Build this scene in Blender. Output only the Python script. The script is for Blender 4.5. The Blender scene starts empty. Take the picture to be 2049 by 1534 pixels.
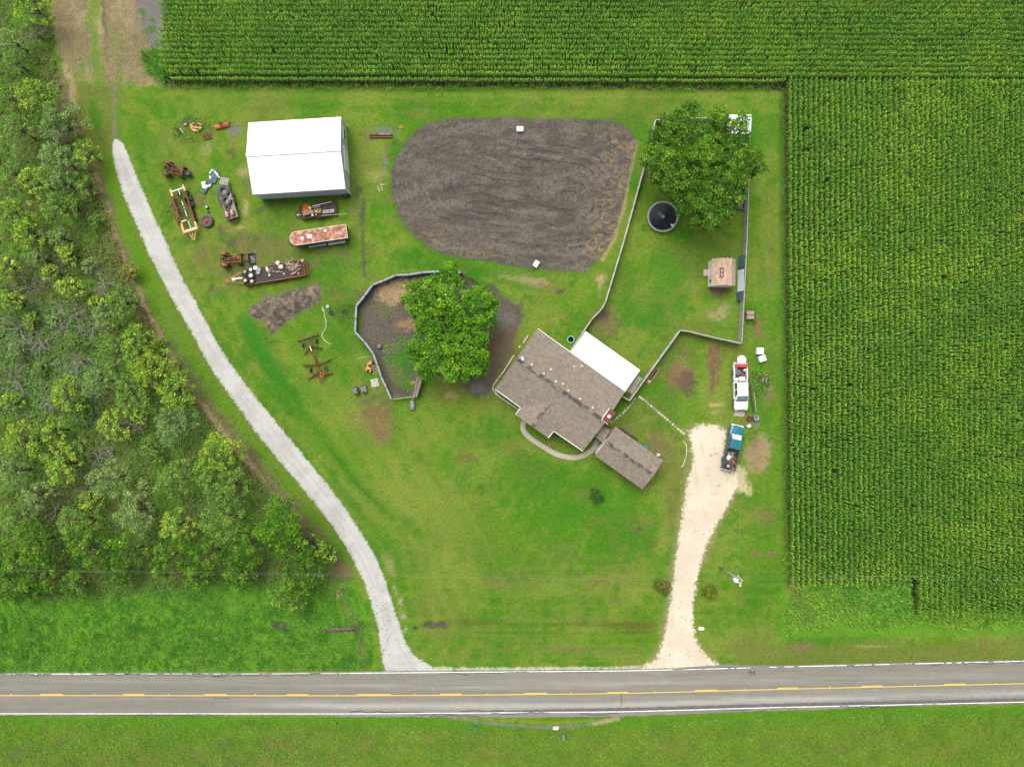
import bpy, math, random
import numpy as np
from mathutils import Matrix, Vector
random.seed(7)
rng = np.random.default_rng(11)
# ------------------------------------------------------------ camera, sky, sun, exposure
H = 100.0                      # height of the camera above the ground in metres
S = 1.5 * H / 2049.0           # metres on the ground per photograph pixel
scn = bpy.context.scene
cam_d = bpy.data.cameras.new("camera"); cam = bpy.data.objects.new("camera", cam_d)
scn.collection.objects.link(cam); scn.camera = cam
cam.location = (0, 0, H); cam.rotation_euler = (0, 0, 0)
cam_d.sensor_width = 36; cam_d.lens = 24; cam_d.clip_start = 1; cam_d.clip_end = 6000
world = bpy.data.worlds.new("World"); scn.world = world; world.use_nodes = True
wn = world.node_tree.nodes; wl = world.node_tree.links; wn.clear()
sky = wn.new('ShaderNodeTexSky'); sky.sky_type = 'NISHITA'; sky.sun_disc = False
SUN_EL, SUN_AZ = math.radians(62), math.radians(-25)
sky.sun_elevation = SUN_EL; sky.sun_rotation = SUN_AZ
sky.air_density = 1.0; sky.dust_density = 6.0; sky.ozone_density = 1.0
hs = wn.new('ShaderNodeHueSaturation'); hs.inputs['Saturation'].default_value = 0.35
bg = wn.new('ShaderNodeBackground'); bg.inputs['Strength'].default_value = 0.135
wo = wn.new('ShaderNodeOutputWorld')
wl.new(sky.outputs[0], hs.inputs['Color']); wl.new(hs.outputs[0], bg.inputs['Color']); wl.new(bg.outputs[0], wo.inputs['Surface'])
sd = bpy.data.lights.new("sun", 'SUN'); sd.energy = 1.7; sd.angle = math.radians(48); sd.color = (1.0, .965, .9)
so = bpy.data.objects.new("sun", sd); scn.collection.objects.link(so)
sdir = Vector((math.sin(SUN_AZ) * math.cos(SUN_EL), math.cos(SUN_AZ) * math.cos(SUN_EL), math.sin(SUN_EL)))
so.rotation_euler = sdir.to_track_quat('Z', 'Y').to_euler(); so.location = sdir * 300
scn.view_settings.view_transform = 'Standard'; scn.view_settings.look = 'None'
scn.view_settings.gamma = 1; scn.view_settings.exposure = 0.45; scn.view_settings.use_curve_mapping = False
scn.render.engine = 'CYCLES'
scn.cycles.max_bounces = 6; scn.cycles.diffuse_bounces = 1; scn.cycles.use_denoising = True
# ------------------------------------------------------------ helpers
def W(px, py, z=0.0):
    """point of the place seen at photograph pixel (px,py) that lies z metres above the ground"""
    k = S * (1 - z / H)
    return Vector(((px - 1024.5) * k, (767 - py) * k, z))
def crop(ox, oy, k):
    return lambda x, y: (ox + x / k, oy + y / k)
def ang(x0, y0, x1, y1): return math.atan2(-(y1 - y0), x1 - x0)
def _h(xi, yi, seed):
    h = (xi.astype(np.int64) * 374761393 + yi.astype(np.int64) * 668265263 + seed * 974634777) & 0x7fffffff
    h = ((h ^ (h >> 13)) * 1274126177) & 0x7fffffff
    return ((h ^ (h >> 16)) & 0xffff) / 65535.0
def vn(x, y, seed=0):
    x = np.asarray(x, float); y = np.asarray(y, float)
    xi = np.floor(x); yi = np.floor(y); fx = x - xi; fy = y - yi
    fx = fx * fx * (3 - 2 * fx); fy = fy * fy * (3 - 2 * fy)
    a = _h(xi, yi, seed); b = _h(xi + 1, yi, seed); c = _h(xi, yi + 1, seed); d = _h(xi + 1, yi + 1, seed)
    return (a * (1 - fx) + b * fx) * (1 - fy) + (c * (1 - fx) + d * fx) * fy
def fbm(x, y, seed=0, o=4, r=.5):
    t = 0; a = 1; n = 0
    for i in range(o):
        t = t + a * vn(x, y, seed + i * 17); n += a; a *= r; x = x * 2.03 + 5.1; y = y * 2.03 + 1.7
    return t / n - .5
def ss(e0, e1, x):
    t = np.clip((x - e0) / (e1 - e0), 0, 1); return t * t * (3 - 2 * t)
def sdf(X, Y, poly):
    """signed distance, positive inside"""
    d2 = np.full(X.shape, 1e18); ins = np.zeros(X.shape, bool); n = len(poly)
    for i in range(n):
        x0, y0 = poly[i]; x1, y1 = poly[(i + 1) % n]
        ex, ey = x1 - x0, y1 - y0; L = ex * ex + ey * ey + 1e-9
        t = np.clip(((X - x0) * ex + (Y - y0) * ey) / L, 0, 1)
        d2 = np.minimum(d2, (X - x0 - t * ex) ** 2 + (Y - y0 - t * ey) ** 2)
        if y0 != y1:
            c = ((y0 > Y) != (y1 > Y)) & (X < ex * (Y - y0) / ey + x0); ins ^= c
    d = np.sqrt(d2); return np.where(ins, d, -d)
def dline(X, Y, pts):
    d2 = np.full(X.shape, 1e18)
    for (x0, y0), (x1, y1) in zip(pts[:-1], pts[1:]):
        ex, ey = x1 - x0, y1 - y0; L = ex * ex + ey * ey + 1e-9
        t = np.clip(((X - x0) * ex + (Y - y0) * ey) / L, 0, 1)
        d2 = np.minimum(d2, (X - x0 - t * ex) ** 2 + (Y - y0 - t * ey) ** 2)
    return np.sqrt(d2)
def link(o, parent=None):
    scn.collection.objects.link(o)
    if parent is not None: o.parent = parent
    return o
def tag(o, label=None, cat=None, group=None, kind=None):
    if label: o['label'] = label
    if cat: o['category'] = cat
    if group: o['group'] = group
    if kind: o['kind'] = kind
    return o
def thing(name, label, cat, px, py, z=0.0, rot=0.0, group=None, base=0.0):
    """an Empty at the thing's base; (px,py) is where its middle, z metres up, shows in the photo"""
    o = bpy.data.objects.new(name, None); link(o)
    p = W(px, py, z); o.location = (p.x, p.y, base); o.rotation_euler = (0, 0, rot); o.empty_display_size = .3
    return tag(o, label, cat, group)
class MB:
    def __init__(s): s.v = []; s.f = []
    def add(s, vs, fs):
        b = len(s.v); s.v += [tuple(v) for v in vs]; s.f += [tuple(i + b for i in f) for f in fs]; return s
    def box(s, c, size, rz=0, rx=0, ry=0, taper=1.0):
        M = Matrix.Translation(c) @ Matrix.Rotation(rz, 4, 'Z') @ Matrix.Rotation(ry, 4, 'Y') @ Matrix.Rotation(rx, 4, 'X')
        a, b, d = size[0] / 2, size[1] / 2, size[2] / 2
        vs = [M @ Vector(p) for p in ((-a, -b, -d), (a, -b, -d), (a, b, -d), (-a, b, -d), (-a * taper, -b * taper, d), (a * taper, -b * taper, d), (a * taper, b * taper, d), (-a * taper, b * taper, d))]
        return s.add(vs, [(0, 3, 2, 1), (4, 5, 6, 7), (0, 1, 5, 4), (1, 2, 6, 5), (2, 3, 7, 6), (3, 0, 4, 7)])
    def cyl(s, p0, p1, r0, r1=None, n=10):
        r1 = r0 if r1 is None else r1
        p0 = Vector(p0); p1 = Vector(p1); d = (p1 - p0)
        if d.length < 1e-6: return s
        q = d.to_track_quat('Z', 'Y')
        vs = []
        for p, r in ((p0, r0), (p1, r1)):
            for i in range(n):
                a = 2 * math.pi * i / n; vs.append(p + q @ Vector((r * math.cos(a), r * math.sin(a), 0)))
        return s.add(vs, [(i, (i + 1) % n, n + (i + 1) % n, n + i) for i in range(n)] + [tuple(range(n - 1, -1, -1)), tuple(range(n, 2 * n))])
    def tube(s, pts, r, n=6):
        pts = [Vector(p) for p in pts]; m = len(pts)
        rs = [r] * m if isinstance(r, (int, float)) else r
        vs = []
        for k in range(m):
            d = (pts[min(k + 1, m - 1)] - pts[max(k - 1, 0)])
            q = d.to_track_quat('Z', 'Y')
            for i in range(n):
                a = 2 * math.pi * i / n; vs.append(pts[k] + q @ Vector((rs[k] * math.cos(a), rs[k] * math.sin(a), 0)))
        fs = [(k * n + i, k * n + (i + 1) % n, (k + 1) * n + (i + 1) % n, (k + 1) * n + i) for k in range(m - 1) for i in range(n)]
        return s.add(vs, fs + [tuple(range(n - 1, -1, -1)), tuple(range((m - 1) * n, m * n))])
    def lathe(s, prof, c=(0, 0, 0), axis='Z', n=16, sx=1, sy=1, rz=0):
        vs = []
        R = Matrix.Rotation(rz, 4, 'Z')
        for r, h in prof:
            for i in range(n):
                a = 2 * math.pi * i / n; p = Vector((r * math.cos(a) * sx, r * math.sin(a) * sy, h))
                if axis == 'Y': p = Vector((p.x, p.z, p.y))
                elif axis == 'X': p = Vector((p.z, p.x, p.y))
                vs.append(R @ p + Vector(c))
        m = len(prof)
        fs = [(k * n + i, k * n + (i + 1) % n, (k + 1) * n + (i + 1) % n, (k + 1) * n + i) for k in range(m - 1) for i in range(n)]
        if prof[0][0] > 1e-6 and prof[0] != prof[-1]: fs.append(tuple(range(n - 1, -1, -1)))
        if prof[-1][0] > 1e-6 and prof[0] != prof[-1]: fs.append(tuple(range((m - 1) * n, m * n)))
        return s.add(vs, fs)
    def prism(s, poly, z0, z1):
        n = len(poly)
        return s.add([(x, y, z0) for x, y in poly] + [(x, y, z1) for x, y in poly],
                     [tuple(range(n - 1, -1, -1)), tuple(range(n, 2 * n))] + [(i, (i + 1) % n, n + (i + 1) % n, n + i) for i in range(n)])
    def blob(s, c, r, n=8, m=5, sq=1.0, jit=.15):
        vs = []; rx, ry, rz = r if not isinstance(r, (int, float)) else (r, r, r)
        for k in range(m + 1):
            t = math.pi * k / m
            for i in range(n):
                a = 2 * math.pi * i / n; q = 1 + random.uniform(-jit, jit)
                sg = lambda u: math.copysign(abs(u) ** sq, u)
                vs.append((c[0] + rx * q * sg(math.sin(t)) * sg(math.cos(a)), c[1] + ry * q * sg(math.sin(t)) * sg(math.sin(a)), c[2] + rz * sg(math.cos(t))))
        return s.add(vs, [(k * n + i, (k + 1) * n + i, (k + 1) * n + (i + 1) % n, k * n + (i + 1) % n) for k in range(m) for i in range(n)])
    def build(s, name, mat, parent=None, smooth=False, loc=None, bevel=0):
        me = bpy.data.meshes.new(name); me.from_pydata(s.v, [], s.f)
        import bmesh
        bm = bmesh.new(); bm.from_mesh(me); bmesh.ops.recalc_face_normals(bm, faces=bm.faces); bm.to_mesh(me); bm.free()
        me.materials.append(mat)
        if smooth:
            for p in me.polygons: p.use_smooth = True
        o = bpy.data.objects.new(name, me); link(o, parent)
        if loc is not None: o.location = loc
        if bevel:
            b = o.modifiers.new('b', 'BEVEL'); b.width = bevel; b.segments = 2; b.limit_method = 'ANGLE'
        return o
def npmesh(name, V, F, mat, col=None, parent=None):
    """fast mesh from arrays: V (n,3), F (m,4) or (m,3); col (n,3) point colours"""
    me = bpy.data.meshes.new(name); V = np.ascontiguousarray(V, np.float32); F = np.ascontiguousarray(F, np.int32)
    k = F.shape[1]
    me.vertices.add(len(V)); me.vertices.foreach_set('co', V.ravel())
    me.loops.add(F.size); me.loops.foreach_set('vertex_index', F.ravel())
    me.polygons.add(len(F)); me.polygons.foreach_set('loop_start', np.arange(0, F.size, k, dtype=np.int32))
    me.update(calc_edges=True)
    if col is not None:
        a = me.attributes.new('Col', 'FLOAT_COLOR', 'POINT')
        c4 = np.ones((len(V), 4), np.float32); c4[:, :3] = col; a.data.foreach_set('color', c4.ravel())
    me.materials.append(mat)
    o = bpy.data.objects.new(name, me); link(o, parent); return o
# ------------------------------------------------------------ materials
def nt(name):
    m = bpy.data.materials.new(name); m.use_nodes = True; t = m.node_tree; t.nodes.clear()
    out = t.nodes.new('ShaderNodeOutputMaterial'); b = t.nodes.new('ShaderNodeBsdfPrincipled')
    t.links.new(b.outputs[0], out.inputs[0]); return m, t, b
def noise(t, scale, detail=4, rough=.55, vec=None):
    n = t.nodes.new('ShaderNodeTexNoise'); n.inputs['Scale'].default_value = scale; n.inputs['Detail'].default_value = detail
    n.inputs['Roughness'].default_value = rough
    if vec is not None: t.links.new(vec, n.inputs['Vector'])
    return n
def ramp(t, fac, stops):
    r = t.nodes.new('ShaderNodeValToRGB'); e = r.color_ramp.elements
    while len(e) < len(stops): e.new(.5)
    for i, (p, c) in enumerate(stops):
        e[i].position = p; e[i].color = (c[0], c[1], c[2], 1) if not isinstance(c, (int, float)) else (c, c, c, 1)
    t.links.new(fac, r.inputs[0]); return r
def mix(t, fac, a, b, mode='MIX'):
    m = t.nodes.new('ShaderNodeMix'); m.data_type = 'RGBA'; m.blend_type = mode
    for i, v in ((0, fac), (6, a), (7, b)):
        if isinstance(v, bpy.types.NodeSocket): t.links.new(v, m.inputs[i])
        elif isinstance(v, (int, float)): m.inputs[i].default_value = v
        else: m.inputs[i].default_value = (v[0], v[1], v[2], 1)
    return m.outputs[2]
def bump(t, b, h, strength=.5, dist=.05):
    n = t.nodes.new('ShaderNodeBump'); n.inputs['Strength'].default_value = strength; n.inputs['Distance'].default_value = dist
    t.links.new(h, n.inputs['Height']); t.links.new(n.outputs[0], b.inputs['Normal'])
_mats = {}
def mat(name, c1, c2=None, scale=3.0, rough=.7, metal=0.0, bmp=0.0, lo=.4, hi=.6, detail=5):
    if name in _mats: return _mats[name]
    m, t, b = nt(name); _mats[name] = m
    if c2 is None: c2 = tuple(x * .8 for x in c1)
    tc = t.nodes.new('ShaderNodeTexCoord'); n = noise(t, scale, detail, .65, tc.outputs['Object'])
    r = ramp(t, n.outputs[0], [(lo, c1), (hi, c2)])
    t.links.new(r.outputs[0], b.inputs['Base Color']); b.inputs['Roughness'].default_value = rough; b.inputs['Metallic'].default_value = metal
    if bmp: bump(t, b, n.outputs[0], bmp, .03)
    return m
def attr_mat(name, scale=4.0, amt=.35, big=.5, bmp=.5, dist=.06, rough=.9, leaf=False, fine=14.0):
    m, t, b = nt(name)
    a = t.nodes.new('ShaderNodeAttribute'); a.attribute_name = 'Col'
    tc = t.nodes.new('ShaderNodeTexCoord')
    b.inputs['Roughness'].default_value = rough; b.inputs['Specular IOR Level'].default_value = .05
    if leaf:
        out = [n for n in t.nodes if n.type == 'OUTPUT_MATERIAL'][0]
        b.inputs['Specular IOR Level'].default_value = .15
        tr = t.nodes.new('ShaderNodeBsdfTranslucent'); mx = t.nodes.new('ShaderNodeMixShader'); mx.inputs[0].default_value = .14
        t.links.new(a.outputs['Color'], b.inputs['Base Color']); t.links.new(a.outputs['Color'], tr.inputs['Color'])
        t.links.new(b.outputs[0], mx.inputs[1]); t.links.new(tr.outputs[0], mx.inputs[2]); t.links.new(mx.outputs[0], out.inputs[0])
        return m
    n1 = noise(t, scale, 8, .75, tc.outputs['Object']); n2 = noise(t, fine, 3, .7, tc.outputs['Object'])
    n3 = noise(t, .5, 4, .6, tc.outputs['Object'])
    r1 = ramp(t, n1.outputs[0], [(.3, 1 - amt), (.7, 1 + amt)])
    r2 = ramp(t, n2.outputs[0], [(.3, 1 - amt), (.7, 1 + amt)])
    r3 = ramp(t, n3.outputs[0], [(.35, (1 - .25 * big, 1 - .1 * big, 1)), (.65, (1 + .25 * big, 1 + .12 * big, 1))])
    c = mix(t, 1.0, a.outputs['Color'], r1.outputs[0], 'MULTIPLY'); c = mix(t, 1.0, c, r2.outputs[0], 'MULTIPLY')
    c = mix(t, 1.0, c, r3.outputs[0], 'MULTIPLY')
    t.links.new(c, b.inputs['Base Color'])
    ad = t.nodes.new('ShaderNodeMath'); ad.operation = 'ADD'; t.links.new(n1.outputs[0], ad.inputs[0]); t.links.new(n2.outputs[0], ad.inputs[1])
    bump(t, b, ad.outputs[0], bmp, dist)
    return m
LEAF = attr_mat('leaf', leaf=True, rough=.6)
RUST = mat('rust', (.20, .065, .03), (.07, .028, .018), 5, .85, 0, .3)
RUSTD = mat('dark_rust', (.09, .035, .022), (.035, .02, .016), 5, .85, 0, .3)
ORANGE = mat('orange_paint', (.55, .13, .035), (.32, .07, .03), 4, .6)
REDOR = mat('faded_red_paint', (.28, .06, .035), (.14, .04, .025), 5, .7)
YELLOW = mat('yellow_paint', (.62, .36, .03), (.45, .24, .03), 4, .5)
CREAM = mat('cream_paint', (.62, .42, .2), (.5, .24, .09), 3, .6)
BLACK = mat('black_rubber', (.022, .023, .025), (.04, .04, .042), 6, .8)
DARK = mat('dark_steel', (.04, .042, .045), (.07, .065, .06), 6, .6)
WHITE = mat('white_paint', (.8, .8, .8), (.7, .7, .69), 2, .45)
OFFW = mat('off_white', (.6, .58, .52), (.45, .42, .37), 5, .7)
GREY = mat('grey_steel', (.22, .24, .26), (.14, .15, .16), 4, .5)
LGREY = mat('pale_galvanised', (.42, .44, .45), (.3, .31, .32), 4, .45, .2)
WOOD = mat('weathered_wood', (.33, .3, .26), (.2, .18, .15), 6, .85)
TAN = mat('tan_wood', (.5, .36, .2), (.34, .22, .12), 6, .8)
DKWOOD = mat('dark_wood', (.055, .045, .042), (.03, .027, .026), 5, .85)
BARK = mat('bark', (.13, .1, .075), (.07, .055, .04), 5, .9, 0, .5)
DEADW = mat('dead_wood', (.33, .3, .27), (.2, .18, .16), 6, .9)
STONE = mat('limestone', (.62, .56, .46), (.45, .4, .33), 5, .9, 0, .3)
CONC = mat('concrete', (.38, .34, .28), (.3, .27, .22), 3, .9)
GLASS = mat('dark_glass', (.02, .03, .035), (.03, .045, .05), 1, .08)
BLUE = mat('blue_plastic', (.03, .12, .25), (.02, .08, .18), 3, .4)
GREEN = mat('green_plastic', (.05, .3, .14), (.03, .2, .1), 3, .4)
TEAL = mat('teal_car_paint', (.012, .15, .2), (.014, .12, .17), 1.5, .25)
TEALD = mat('dark_lower_paint', (.02, .05, .07), (.025, .04, .05), 2, .35)
CARW = mat('white_car_paint', (.72, .73, .73), (.62, .63, .62), 1.5, .25)
RED = mat('red_paint', (.5, .035, .045), (.38, .03, .035), 3, .4)
SKIN = mat('skin', (.5, .3, .21), (.45, .26, .18), 3, .55)
NAVY = mat('navy_cloth', (.02, .025, .06), (.03, .035, .08), 8, .8)
# ------------------------------------------------------------ the ground: one sheet, its cover painted as albedo
def axis(a, b, step, far):
    core = np.arange(a, b + step, step); ext = []
    d = step; x = b
    out = []
    while x < far: d *= 1.5; x += d; out.append(x)
    lo = [a - (q - b) for q in out]
    return np.array(sorted(lo) + list(core) + out)
gx = axis(-84, 84, .2, 3000); gy = axis(-64, 64, .2, 3000)
GX, GY = np.meshgrid(gx, gy); PX = GX / S + 1024.5; PY = 767 - GY / S
G_MID = (.084, .178, .013); G_LUSH = (.04, .142, .01); G_DRY = (.16, .205, .034); G_OLIVE = (.125, .135, .032)
G_BRIGHT = (.085, .225, .016); BROWN = (.17, .11, .06); DKBR = (.075, .06, .048); TANC = (.36, .27, .15); SOILC = (.1, .09, .075); GREYD = (.16, .15, .14)
PC = np.empty(GX.shape + (3,)); PC[:] = G_MID
N1 = fbm(PX / 90, PY / 90, 1); N2 = fbm(PX / 28, PY / 28, 5); N3 = fbm(PX / 9, PY / 9, 9); N4 = fbm(PX / 3.2, PY / 3.2, 13, 3)
def lay(c, m):
    PC[:] = PC * (1 - m[..., None]) + np.array(c) * m[..., None]
def E(px, py, rx, ry, a, c, k=1, f=.6, na=1.0):
    """soft-edged elliptical patch"""
    sel = (abs(PX - px) < 2.2 * max(rx, ry)) & (abs(PY - py) < 2.2 * max(rx, ry))
    iy, ix = np.where(sel.any(1))[0], np.where(sel.any(0))[0]
    if not len(iy) or not len(ix): return
    sl = (slice(iy[0], iy[-1] + 1), slice(ix[0], ix[-1] + 1))
    x = PX[sl] - px; y = PY[sl] - py; ca, sa = math.cos(math.radians(a)), math.sin(math.radians(a))
    u = (x * ca + y * sa) / rx; v = (-x * sa + y * ca) / ry
    d = np.sqrt(u * u + v * v) + na * (N2[sl] * .9 + N3[sl] * .9 + N4[sl] * .5)
    m = (1 - ss(1 - f, 1 + f * .4, d)) * k
    PC[sl] = PC[sl] * (1 - m[..., None]) + np.array(c) * m[..., None]
def Pg(poly, c, k=1, f=6, na=12, nb=6):
    P = np.array(poly, float); pad = f + na + nb + 4
    ix = np.where((gx / S + 1024.5 > P[:, 0].min() - pad) & (gx / S + 1024.5 < P[:, 0].max() + pad))[0]
    iy = np.where((767 - gy / S > P[:, 1].min() - pad) & (767 - gy / S < P[:, 1].max() + pad))[0]
    sl = (slice(iy[0], iy[-1] + 1), slice(ix[0], ix[-1] + 1))
    d = sdf(PX[sl], PY[sl], poly) + na * N2[sl] + nb * (N3[sl] + N4[sl])
    m = ss(-f, f, d) * k
    PC[sl] = PC[sl] * (1 - m[..., None]) + np.array(c) * m[..., None]
def Ln(pts, w, c, k=1, f=3, na=4):
    P = np.array(pts, float); pad = w + f + na + 4
    ix = np.where((gx / S + 1024.5 > P[:, 0].min() - pad) & (gx / S + 1024.5 < P[:, 0].max() + pad))[0]
    iy = np.where((767 - gy / S > P[:, 1].min() - pad) & (767 - gy / S < P[:, 1].max() + pad))[0]
    sl = (slice(iy[0], iy[-1] + 1), slice(ix[0], ix[-1] + 1))
    d = w - dline(PX[sl], PY[sl], pts) + na * (N3[sl] + N4[sl] + N2[sl])
    m = ss(-f, f, d) * k
    PC[sl] = PC[sl] * (1 - m[..., None]) + np.array(c) * m[..., None]
# the lawn at large
lay(G_DRY, ss(-.12, .2, N1 + .5 * N3) * .65); lay((.13, .15, .03), ss(.05, .3, fbm(PX / 45, PY / 45, 15) + .5 * N3) * .45); lay(G_LUSH, ss(.02, .25, -N1 + .3 * N2) * .6)
lay(G_DRY, ss(.05, .3, fbm(PX / 300, PY / 7, 21) + .3 * N2) * .35 * (ss(120, 175, PY) - ss(215, 260, PY)) * ss(230, 300, PX))
for e in [(1060, 985, 150, 60, 20, G_LUSH, .55), (940, 900, 90, 50, 30, G_DRY, .35), (800, 1000, 120, 70, 50, G_DRY, .6), (880, 1110, 120, 50, 30, G_DRY, .55),
          (1000, 1080, 120, 50, 0, G_MID, .6), (1250, 1090, 90, 60, 0, G_LUSH, .55), (1100, 1200, 200, 35, 0, G_LUSH, .3), (1090, 1180, 140, 25, 0, G_DRY, .45),
          (560, 770, 40, 130, -35, G_LUSH, .75), (500, 690, 30, 60, -35, G_LUSH, .6), (660, 850, 60, 60, 0, G_DRY, .45), (700, 900, 50, 90, -40, G_MID, .6),
          (600, 900, 16, 110, -35, G_LUSH, .5), (700, 1000, 14, 90, -40, G_LUSH, .5), (850, 1040, 8, 60, -20, G_LUSH, .5),
          (520, 500, 90, 40, 10, (.135, .125, .045), .85), (470, 540, 60, 24, 10, (.13, .12, .045), .7), (600, 560, 60, 25, 0, G_LUSH, .5), (420, 520, 60, 60, 0, G_OLIVE, .65), (640, 410, 60, 16, 0, G_LUSH, .7), (560, 410, 40, 14, 0, G_LUSH, .7),
          (700, 300, 14, 60, 0, G_LUSH, .6), (430, 380, 40, 40, 0, G_BRIGHT, .6), (740, 340, 30, 60, 0, G_DRY, .5), (730, 560, 50, 40, 0, G_DRY, .4), (840, 560, 60, 15, 0, G_LUSH, .5),
          (830, 520, 40, 25, 30, G_LUSH, .7), (1010, 555, 140, 18, 8, G_LUSH, .75), (760, 300, 20, 30, 0, G_DRY, .5), (1330, 560, 60, 60, 0, G_MID, .7), (1250, 600, 30, 60, 0, G_LUSH, .5),
          (1300, 640, 60, 35, 0, G_LUSH, .65), (1400, 520, 50, 30, 0, G_DRY, .4), (1440, 640, 30, 30, 0, G_LUSH, .6), (1310, 500, 40, 25, 0, G_DRY, .35), (1385, 570, 25, 30, 0, G_DRY, .6),
          (1120, 600, 60, 25, 0, G_MID, .6), (1100, 640, 60, 20, 0, G_DRY, .35), (1535, 500, 10, 300, 0, G_DRY, .35), (1520, 600, 12, 200, 0, G_MID, .6), (1545, 420, 8, 180, 0, G_OLIVE, .55),
          (1290, 830, 60, 45, 0, G_OLIVE, .5), (1340, 940, 40, 60, 0, G_OLIVE, .6), (1530, 1080, 40, 90, 0, G_MID, .5), (1480, 1030, 30, 40, 0, G_DRY, .4), (1460, 1230, 60, 40, 0, G_LUSH, .4),
          (1480, 1290, 50, 20, 0, G_OLIVE, .6), (340, 220, 90, 30, 0, G_MID, .6), (420, 205, 60, 22, 0, G_DRY, .4), (300, 300, 30, 60, -10, G_LUSH, .5), (900, 215, 500, 8, 0, G_LUSH, .45),
          (900, 190, 700, 7, 0, G_DRY, .4), (1180, 1240, 90, 12, 0, G_OLIVE, .5), (690, 620, 30, 25, 0, G_LUSH, .7), (680, 680, 25, 40, 0, G_LUSH, .5), (650, 770, 30, 25, 0, G_DRY, .5),
          (720, 720, 25, 20, 0, G_DRY, .6)]:
    E(*e[:6], k=min(1, e[6] * 1.15), f=.9)
lay(G_LUSH, ss(.08, .3, -N2 - .5 * N3) * .55); lay(G_DRY, ss(.1, .3, N2 + .6 * N3) * .4); lay((.045, .11, .015), ss(.2, .36, N3 + .5 * N4) * .45)
lay((.11, .125, .03), ss(0, .3, fbm(PX / 70, PY / 55, 19) + .35 * N3) * .42 * (PY > 175) * (PY < 1340)); yard = ss(-4, 4, sdf(PX, PY, [(235, 178), (1562, 178), (1572, 1330), (820, 1335), (760, 1120), (600, 890), (400, 610), (262, 300)]))
dT = dline(PX, PY, [(240, 279), (310, 440), (395, 610), (500, 780), (635, 945), (745, 1100), (800, 1250)])
lay(G_DRY, yard * ss(.2, .9, np.sin(dT * .19 + 9 * N1)) * .2 * (1 - ss(150, 330, dT))); lay(G_LUSH, yard * ss(.3, 1, -np.sin(dT * .19 + 9 * N1)) * .18 * (1 - ss(150, 330, dT)))
lay(G_DRY, yard * ss(.2, .9, np.sin(PY * .24 + 9 * N1)) * .2 * (ss(1090, 1150, PY) + 1 - ss(200, 240, PY))); lay(G_LUSH, yard * ss(.3, 1, np.sin((PX - 1500) * .22 + 5 * N1)) * .2 * ss(1490, 1510, PX))
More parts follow.
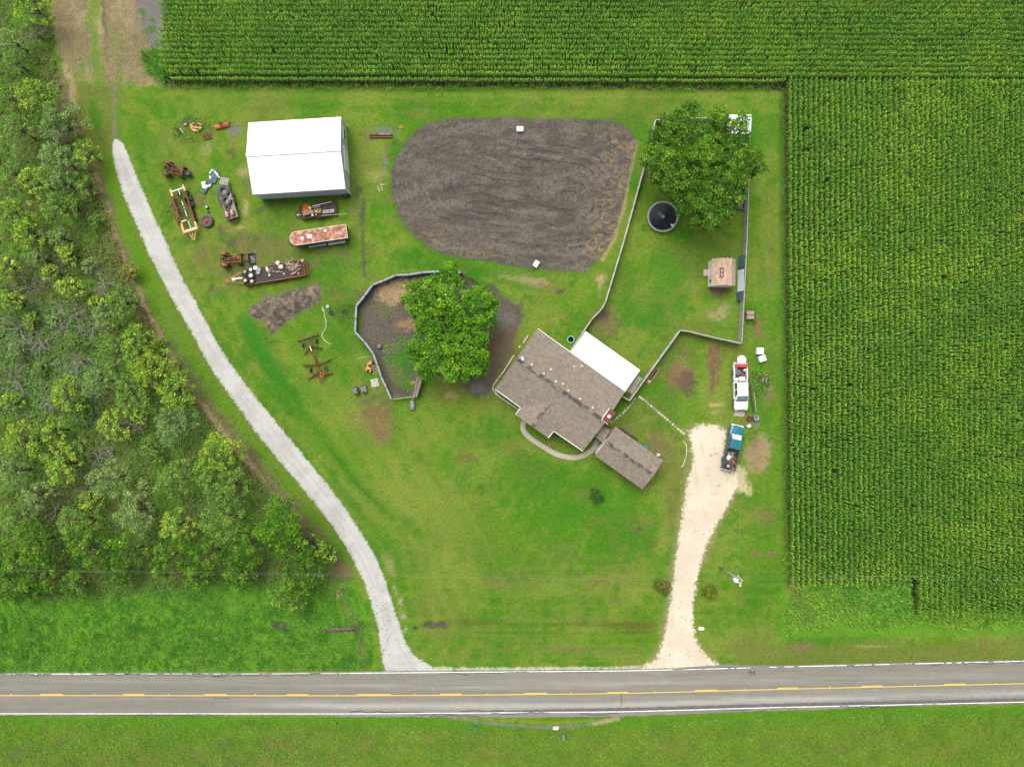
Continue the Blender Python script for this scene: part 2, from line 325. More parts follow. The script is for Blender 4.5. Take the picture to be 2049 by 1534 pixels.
# brown and bare spots of the yard
for e in [(1362, 745, 34, 44, 0, BROWN, .75), (1362, 738, 16, 26, 0, TANC, .35), (1378, 775, 20, 20, 0, DKBR, .5), (1428, 735, 13, 42, 0, BROWN, .9), (1428, 745, 8, 26, 0, DKBR, .5), (1516, 905, 20, 44, 0, TANC, .7),
          (1516, 900, 12, 40, 0, BROWN, .5), (1440, 625, 22, 18, -20, TANC, .5), (1440, 583, 22, 7, 0, BROWN, .8), (1515, 655, 10, 22, 0, BROWN, .85), (1530, 775, 14, 12, 0, TANC, .5), (1540, 790, 12, 12, 0, BROWN, .5),
          (1435, 815, 16, 24, 0, G_DRY, .8), (1212, 640, 24, 26, 30, BROWN, .7), (1208, 632, 10, 14, 30, DKBR, .7), (1202, 553, 10, 9, 0, TANC, .6), (1200, 575, 5, 22, 0, TANC, .5),
          (1095, 573, 30, 10, 20, BROWN, .55), (1050, 560, 50, 9, 10, TANC, .45), (1120, 583, 9, 6, 0, DKBR, .7), (745, 835, 36, 34, 0, BROWN, .6), (765, 870, 16, 20, 0, BROWN, .5), (735, 800, 25, 14, 0, DKBR, .35),
          (930, 915, 28, 22, 0, G_OLIVE, .7), (985, 1165, 30, 14, 0, BROWN, .4), (1195, 1165, 30, 9, 0, BROWN, .4), (1530, 1030, 24, 18, 0, BROWN, .45), (1510, 1108, 13, 7, 0, BROWN, .8), (1540, 1110, 11, 7, 0, BROWN, .7),
          (1446, 1092, 6, 6, 0, BROWN, .8), (1280, 1058, 7, 5, 0, DKBR, .9), (1312, 1047, 10, 6, 0, DKBR, .5), (1330, 1075, 16, 40, 5, G_DRY, .8), (1345, 1020, 12, 50, 10, G_OLIVE, .7),
          (790, 760, 60, 10, -60, DKBR, .3), (470, 262, 12, 16, 0, GREYD, .9), (415, 262, 12, 6, 0, BROWN, .4), (470, 300, 10, 8, 0, BROWN, .5), (415, 300, 10, 12, 0, TANC, .3), (770, 262, 26, 10, 0, GREYD, .7),
          (770, 325, 8, 18, 10, GREYD, .9), (762, 350, 26, 12, 0, TANC, .3), (790, 300, 14, 20, 0, G_LUSH, .6), (485, 345, 12, 14, 0, TANC, .45), (492, 375, 8, 22, 0, BROWN, .45), (492, 420, 6, 18, 0, TANC, .5),
          (482, 455, 10, 4, 0, TANC, .7), (715, 390, 5, 16, 0, DKBR, .6), (722, 430, 5, 16, 0, DKBR, .5), (700, 360, 8, 18, 0, BROWN, .5), (640, 395, 30, 6, 0, BROWN, .5), (1470, 400, 14, 22, 0, BROWN, .8),
          (1340, 370, 24, 16, 0, BROWN, .5), (1297, 345, 16, 14, 0, BROWN, .5), (675, 505, 30, 8, 0, BROWN, .4), (750, 500, 20, 12, 0, BROWN, .25), (490, 480, 50, 14, 0, DKBR, .18),
          (1255, 870, 14, 12, 40, BROWN, .7), (1310, 885, 20, 14, 40, BROWN, .6), (1280, 965, 22, 12, 30, BROWN, .6), (1165, 990, 24, 12, 0, G_OLIVE, .8), (1500, 838, 12, 8, 0, BROWN, .8), (1512, 848, 9, 6, 0, GREYD, .9),
          (1490, 770, 8, 46, 0, BROWN, .7), (1478, 700, 20, 9, 0, G_OLIVE, .6), (1480, 850, 22, 5, 0, BROWN, .6), (1475, 1200, 14, 8, 0, G_OLIVE, .3), (1230, 870, 20, 26, 40, G_OLIVE, .6), (1565, 170, 6, 12, 0, DKBR, .8)]:
    E(e[0], e[1], e[2] * 1.12, e[3] * 1.12, e[4], e[5], k=min(1, e[6] * 1.2), f=.9, na=1.5)
Ln([(1570, 180), (1576, 900), (1580, 1170)], 5, (.1, .09, .04), .5, 3, 8); Ln([(1561, 200), (1568, 900), (1572, 1100)], 4, G_LUSH, .5)
Ln([(330, 172), (900, 172), (1565, 176)], 4, DKBR, .5, 2, 6)
Ln([(728, 400), (726, 470), (729, 550)], 3.5, DKBR, .6, 2, 3); Ln([(715, 400), (712, 470)], 3, BROWN, .5)
Ln([(1274, 285), (1262, 340), (1246, 420), (1228, 480), (1205, 520)], 4, TANC, .95, 2, 4)
Ln([(1255, 300), (1245, 400), (1225, 460)], 5, TANC, .45, 3, 14)
for i in range(230):
    x, y = rng.uniform(335, 790), rng.uniform(235, 600)
    if 490 < x < 705 and 230 < y < 400: continue
    q = rng.random(); a = rng.uniform(2.5, 8) * (1.6 if q > .85 else 1); E(x, y, a * rng.uniform(1, 2), a, rng.uniform(0, 180), (BROWN, DKBR, G_LUSH, BROWN, G_OLIVE)[int(q * 5)], .55, .8, 2.2)
for i in range(260):
    x, y = rng.uniform(780, 1560), rng.uniform(560, 1330); q = rng.random(); a = rng.uniform(2, 6); E(x, y, a * rng.uniform(1, 2), a, rng.uniform(0, 180), (BROWN, G_LUSH, G_LUSH, G_DRY, G_OLIVE)[int(q * 5)], .4, .8, 2.2)
# lush rim of the garden plot and of the track
GARDEN = [(880, 240), (850, 250), (820, 275), (795, 310), (783, 345), (785, 385), (795, 420), (812, 455), (840, 480), (870, 500), (905, 512), (950, 518), (1010, 528), (1060, 535), (1110, 540), (1150, 543), (1172, 543), (1190, 525), (1215, 495), (1235, 450), (1250, 390), (1264, 330), (1274, 285), (1262, 262), (1240, 245), (1200, 240), (1100, 238), (1000, 236), (920, 235)]
Pg([(x + (6 if x > 1024 else -6), y + (8 if y > 390 else -3)) for x, y in GARDEN], G_LUSH, .45, 8, 10)
Pg(GARDEN, SOILC, 1, 3, 4, 5)
TL = [(228, 279), (224, 300), (232, 340), (247, 390), (265, 430), (290, 490), (320, 550), (350, 610), (385, 665), (420, 735), (465, 795), (505, 855), (550, 910), (595, 965), (635, 1010), (675, 1065), (705, 1115), (730, 1165), (745, 1215), (757, 1260), (763, 1300), (770, 1342)]
TR = [(240, 279), (255, 305), (268, 340), (290, 390), (310, 440), (340, 500), (365, 560), (395, 610), (425, 670), (455, 720), (500, 780), (545, 835), (590, 890), (635, 945), (680, 1000), (715, 1055), (745, 1100), (763, 1140), (780, 1190), (795, 1240), (812, 1285), (830, 1312), (864, 1333), (864, 1342)]
def spline(P, n=5):
    out = []
    for i in range(len(P) - 1):
        a, b, c, d = (np.array(P[max(i - 1, 0)]), np.array(P[i]), np.array(P[i + 1]), np.array(P[min(i + 2, len(P) - 1)]))
        for k in range(n):
            t_ = k / n; out.append(tuple(.5 * ((2 * b) + (c - a) * t_ + (2 * a - 5 * b + 4 * c - d) * t_ ** 2 + (3 * b - a - 3 * c + d) * t_ ** 3)))
    return out + [P[-1]]
def relax(P):
    P = [np.array(p, float) for p in P]
    for _ in range(3): P = [P[0]] + [(P[i - 1] + 2 * P[i] + P[i + 1]) / 4 for i in range(1, len(P) - 1)] + [P[-1]]
    return [tuple(p) for p in P]
TL = relax(spline(TL[:-4], 3)) + TL[-4:]; TR = relax(spline(TR[:-5], 3)) + TR[-5:]
TRACK = TL + TR[::-1]
# woods floor, the dry strips beside it, the grass strip by the track
WOODS = [(-400, -400), (110, -400), (105, 90), (120, 160), (150, 230), (175, 300), (205, 380), (240, 480), (270, 570), (330, 690), (385, 780), (450, 880), (520, 960), (590, 1030), (650, 1100), (690, 1150), (690, 1175), (400, 1170), (200, 1195), (-400, 1205)]
Pg([(120, 160), (230, 165), (245, 280), (235, 330), (265, 420), (330, 560), (450, 780), (560, 920), (700, 1110), (760, 1330), (700, 1330), (520, 1100), (150, 600)], G_MID, .8, 5, 8)
Pg(WOODS, (.085, .12, .03), 1, 8, 16, 10)
sel = ss(-10, 20, sdf(PX, PY, WOODS)); lay((.12, .095, .05), sel * ss(0, .25, N2 + .5 * N3) * .8); lay((.08, .2, .02), sel * ss(-.05, .2, fbm(PX / 22, PY / 22, 77)) * .8)
lay((.07, .17, .02), sel * ss(.05, .2, N1 + N3) * .5)
Ln([(118, 150), (150, 240), (178, 330), (215, 420), (238, 500), (270, 590), (310, 660), (360, 745), (400, 800), (455, 870), (505, 935), (560, 990), (620, 1060), (690, 1150)], 13, (.14, .1, .06), .85, 8, 18)
Ln([(190, 350), (222, 440), (245, 520), (290, 610), (330, 690), (390, 790), (450, 870), (530, 960)], 4, TANC, .5, 3, 10)
Ln([(330, 620), (370, 720), (440, 820), (520, 920), (600, 1030)], 5, (.12, .13, .06), .5, 4, 9)
Ln([(232, 290), (250, 400), (300, 520), (370, 660), (450, 790), (560, 930), (660, 1060)], 5, G_OLIVE, .5, 4, 8)
# hay-coloured mown strip at the upper left, bare soil beside the corn
Pg([(100, -300), (275, -300), (270, 0), (290, 60), (330, 150), (330, 170), (190, 168), (135, 165), (118, 100), (100, 20)], (.31, .235, .14), .9, 9, 22, 16); lay((.12, .17, .03), ss(.02, .2, fbm(PX / 9, PY / 30, 61)) * .75 * (PX < 330) * (PY < 168) * ss(110, 130, PX))
Pg([(140, 60), (300, 90), (290, 165), (150, 170)], G_OLIVE, .45, 10, 30, 20)
Ln([(182, -300), (185, 60), (195, 160)], 9, (.1, .18, .025), .85, 6, 16); Ln([(228, 60), (240, 110), (235, 160)], 9, (.12, .19, .03), .8, 6, 14); Ln([(150, 110), (160, 165)], 12, (.12, .17, .035), .7, 8, 16); Ln([(205, -200), (208, 40), (218, 165)], 3, DKBR, .5, 2, 6); Ln([(178, 60), (182, 150)], 2.5, GREYD, .6)
Pg([(262, -300), (340, -300), (340, 110), (318, 112), (290, 80), (268, 40)], (.15, .14, .13), 1, 4, 8, 8)
for x, y, r in [(285, 25, 10), (300, 60, 9), (330, 110, 14), (315, 85, 8), (308, 130, 18), (335, 135, 22), (270, 75, 7), (120, 118, 8), (305, 40, 6)]: E(x, y, r, r, 0, G_LUSH, .8, .6)
Ln([(145, 165), (148, 215)], 7, (.28, .2, .12), .8); Pg([(150, 170), (235, 170), (232, 280), (200, 340), (165, 260)], G_OLIVE, .7, 6, 14); E(190, 235, 12, 45, -15, G_LUSH, .8); Ln([(228, 172), (230, 275)], 3, GREYD, .6)
# rough verges along the road
Pg([(-700, 1185), (400, 1165), (690, 1160), (735, 1200), (752, 1340), (-700, 1346)], G_BRIGHT, .85, 4, 6)
Pg([(-700, 1260), (720, 1262), (745, 1340), (-700, 1346)], G_MID, .45, 20, 10)
lay((.13, .2, .03), ss(0, .25, fbm(PX / 200, PY / 5, 33)) * .4 * ss(1240, 1270, PY) * (1 - ss(1325, 1345, PY)))
Pg([(80, 1160), (400, 1150), (420, 1190), (100, 1200)], (.13, .13, .05), .7, 8, 24); E(350, 1165, 30, 8, 0, TANC, .5)
Pg([(662, 1165), (700, 1170), (690, 1195), (665, 1190)], TANC, .9, 4, 10); Ln([(690, 1215), (708, 1235), (720, 1270), (730, 1330)], 8, BROWN, .7, 5, 10); E(700, 1225, 10, 14, 0, TANC, .6)
E(560, 1250, 24, 8, 0, DKBR, .9); E(575, 1258, 12, 5, 10, (.05, .045, .06), .8); E(685, 1259, 38, 7, -2, DKBR, .7)
E(868, 1250, 36, 10, -5, (.07, .055, .03), .95); E(870, 1250, 20, 5, -5, (.09, .09, .1), .8, .6, 3)
lay((.085, .095, .02), ss(-.05, .2, fbm(PX / 220, PY / 6, 41) + .2 * N3) * .8 * (ss(1230, 1243, PY) - ss(1262, 1275, PY)) * ss(890, 940, PX) * (1 - ss(1290, 1320, PX)))
lay((.15, .14, .05), ss(-.02, .2, fbm(PX / 180, PY / 6, 43) + .2 * N3) * .7 * (ss(1285, 1295, PY) - ss(1310, 1325, PY)) * ss(850, 900, PX) * (1 - ss(1250, 1300, PX)))
Pg([(1560, 1170), (1830, 1165), (1835, 1225), (2700, 1225), (2700, 1250), (1560, 1275)], G_BRIGHT, .85, 6, 14); E(1720, 1195, 60, 25, 0, (.03, .16, .03), .7)
E(1610, 1225, 18, 30, 0, BROWN, .6, .7, 2); E(1595, 1180, 14, 26, 0, BROWN, .6, .7, 2)
Pg([(1470, 1288), (2700, 1282), (2700, 1320), (1480, 1330)], G_OLIVE, .65, 6, 14, 10); E(1600, 1292, 32, 9, 0, BROWN, .7); E(1750, 1292, 40, 4, 0, TANC, .4); Ln([(1970, 1270), (1972, 1305)], 1.5, BROWN, .8); Ln([(1962, 1278), (1964, 1300)], 1, DKBR, .8)
Pg([(-700, 1434), (700, 1434), (1100, 1440), (1600, 1420), (2700, 1400), (2700, 2200), (-700, 2200)], (.075, .165, .013), .85, 4, 4)
lay((.12, .15, .025), ss(0, .22, fbm(PX / 120, PY / 22, 51) + .3 * N3) * .65 * ss(1445, 1465, PY)); lay(BROWN, ss(.1, .3, fbm(PX / 60, PY / 20, 53) + .4 * N3) * .6 * ss(1460, 1480, PY))
lay(DKBR, ss(.12, .3, fbm(PX / 45, PY / 30, 55) + .5 * N3) * .5 * ss(1465, 1490, PY) * (1 - ss(540, 700, PX)))
Pg([(-700, 1436), (700, 1436), (1100, 1445), (1600, 1424), (2700, 1405), (2700, 1415), (1600, 1438), (1100, 1456), (700, 1450), (-700, 1452)], (.06, .19, .012), .6, 4, 6)
ARC = [(900, 1436), (960, 1443), (1030, 1450), (1100, 1455), (1160, 1452), (1230, 1436), (1260, 1428)]
Ln(ARC, 2.6, GREYD, .9, 1.5, 3); Ln([(1190, 1447), (1235, 1437)], 4, TANC, .6); Ln([(900, 1434), (1000, 1440), (1100, 1446), (1190, 1441)], 3, (.17, .2, .03), .8)
for x, y, r in [(75, 1525, 8), (170, 1510, 8), (170, 1528, 7), (200, 1520, 6), (250, 1520, 5), (950, 1465, 25)]: E(x, y, r, r * .7, 0, (.05, .13, .04), .7)
E(1107, 1468, 8, 4, 0, DKBR, .8); E(1140, 1465, 8, 4, 0, DKBR, .6)
Ln([(500, 650), (530, 720), (570, 790), (640, 870), (700, 950), (760, 1010), (850, 1075)], 12, G_LUSH, .6, 12, 10); Ln([(490, 640), (520, 700), (560, 760)], 16, (.03, .15, .012), .7, 10, 10)
Ln([(660, 900), (720, 975), (790, 1040)], 3, (.04, .11, .01), .6, 3, 4)
E(880, 1040, 110, 60, 30, G_DRY, .45, .9); E(1150, 1020, 130, 60, 0, (.05, .165, .01), .5, .9); E(960, 870, 60, 30, 0, G_LUSH, .4, .9); E(690, 830, 50, 40, 0, G_DRY, .5, .9)
Ln([(860, 1338), (1000, 1338), (1240, 1336), (1320, 1334)], 3, (.45, .42, .33), .85, 2, 5); Ln([(1420, 1331), (1470, 1330)], 3, GREYD, .8)
Pg([(650, 1470), (2700, 1430), (2700, 2200), (650, 2200)], (.12, .155, .022), .5, 14, 26, 12); Pg([(-700, 1500), (700, 1500), (700, 2200), (-700, 2200)], (.105, .125, .03), .5, 12, 22, 10)
for e in [(1362, 742, 34, 44, 0, (.15, .1, .055), .8), (1376, 765, 16, 22, 0, DKBR, .5), (1428, 735, 14, 44, 0, (.15, .095, .05), .9), (1428, 748, 8, 22, 0, (.09, .065, .045), .6), (1516, 905, 18, 46, 0, (.25, .18, .1), .75), (1510, 880, 9, 24, 0, (.15, .11, .06), .5), (742, 822, 30, 22, 20, (.14, .095, .045), .6), (758, 868, 12, 16, 0, BROWN, .6), (1130, 1168, 18, 6, 0, BROWN, .3), (930, 915, 22, 16, 0, (.12, .11, .035), .7), (1320, 905, 30, 34, 40, (.15, .12, .05), .6), (1255, 862, 26, 16, 40, (.14, .11, .05), .6)]:
    E(*e[:6], k=e[6], f=.6, na=1.8)
for e in [(1100, 940, 80, 24, 20, G_LUSH, .6), (1000, 860, 40, 40, 0, G_LUSH, .5), (1300, 620, 70, 40, 0, (.04, .16, .012), .6), (1340, 540, 50, 50, 0, (.045, .165, .012), .5), (1240, 1000, 60, 30, 0, (.05, .17, .012), .5), (900, 930, 40, 30, 0, (.05, .16, .012), .4)]: E(*e[:6], k=e[6], f=.9)
# pen under the tree
PEN = [(722, 640), (718, 600), (742, 572), (790, 552), (870, 545), (925, 548), (965, 575), (1000, 588), (1035, 610), (1050, 632), (1030, 665), (1020, 700), (1000, 738), (985, 770), (965, 785), (935, 785), (915, 765), (860, 740), (845, 750), (832, 790), (785, 793), (760, 750), (740, 705), (722, 672)]
Pg(PEN, (.105, .09, .072), 1, 3, 6, 8)
E(765, 620, 30, 22, 0, (.11, .115, .05), .7); E(800, 580, 34, 18, -10, (.36, .25, .12), .8, .7, 2.4); E(800, 572, 16, 10, 0, GREYD, .7); E(845, 560, 30, 8, -8, (.35, .22, .1), .7)
E(800, 725, 30, 45, -10, G_LUSH, .95, .5); E(795, 745, 16, 30, -30, BROWN, .7); E(820, 650, 26, 14, 0, (.33, .2, .1), .6); E(815, 770, 20, 14, 0, G_LUSH, .7); E(826, 765, 6, 4, 0, TANC, .7)
E(830, 700, 20, 20, 0, G_MID, .6); E(1005, 640, 30, 30, 30, GREYD, .7); E(990, 690, 26, 50, 25, (.1, .065, .035), .75); E(1000, 720, 30, 50, 28, (.1, .075, .05), .8, .7); E(960, 770, 30, 24, 0, (.11, .09, .075), .9, .6); E(1012, 700, 22, 55, 28, (.13, .1, .06), .6, .8); E(955, 775, 16, 10, 0, GREYD, .8)
E(935, 750, 18, 14, 0, (.08, .065, .055), .8); E(890, 780, 45, 30, 0, G_OLIVE, .8); E(905, 790, 16, 10, 0, TANC, .35); E(865, 765, 16, 16, 0, G_LUSH, .6)
E(985, 575, 22, 8, 30, DKBR, .8); E(1040, 615, 8, 18, 20, DKBR, .6)
Ln([(755, 690), (768, 740), (785, 775), (815, 788)], 5, (.08, .068, .058), .8, 2, 3)
for i in range(60):
    a, b = rng.uniform(725, 850), rng.uniform(590, 680); E(a, b, 2.5, 1.8, 0, (.04, .035, .03), .8, .5, 0)
PILE = [(498, 618), (530, 598), (575, 583), (638, 571), (642, 600), (600, 625), (565, 650), (545, 668), (525, 640), (500, 634)]
Pg([(x, y) for x, y in PILE], (.15, .135, .12), 1, 3, 6, 8)
# limestone drive surroundings
DRIVE = [(1378, 862), (1390, 851), (1405, 846), (1440, 850), (1452, 862), (1449, 900), (1446, 940), (1474, 946), (1478, 972), (1457, 1010), (1435, 1050), (1415, 1090), (1402, 1130), (1394, 1170), (1388, 1210), (1387, 1255), (1395, 1282), (1413, 1310), (1442, 1332), (1442, 1337), (1270, 1343), (1290, 1332), (1312, 1316), (1328, 1280), (1334, 1240), (1343, 1180), (1352, 1120), (1360, 1060), (1367, 1010), (1376, 960), (1388, 920), (1383, 885)]
Pg([(x + (9 if x > 1400 else -9), y) for x, y in DRIVE], (.22, .2, .09), .7, 7, 8, 8)
Pg([(1468, 925), (1492, 935), (1500, 990), (1478, 985), (1462, 960)], (.5, .42, .27), .7, 5, 12, 12)
E(1430, 810, 18, 5, 0, TANC, .7); E(1430, 825, 10, 5, 0, TANC, .5)
E(800, 1210, 8, 30, -15, (.4, .36, .28), .5, .8, 3); E(780, 1130, 12, 30, -20, TANC, .3)
# soil under the corn, painted extra dark for the shade between rows
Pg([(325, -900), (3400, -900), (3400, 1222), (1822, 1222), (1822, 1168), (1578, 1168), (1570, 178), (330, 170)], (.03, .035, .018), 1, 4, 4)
sel = (PY < -60) | (PX > 2120); far = ss(0, 30, np.maximum(-60 - PY, PX - 2120)) * (PY < 1220)
lay((.04, .1, .015), far)
farw = ss(0, 60, -150 - PX) * (PY < 1200); lay((.045, .11, .02), farw)
# two faint wheel marks and shallow unevenness of the lawn
Z = .03 * N2 + .02 * N3
Z[(abs(GX) > 82) | (abs(GY) > 62)] = 0
V = np.stack([GX.ravel(), GY.ravel(), np.minimum(Z.ravel(), .0) - .001], 1)
ny, nx = GX.shape; I = np.arange(ny * nx).reshape(ny, nx)
F = np.stack([I[:-1, :-1], I[:-1, 1:], I[1:, 1:], I[1:, :-1]], -1).reshape(-1, 4)
GRASSM = attr_mat('ground_cover', scale=2.4, amt=.3, bmp=.7, dist=.11, fine=7.0, big=.35)
tag(npmesh('ground', V, F, GRASSM, PC.reshape(-1, 3)), kind='structure')
# ------------------------------------------------------------ sheets laid on the ground
def sheet(name, poly, m, z=.012, step=.12, na=4, nb=6, col=None, hz=None, kind='structure', shrink=0, extra=None, blend=2.2):
    P = np.array(poly, float); a = W(P[:, 0].min() - 8, P[:, 1].max() + 8); b = W(P[:, 0].max() + 8, P[:, 1].min() - 8)
    xs = np.arange(a.x, b.x, step); ys = np.arange(a.y, b.y, step); X, Y = np.meshgrid(xs, ys)
    px = X / S + 1024.5; py = 767 - Y / S; d = sdf(px, py, poly)
    dd = d - shrink + na * fbm(px / 14, py / 14, 71) + nb * fbm(px / 3.5, py / 3.5, 73, 3)
    ins = dd > (-blend - 1.5 if blend else 0)
    c = ins[:-1, :-1] & ins[1:, 1:] & ins[:-1, 1:] & ins[1:, :-1]
    zz = np.full(X.shape, z) if hz is None else z + hz(px, py, d)
    cc = col(px, py, d)
    if blend:
        jx = np.clip(np.searchsorted(gx, xs), 0, len(gx) - 1); jy = np.clip(np.searchsorted(gy, ys), 0, len(gy) - 1); gc = PC[jy][:, jx]
        mm = ss(-blend, blend, dd)
        if extra is not None: mm = mm * extra(px, py, d)
        cc = gc * (1 - mm[..., None]) + cc * mm[..., None]
    I = np.arange(X.size).reshape(X.shape); F = np.stack([I[:-1, :-1], I[:-1, 1:], I[1:, 1:], I[1:, :-1]], -1)[c]
    u, inv = np.unique(F.ravel(), return_inverse=True)
    V = np.stack([X.ravel(), Y.ravel(), zz.ravel()], 1)[u]
    o = npmesh(name, V, inv.reshape(-1, 4), m, cc.reshape(-1, 3)[u]); 
    return tag(o, kind=kind)
SOILM = attr_mat('tilled_soil', scale=4.2, amt=.34, big=.2, bmp=.9, dist=.1, fine=10)
GRAVM = attr_mat('gravel', scale=5, amt=.09, big=.1, bmp=.4, dist=.04, fine=14)
def lerp(a, b, t): return np.array(a) * (1 - t[..., None]) + np.array(b) * t[..., None]
def soil_h(px, py, d):
    w = 150 - dline(px, py, [(925, 365), (1140, 400)]) + 20 * fbm(px / 70, py / 50, 81) + 5 * fbm(px / 12, py / 12, 82)
    return np.maximum(0, .05 + .012 * np.sin(w * .4) * ss(10, 30, d) + .1 * fbm(px / 5, py / 5, 83) + .06 * fbm(px / 2.2, py / 2.2, 84, 2)) * ss(0, 10, d + 2)
def soil_c(px, py, d):
    w = 150 - dline(px, py, [(925, 365), (1140, 400)]) + 20 * fbm(px / 70, py / 50, 81) + 5 * fbm(px / 12, py / 12, 82)
    rut = ss(.55, .95, np.sin(w * .4)) * ss(-.05, .15, fbm(px / 50, py / 18, 85) + .03) * ss(20, 45, d)
    c = lerp((.085, .075, .062), (.145, .128, .108), ss(-.3, .35, fbm(px / 30, py / 12, 86) + .5 * fbm(px / 3, py / 3, 87)))
    c = lerp(c, (.04, .036, .03), rut * .6); c = lerp(c, (.2, .18, .16), ss(.7, 1, np.sin(w * .33 + 2)) * ss(0, .2, fbm(px / 40, py / 16, 95)) * .5)
    c = lerp(c, (.06, .052, .046), ss(.04, .22, fbm(px / 4, py / 2.6, 88, 3)) * .7)
    c = lerp(c, (.28, .19, .09), ss(.0, .3, fbm(px / 8, py / 5, 90)) * ss(1180, 1250, px + (py - 300) * .25) * .8)
    c = lerp(c, (.2, .14, .08), ss(0, .3, fbm(px / 8, py / 4, 92)) * (1 - ss(8, 60, d)) * ss(400, 480, py) * (px < 1000))
    return lerp(c, (.09, .13, .03), ss(.05, .25, fbm(px / 10, py / 10, 91)) * (1 - ss(5, 22, d)) * .7)
sheet('garden_soil', GARDEN, SOILM, .008, .11, 3, 6, soil_c, soil_h)
def track_c(px, py, d):
    c = lerp((.35, .345, .325), (.43, .425, .405), ss(-.3, .3, fbm(px / 25, py / 25, 101) + .4 * fbm(px / 2.5, py / 2.5, 102, 2)))
    c = lerp(c, (.29, .285, .26), ss(.25, .9, np.cos(np.clip((d - 15) * .42, -3.1, 3.1))) * .35 * ss(-.25, .2, fbm(px / 30, py / 30, 105)))
    c = lerp(c, (.5, .5, .48), ss(.9, 1, np.cos(np.clip((d - 9) * .5, -3, 3))) * ss(-.1, .2, fbm(px / 40, py / 40, 103)) * .6)
    return lerp(c, (.25, .28, .17), ss(.22, .38, fbm(px / 5, py / 5, 104, 3) + .12 * (1 - ss(0, 6, d))) * .8)
sheet('gravel_track', TRACK, GRAVM, .012, .11, 2, 8, track_c, blend=2.0, extra=lambda px, py, d: 1 - .9 * ss(.18, .28, fbm(px / 3.5, py / 3.5, 201, 3)) * (py > 1210) * (px < 785))
def drive_c(px, py, d):
    c = lerp((.5, .43, .33), (.56, .50, .40), ss(-.3, .3, fbm(px / 40, py / 40, 111) + .4 * fbm(px / 3, py / 3, 112, 2)))
    c = lerp(c, (.42, .34, .235), ss(.1, .35, fbm(px / 16, py / 50, 113)) * .5)
    return lerp(c, (.2, .23, .08), ss(.2, .36, fbm(px / 4, py / 4, 114, 3) + .25 * (1 - ss(0, 9, d))) * .75)
sheet('limestone_driveway', DRIVE, GRAVM, .014, .11, 3, 13, drive_c)
PILEM = attr_mat('dirt_heap', scale=3.2, amt=.35, big=.3, bmp=.9, dist=.12, fine=8)
o = sheet('dirt_heap', PILE, PILEM, .01, .12, 6, 10, lambda px, py, d: lerp((.12, .105, .09), (.25, .2, .15), ss(-.2, .3, fbm(px / 7, py / 7, 121) + .4 * N_(px, py))),
          lambda px, py, d: np.maximum(0, .035 * d * (1 + fbm(px / 8, py / 8, 122)) * .55 + .15 * fbm(px / 4, py / 4, 123))) if False else None
def N_(px, py): return fbm(px / 2.5, py / 2.5, 124, 2)
o = sheet('dirt_heap', PILE, PILEM, .01, .12, 6, 10, lambda px, py, d: lerp((.085, .075, .06), (.22, .175, .125), ss(-.2, .3, fbm(px / 7, py / 7, 121) + .4 * N_(px, py))),
          lambda px, py, d: np.maximum(0, .03 * np.maximum(d, 0) + .15 * fbm(px / 4, py / 4, 123)), kind='stuff')
tag(o, 'long low heap of dark dirt and rubble on the grass below the flatbed trailer', 'dirt heap')
# straw tufts and litter on the pen floor are below; the road next
YC = lambda x: np.interp(x, [-2000, 0, 500, 700, 900, 1240, 1400, 1500, 2049, 4000], [1391, 1390, 1390.3, 1390.4, 1389.5, 1386, 1382.2, 1379, 1366.2, 1319])
YT = lambda x: np.interp(x, [-2000, 0, 500, 700, 1240, 1400, 1500, 2049, 4000], [1348, 1347.5, 1347.5, 1346, 1341.5, 1338, 1334.8, 1322, 1275])
YB = lambda x: np.interp(x, [-2000, 0, 500, 700, 1240, 1400, 1500, 2049, 4000], [1428, 1427, 1427, 1427.3, 1423.3, 1419, 1415.8, 1403.7, 1357])
xs_ = np.concatenate([[-2000, -1200, -600], np.arange(-300, 2351, 10), [2700, 3200, 4000]])
def smooth(f):
    def g(x): return np.mean([f(x + k) for k in (-60, -40, -20, 0, 20, 40, 60)], axis=0)
    return g
YC, YT, YB = smooth(YC), smooth(YT), smooth(YB)
def ribbon(xs, ya, yb, z, jit=0, jb=0):
    ya = ya + jit * fbm(xs / 6, xs * 0, 131) * 2; yb = yb + jb * fbm(xs / 6, xs * 0, 133) * 2
    k = S; n = len(xs)
    V = np.concatenate([np.stack([(xs - 1024.5) * k, (767 - ya) * k, np.full(n, z)], 1), np.stack([(xs - 1024.5) * k, (767 - yb) * k, np.full(n, z)], 1)])
    F = np.array([(i, n + i, n + i + 1, i + 1) for i in range(n - 1)]); return V, F
m, t, b = nt('asphalt'); tc = t.nodes.new('ShaderNodeTexCoord'); mp = t.nodes.new('ShaderNodeMapping'); mp.inputs['Scale'].default_value = (.03, 1, 1)
t.links.new(tc.outputs['Object'], mp.inputs[0])
n0 = noise(t, 1.1, 5, .6, mp.outputs[0]); n1 = noise(t, 9, 5, .75, tc.outputs['Object']); n2 = noise(t, .25, 4, .6, tc.outputs['Object'])
c = ramp(t, n0.outputs[0], [(.3, (.145, .138, .114)), (.48, (.2, .192, .162)), (.62, (.23, .222, .193)), (.75, (.31, .3, .27))]).outputs[0]
c = mix(t, 1, c, ramp(t, n1.outputs[0], [(.3, .78), (.7, 1.22)]).outputs[0], 'MULTIPLY'); c = mix(t, 1, c, ramp(t, n2.outputs[0], [(.35, .88), (.65, 1.1)]).outputs[0], 'MULTIPLY')
t.links.new(c, b.inputs['Base Color']); b.inputs['Roughness'].default_value = .85; bump(t, b, n1.outputs[0], .3, .02); ASPH = m
xr = np.concatenate([[-2000, -1000], np.arange(-300, 2351, 2.), [3000, 4000]])
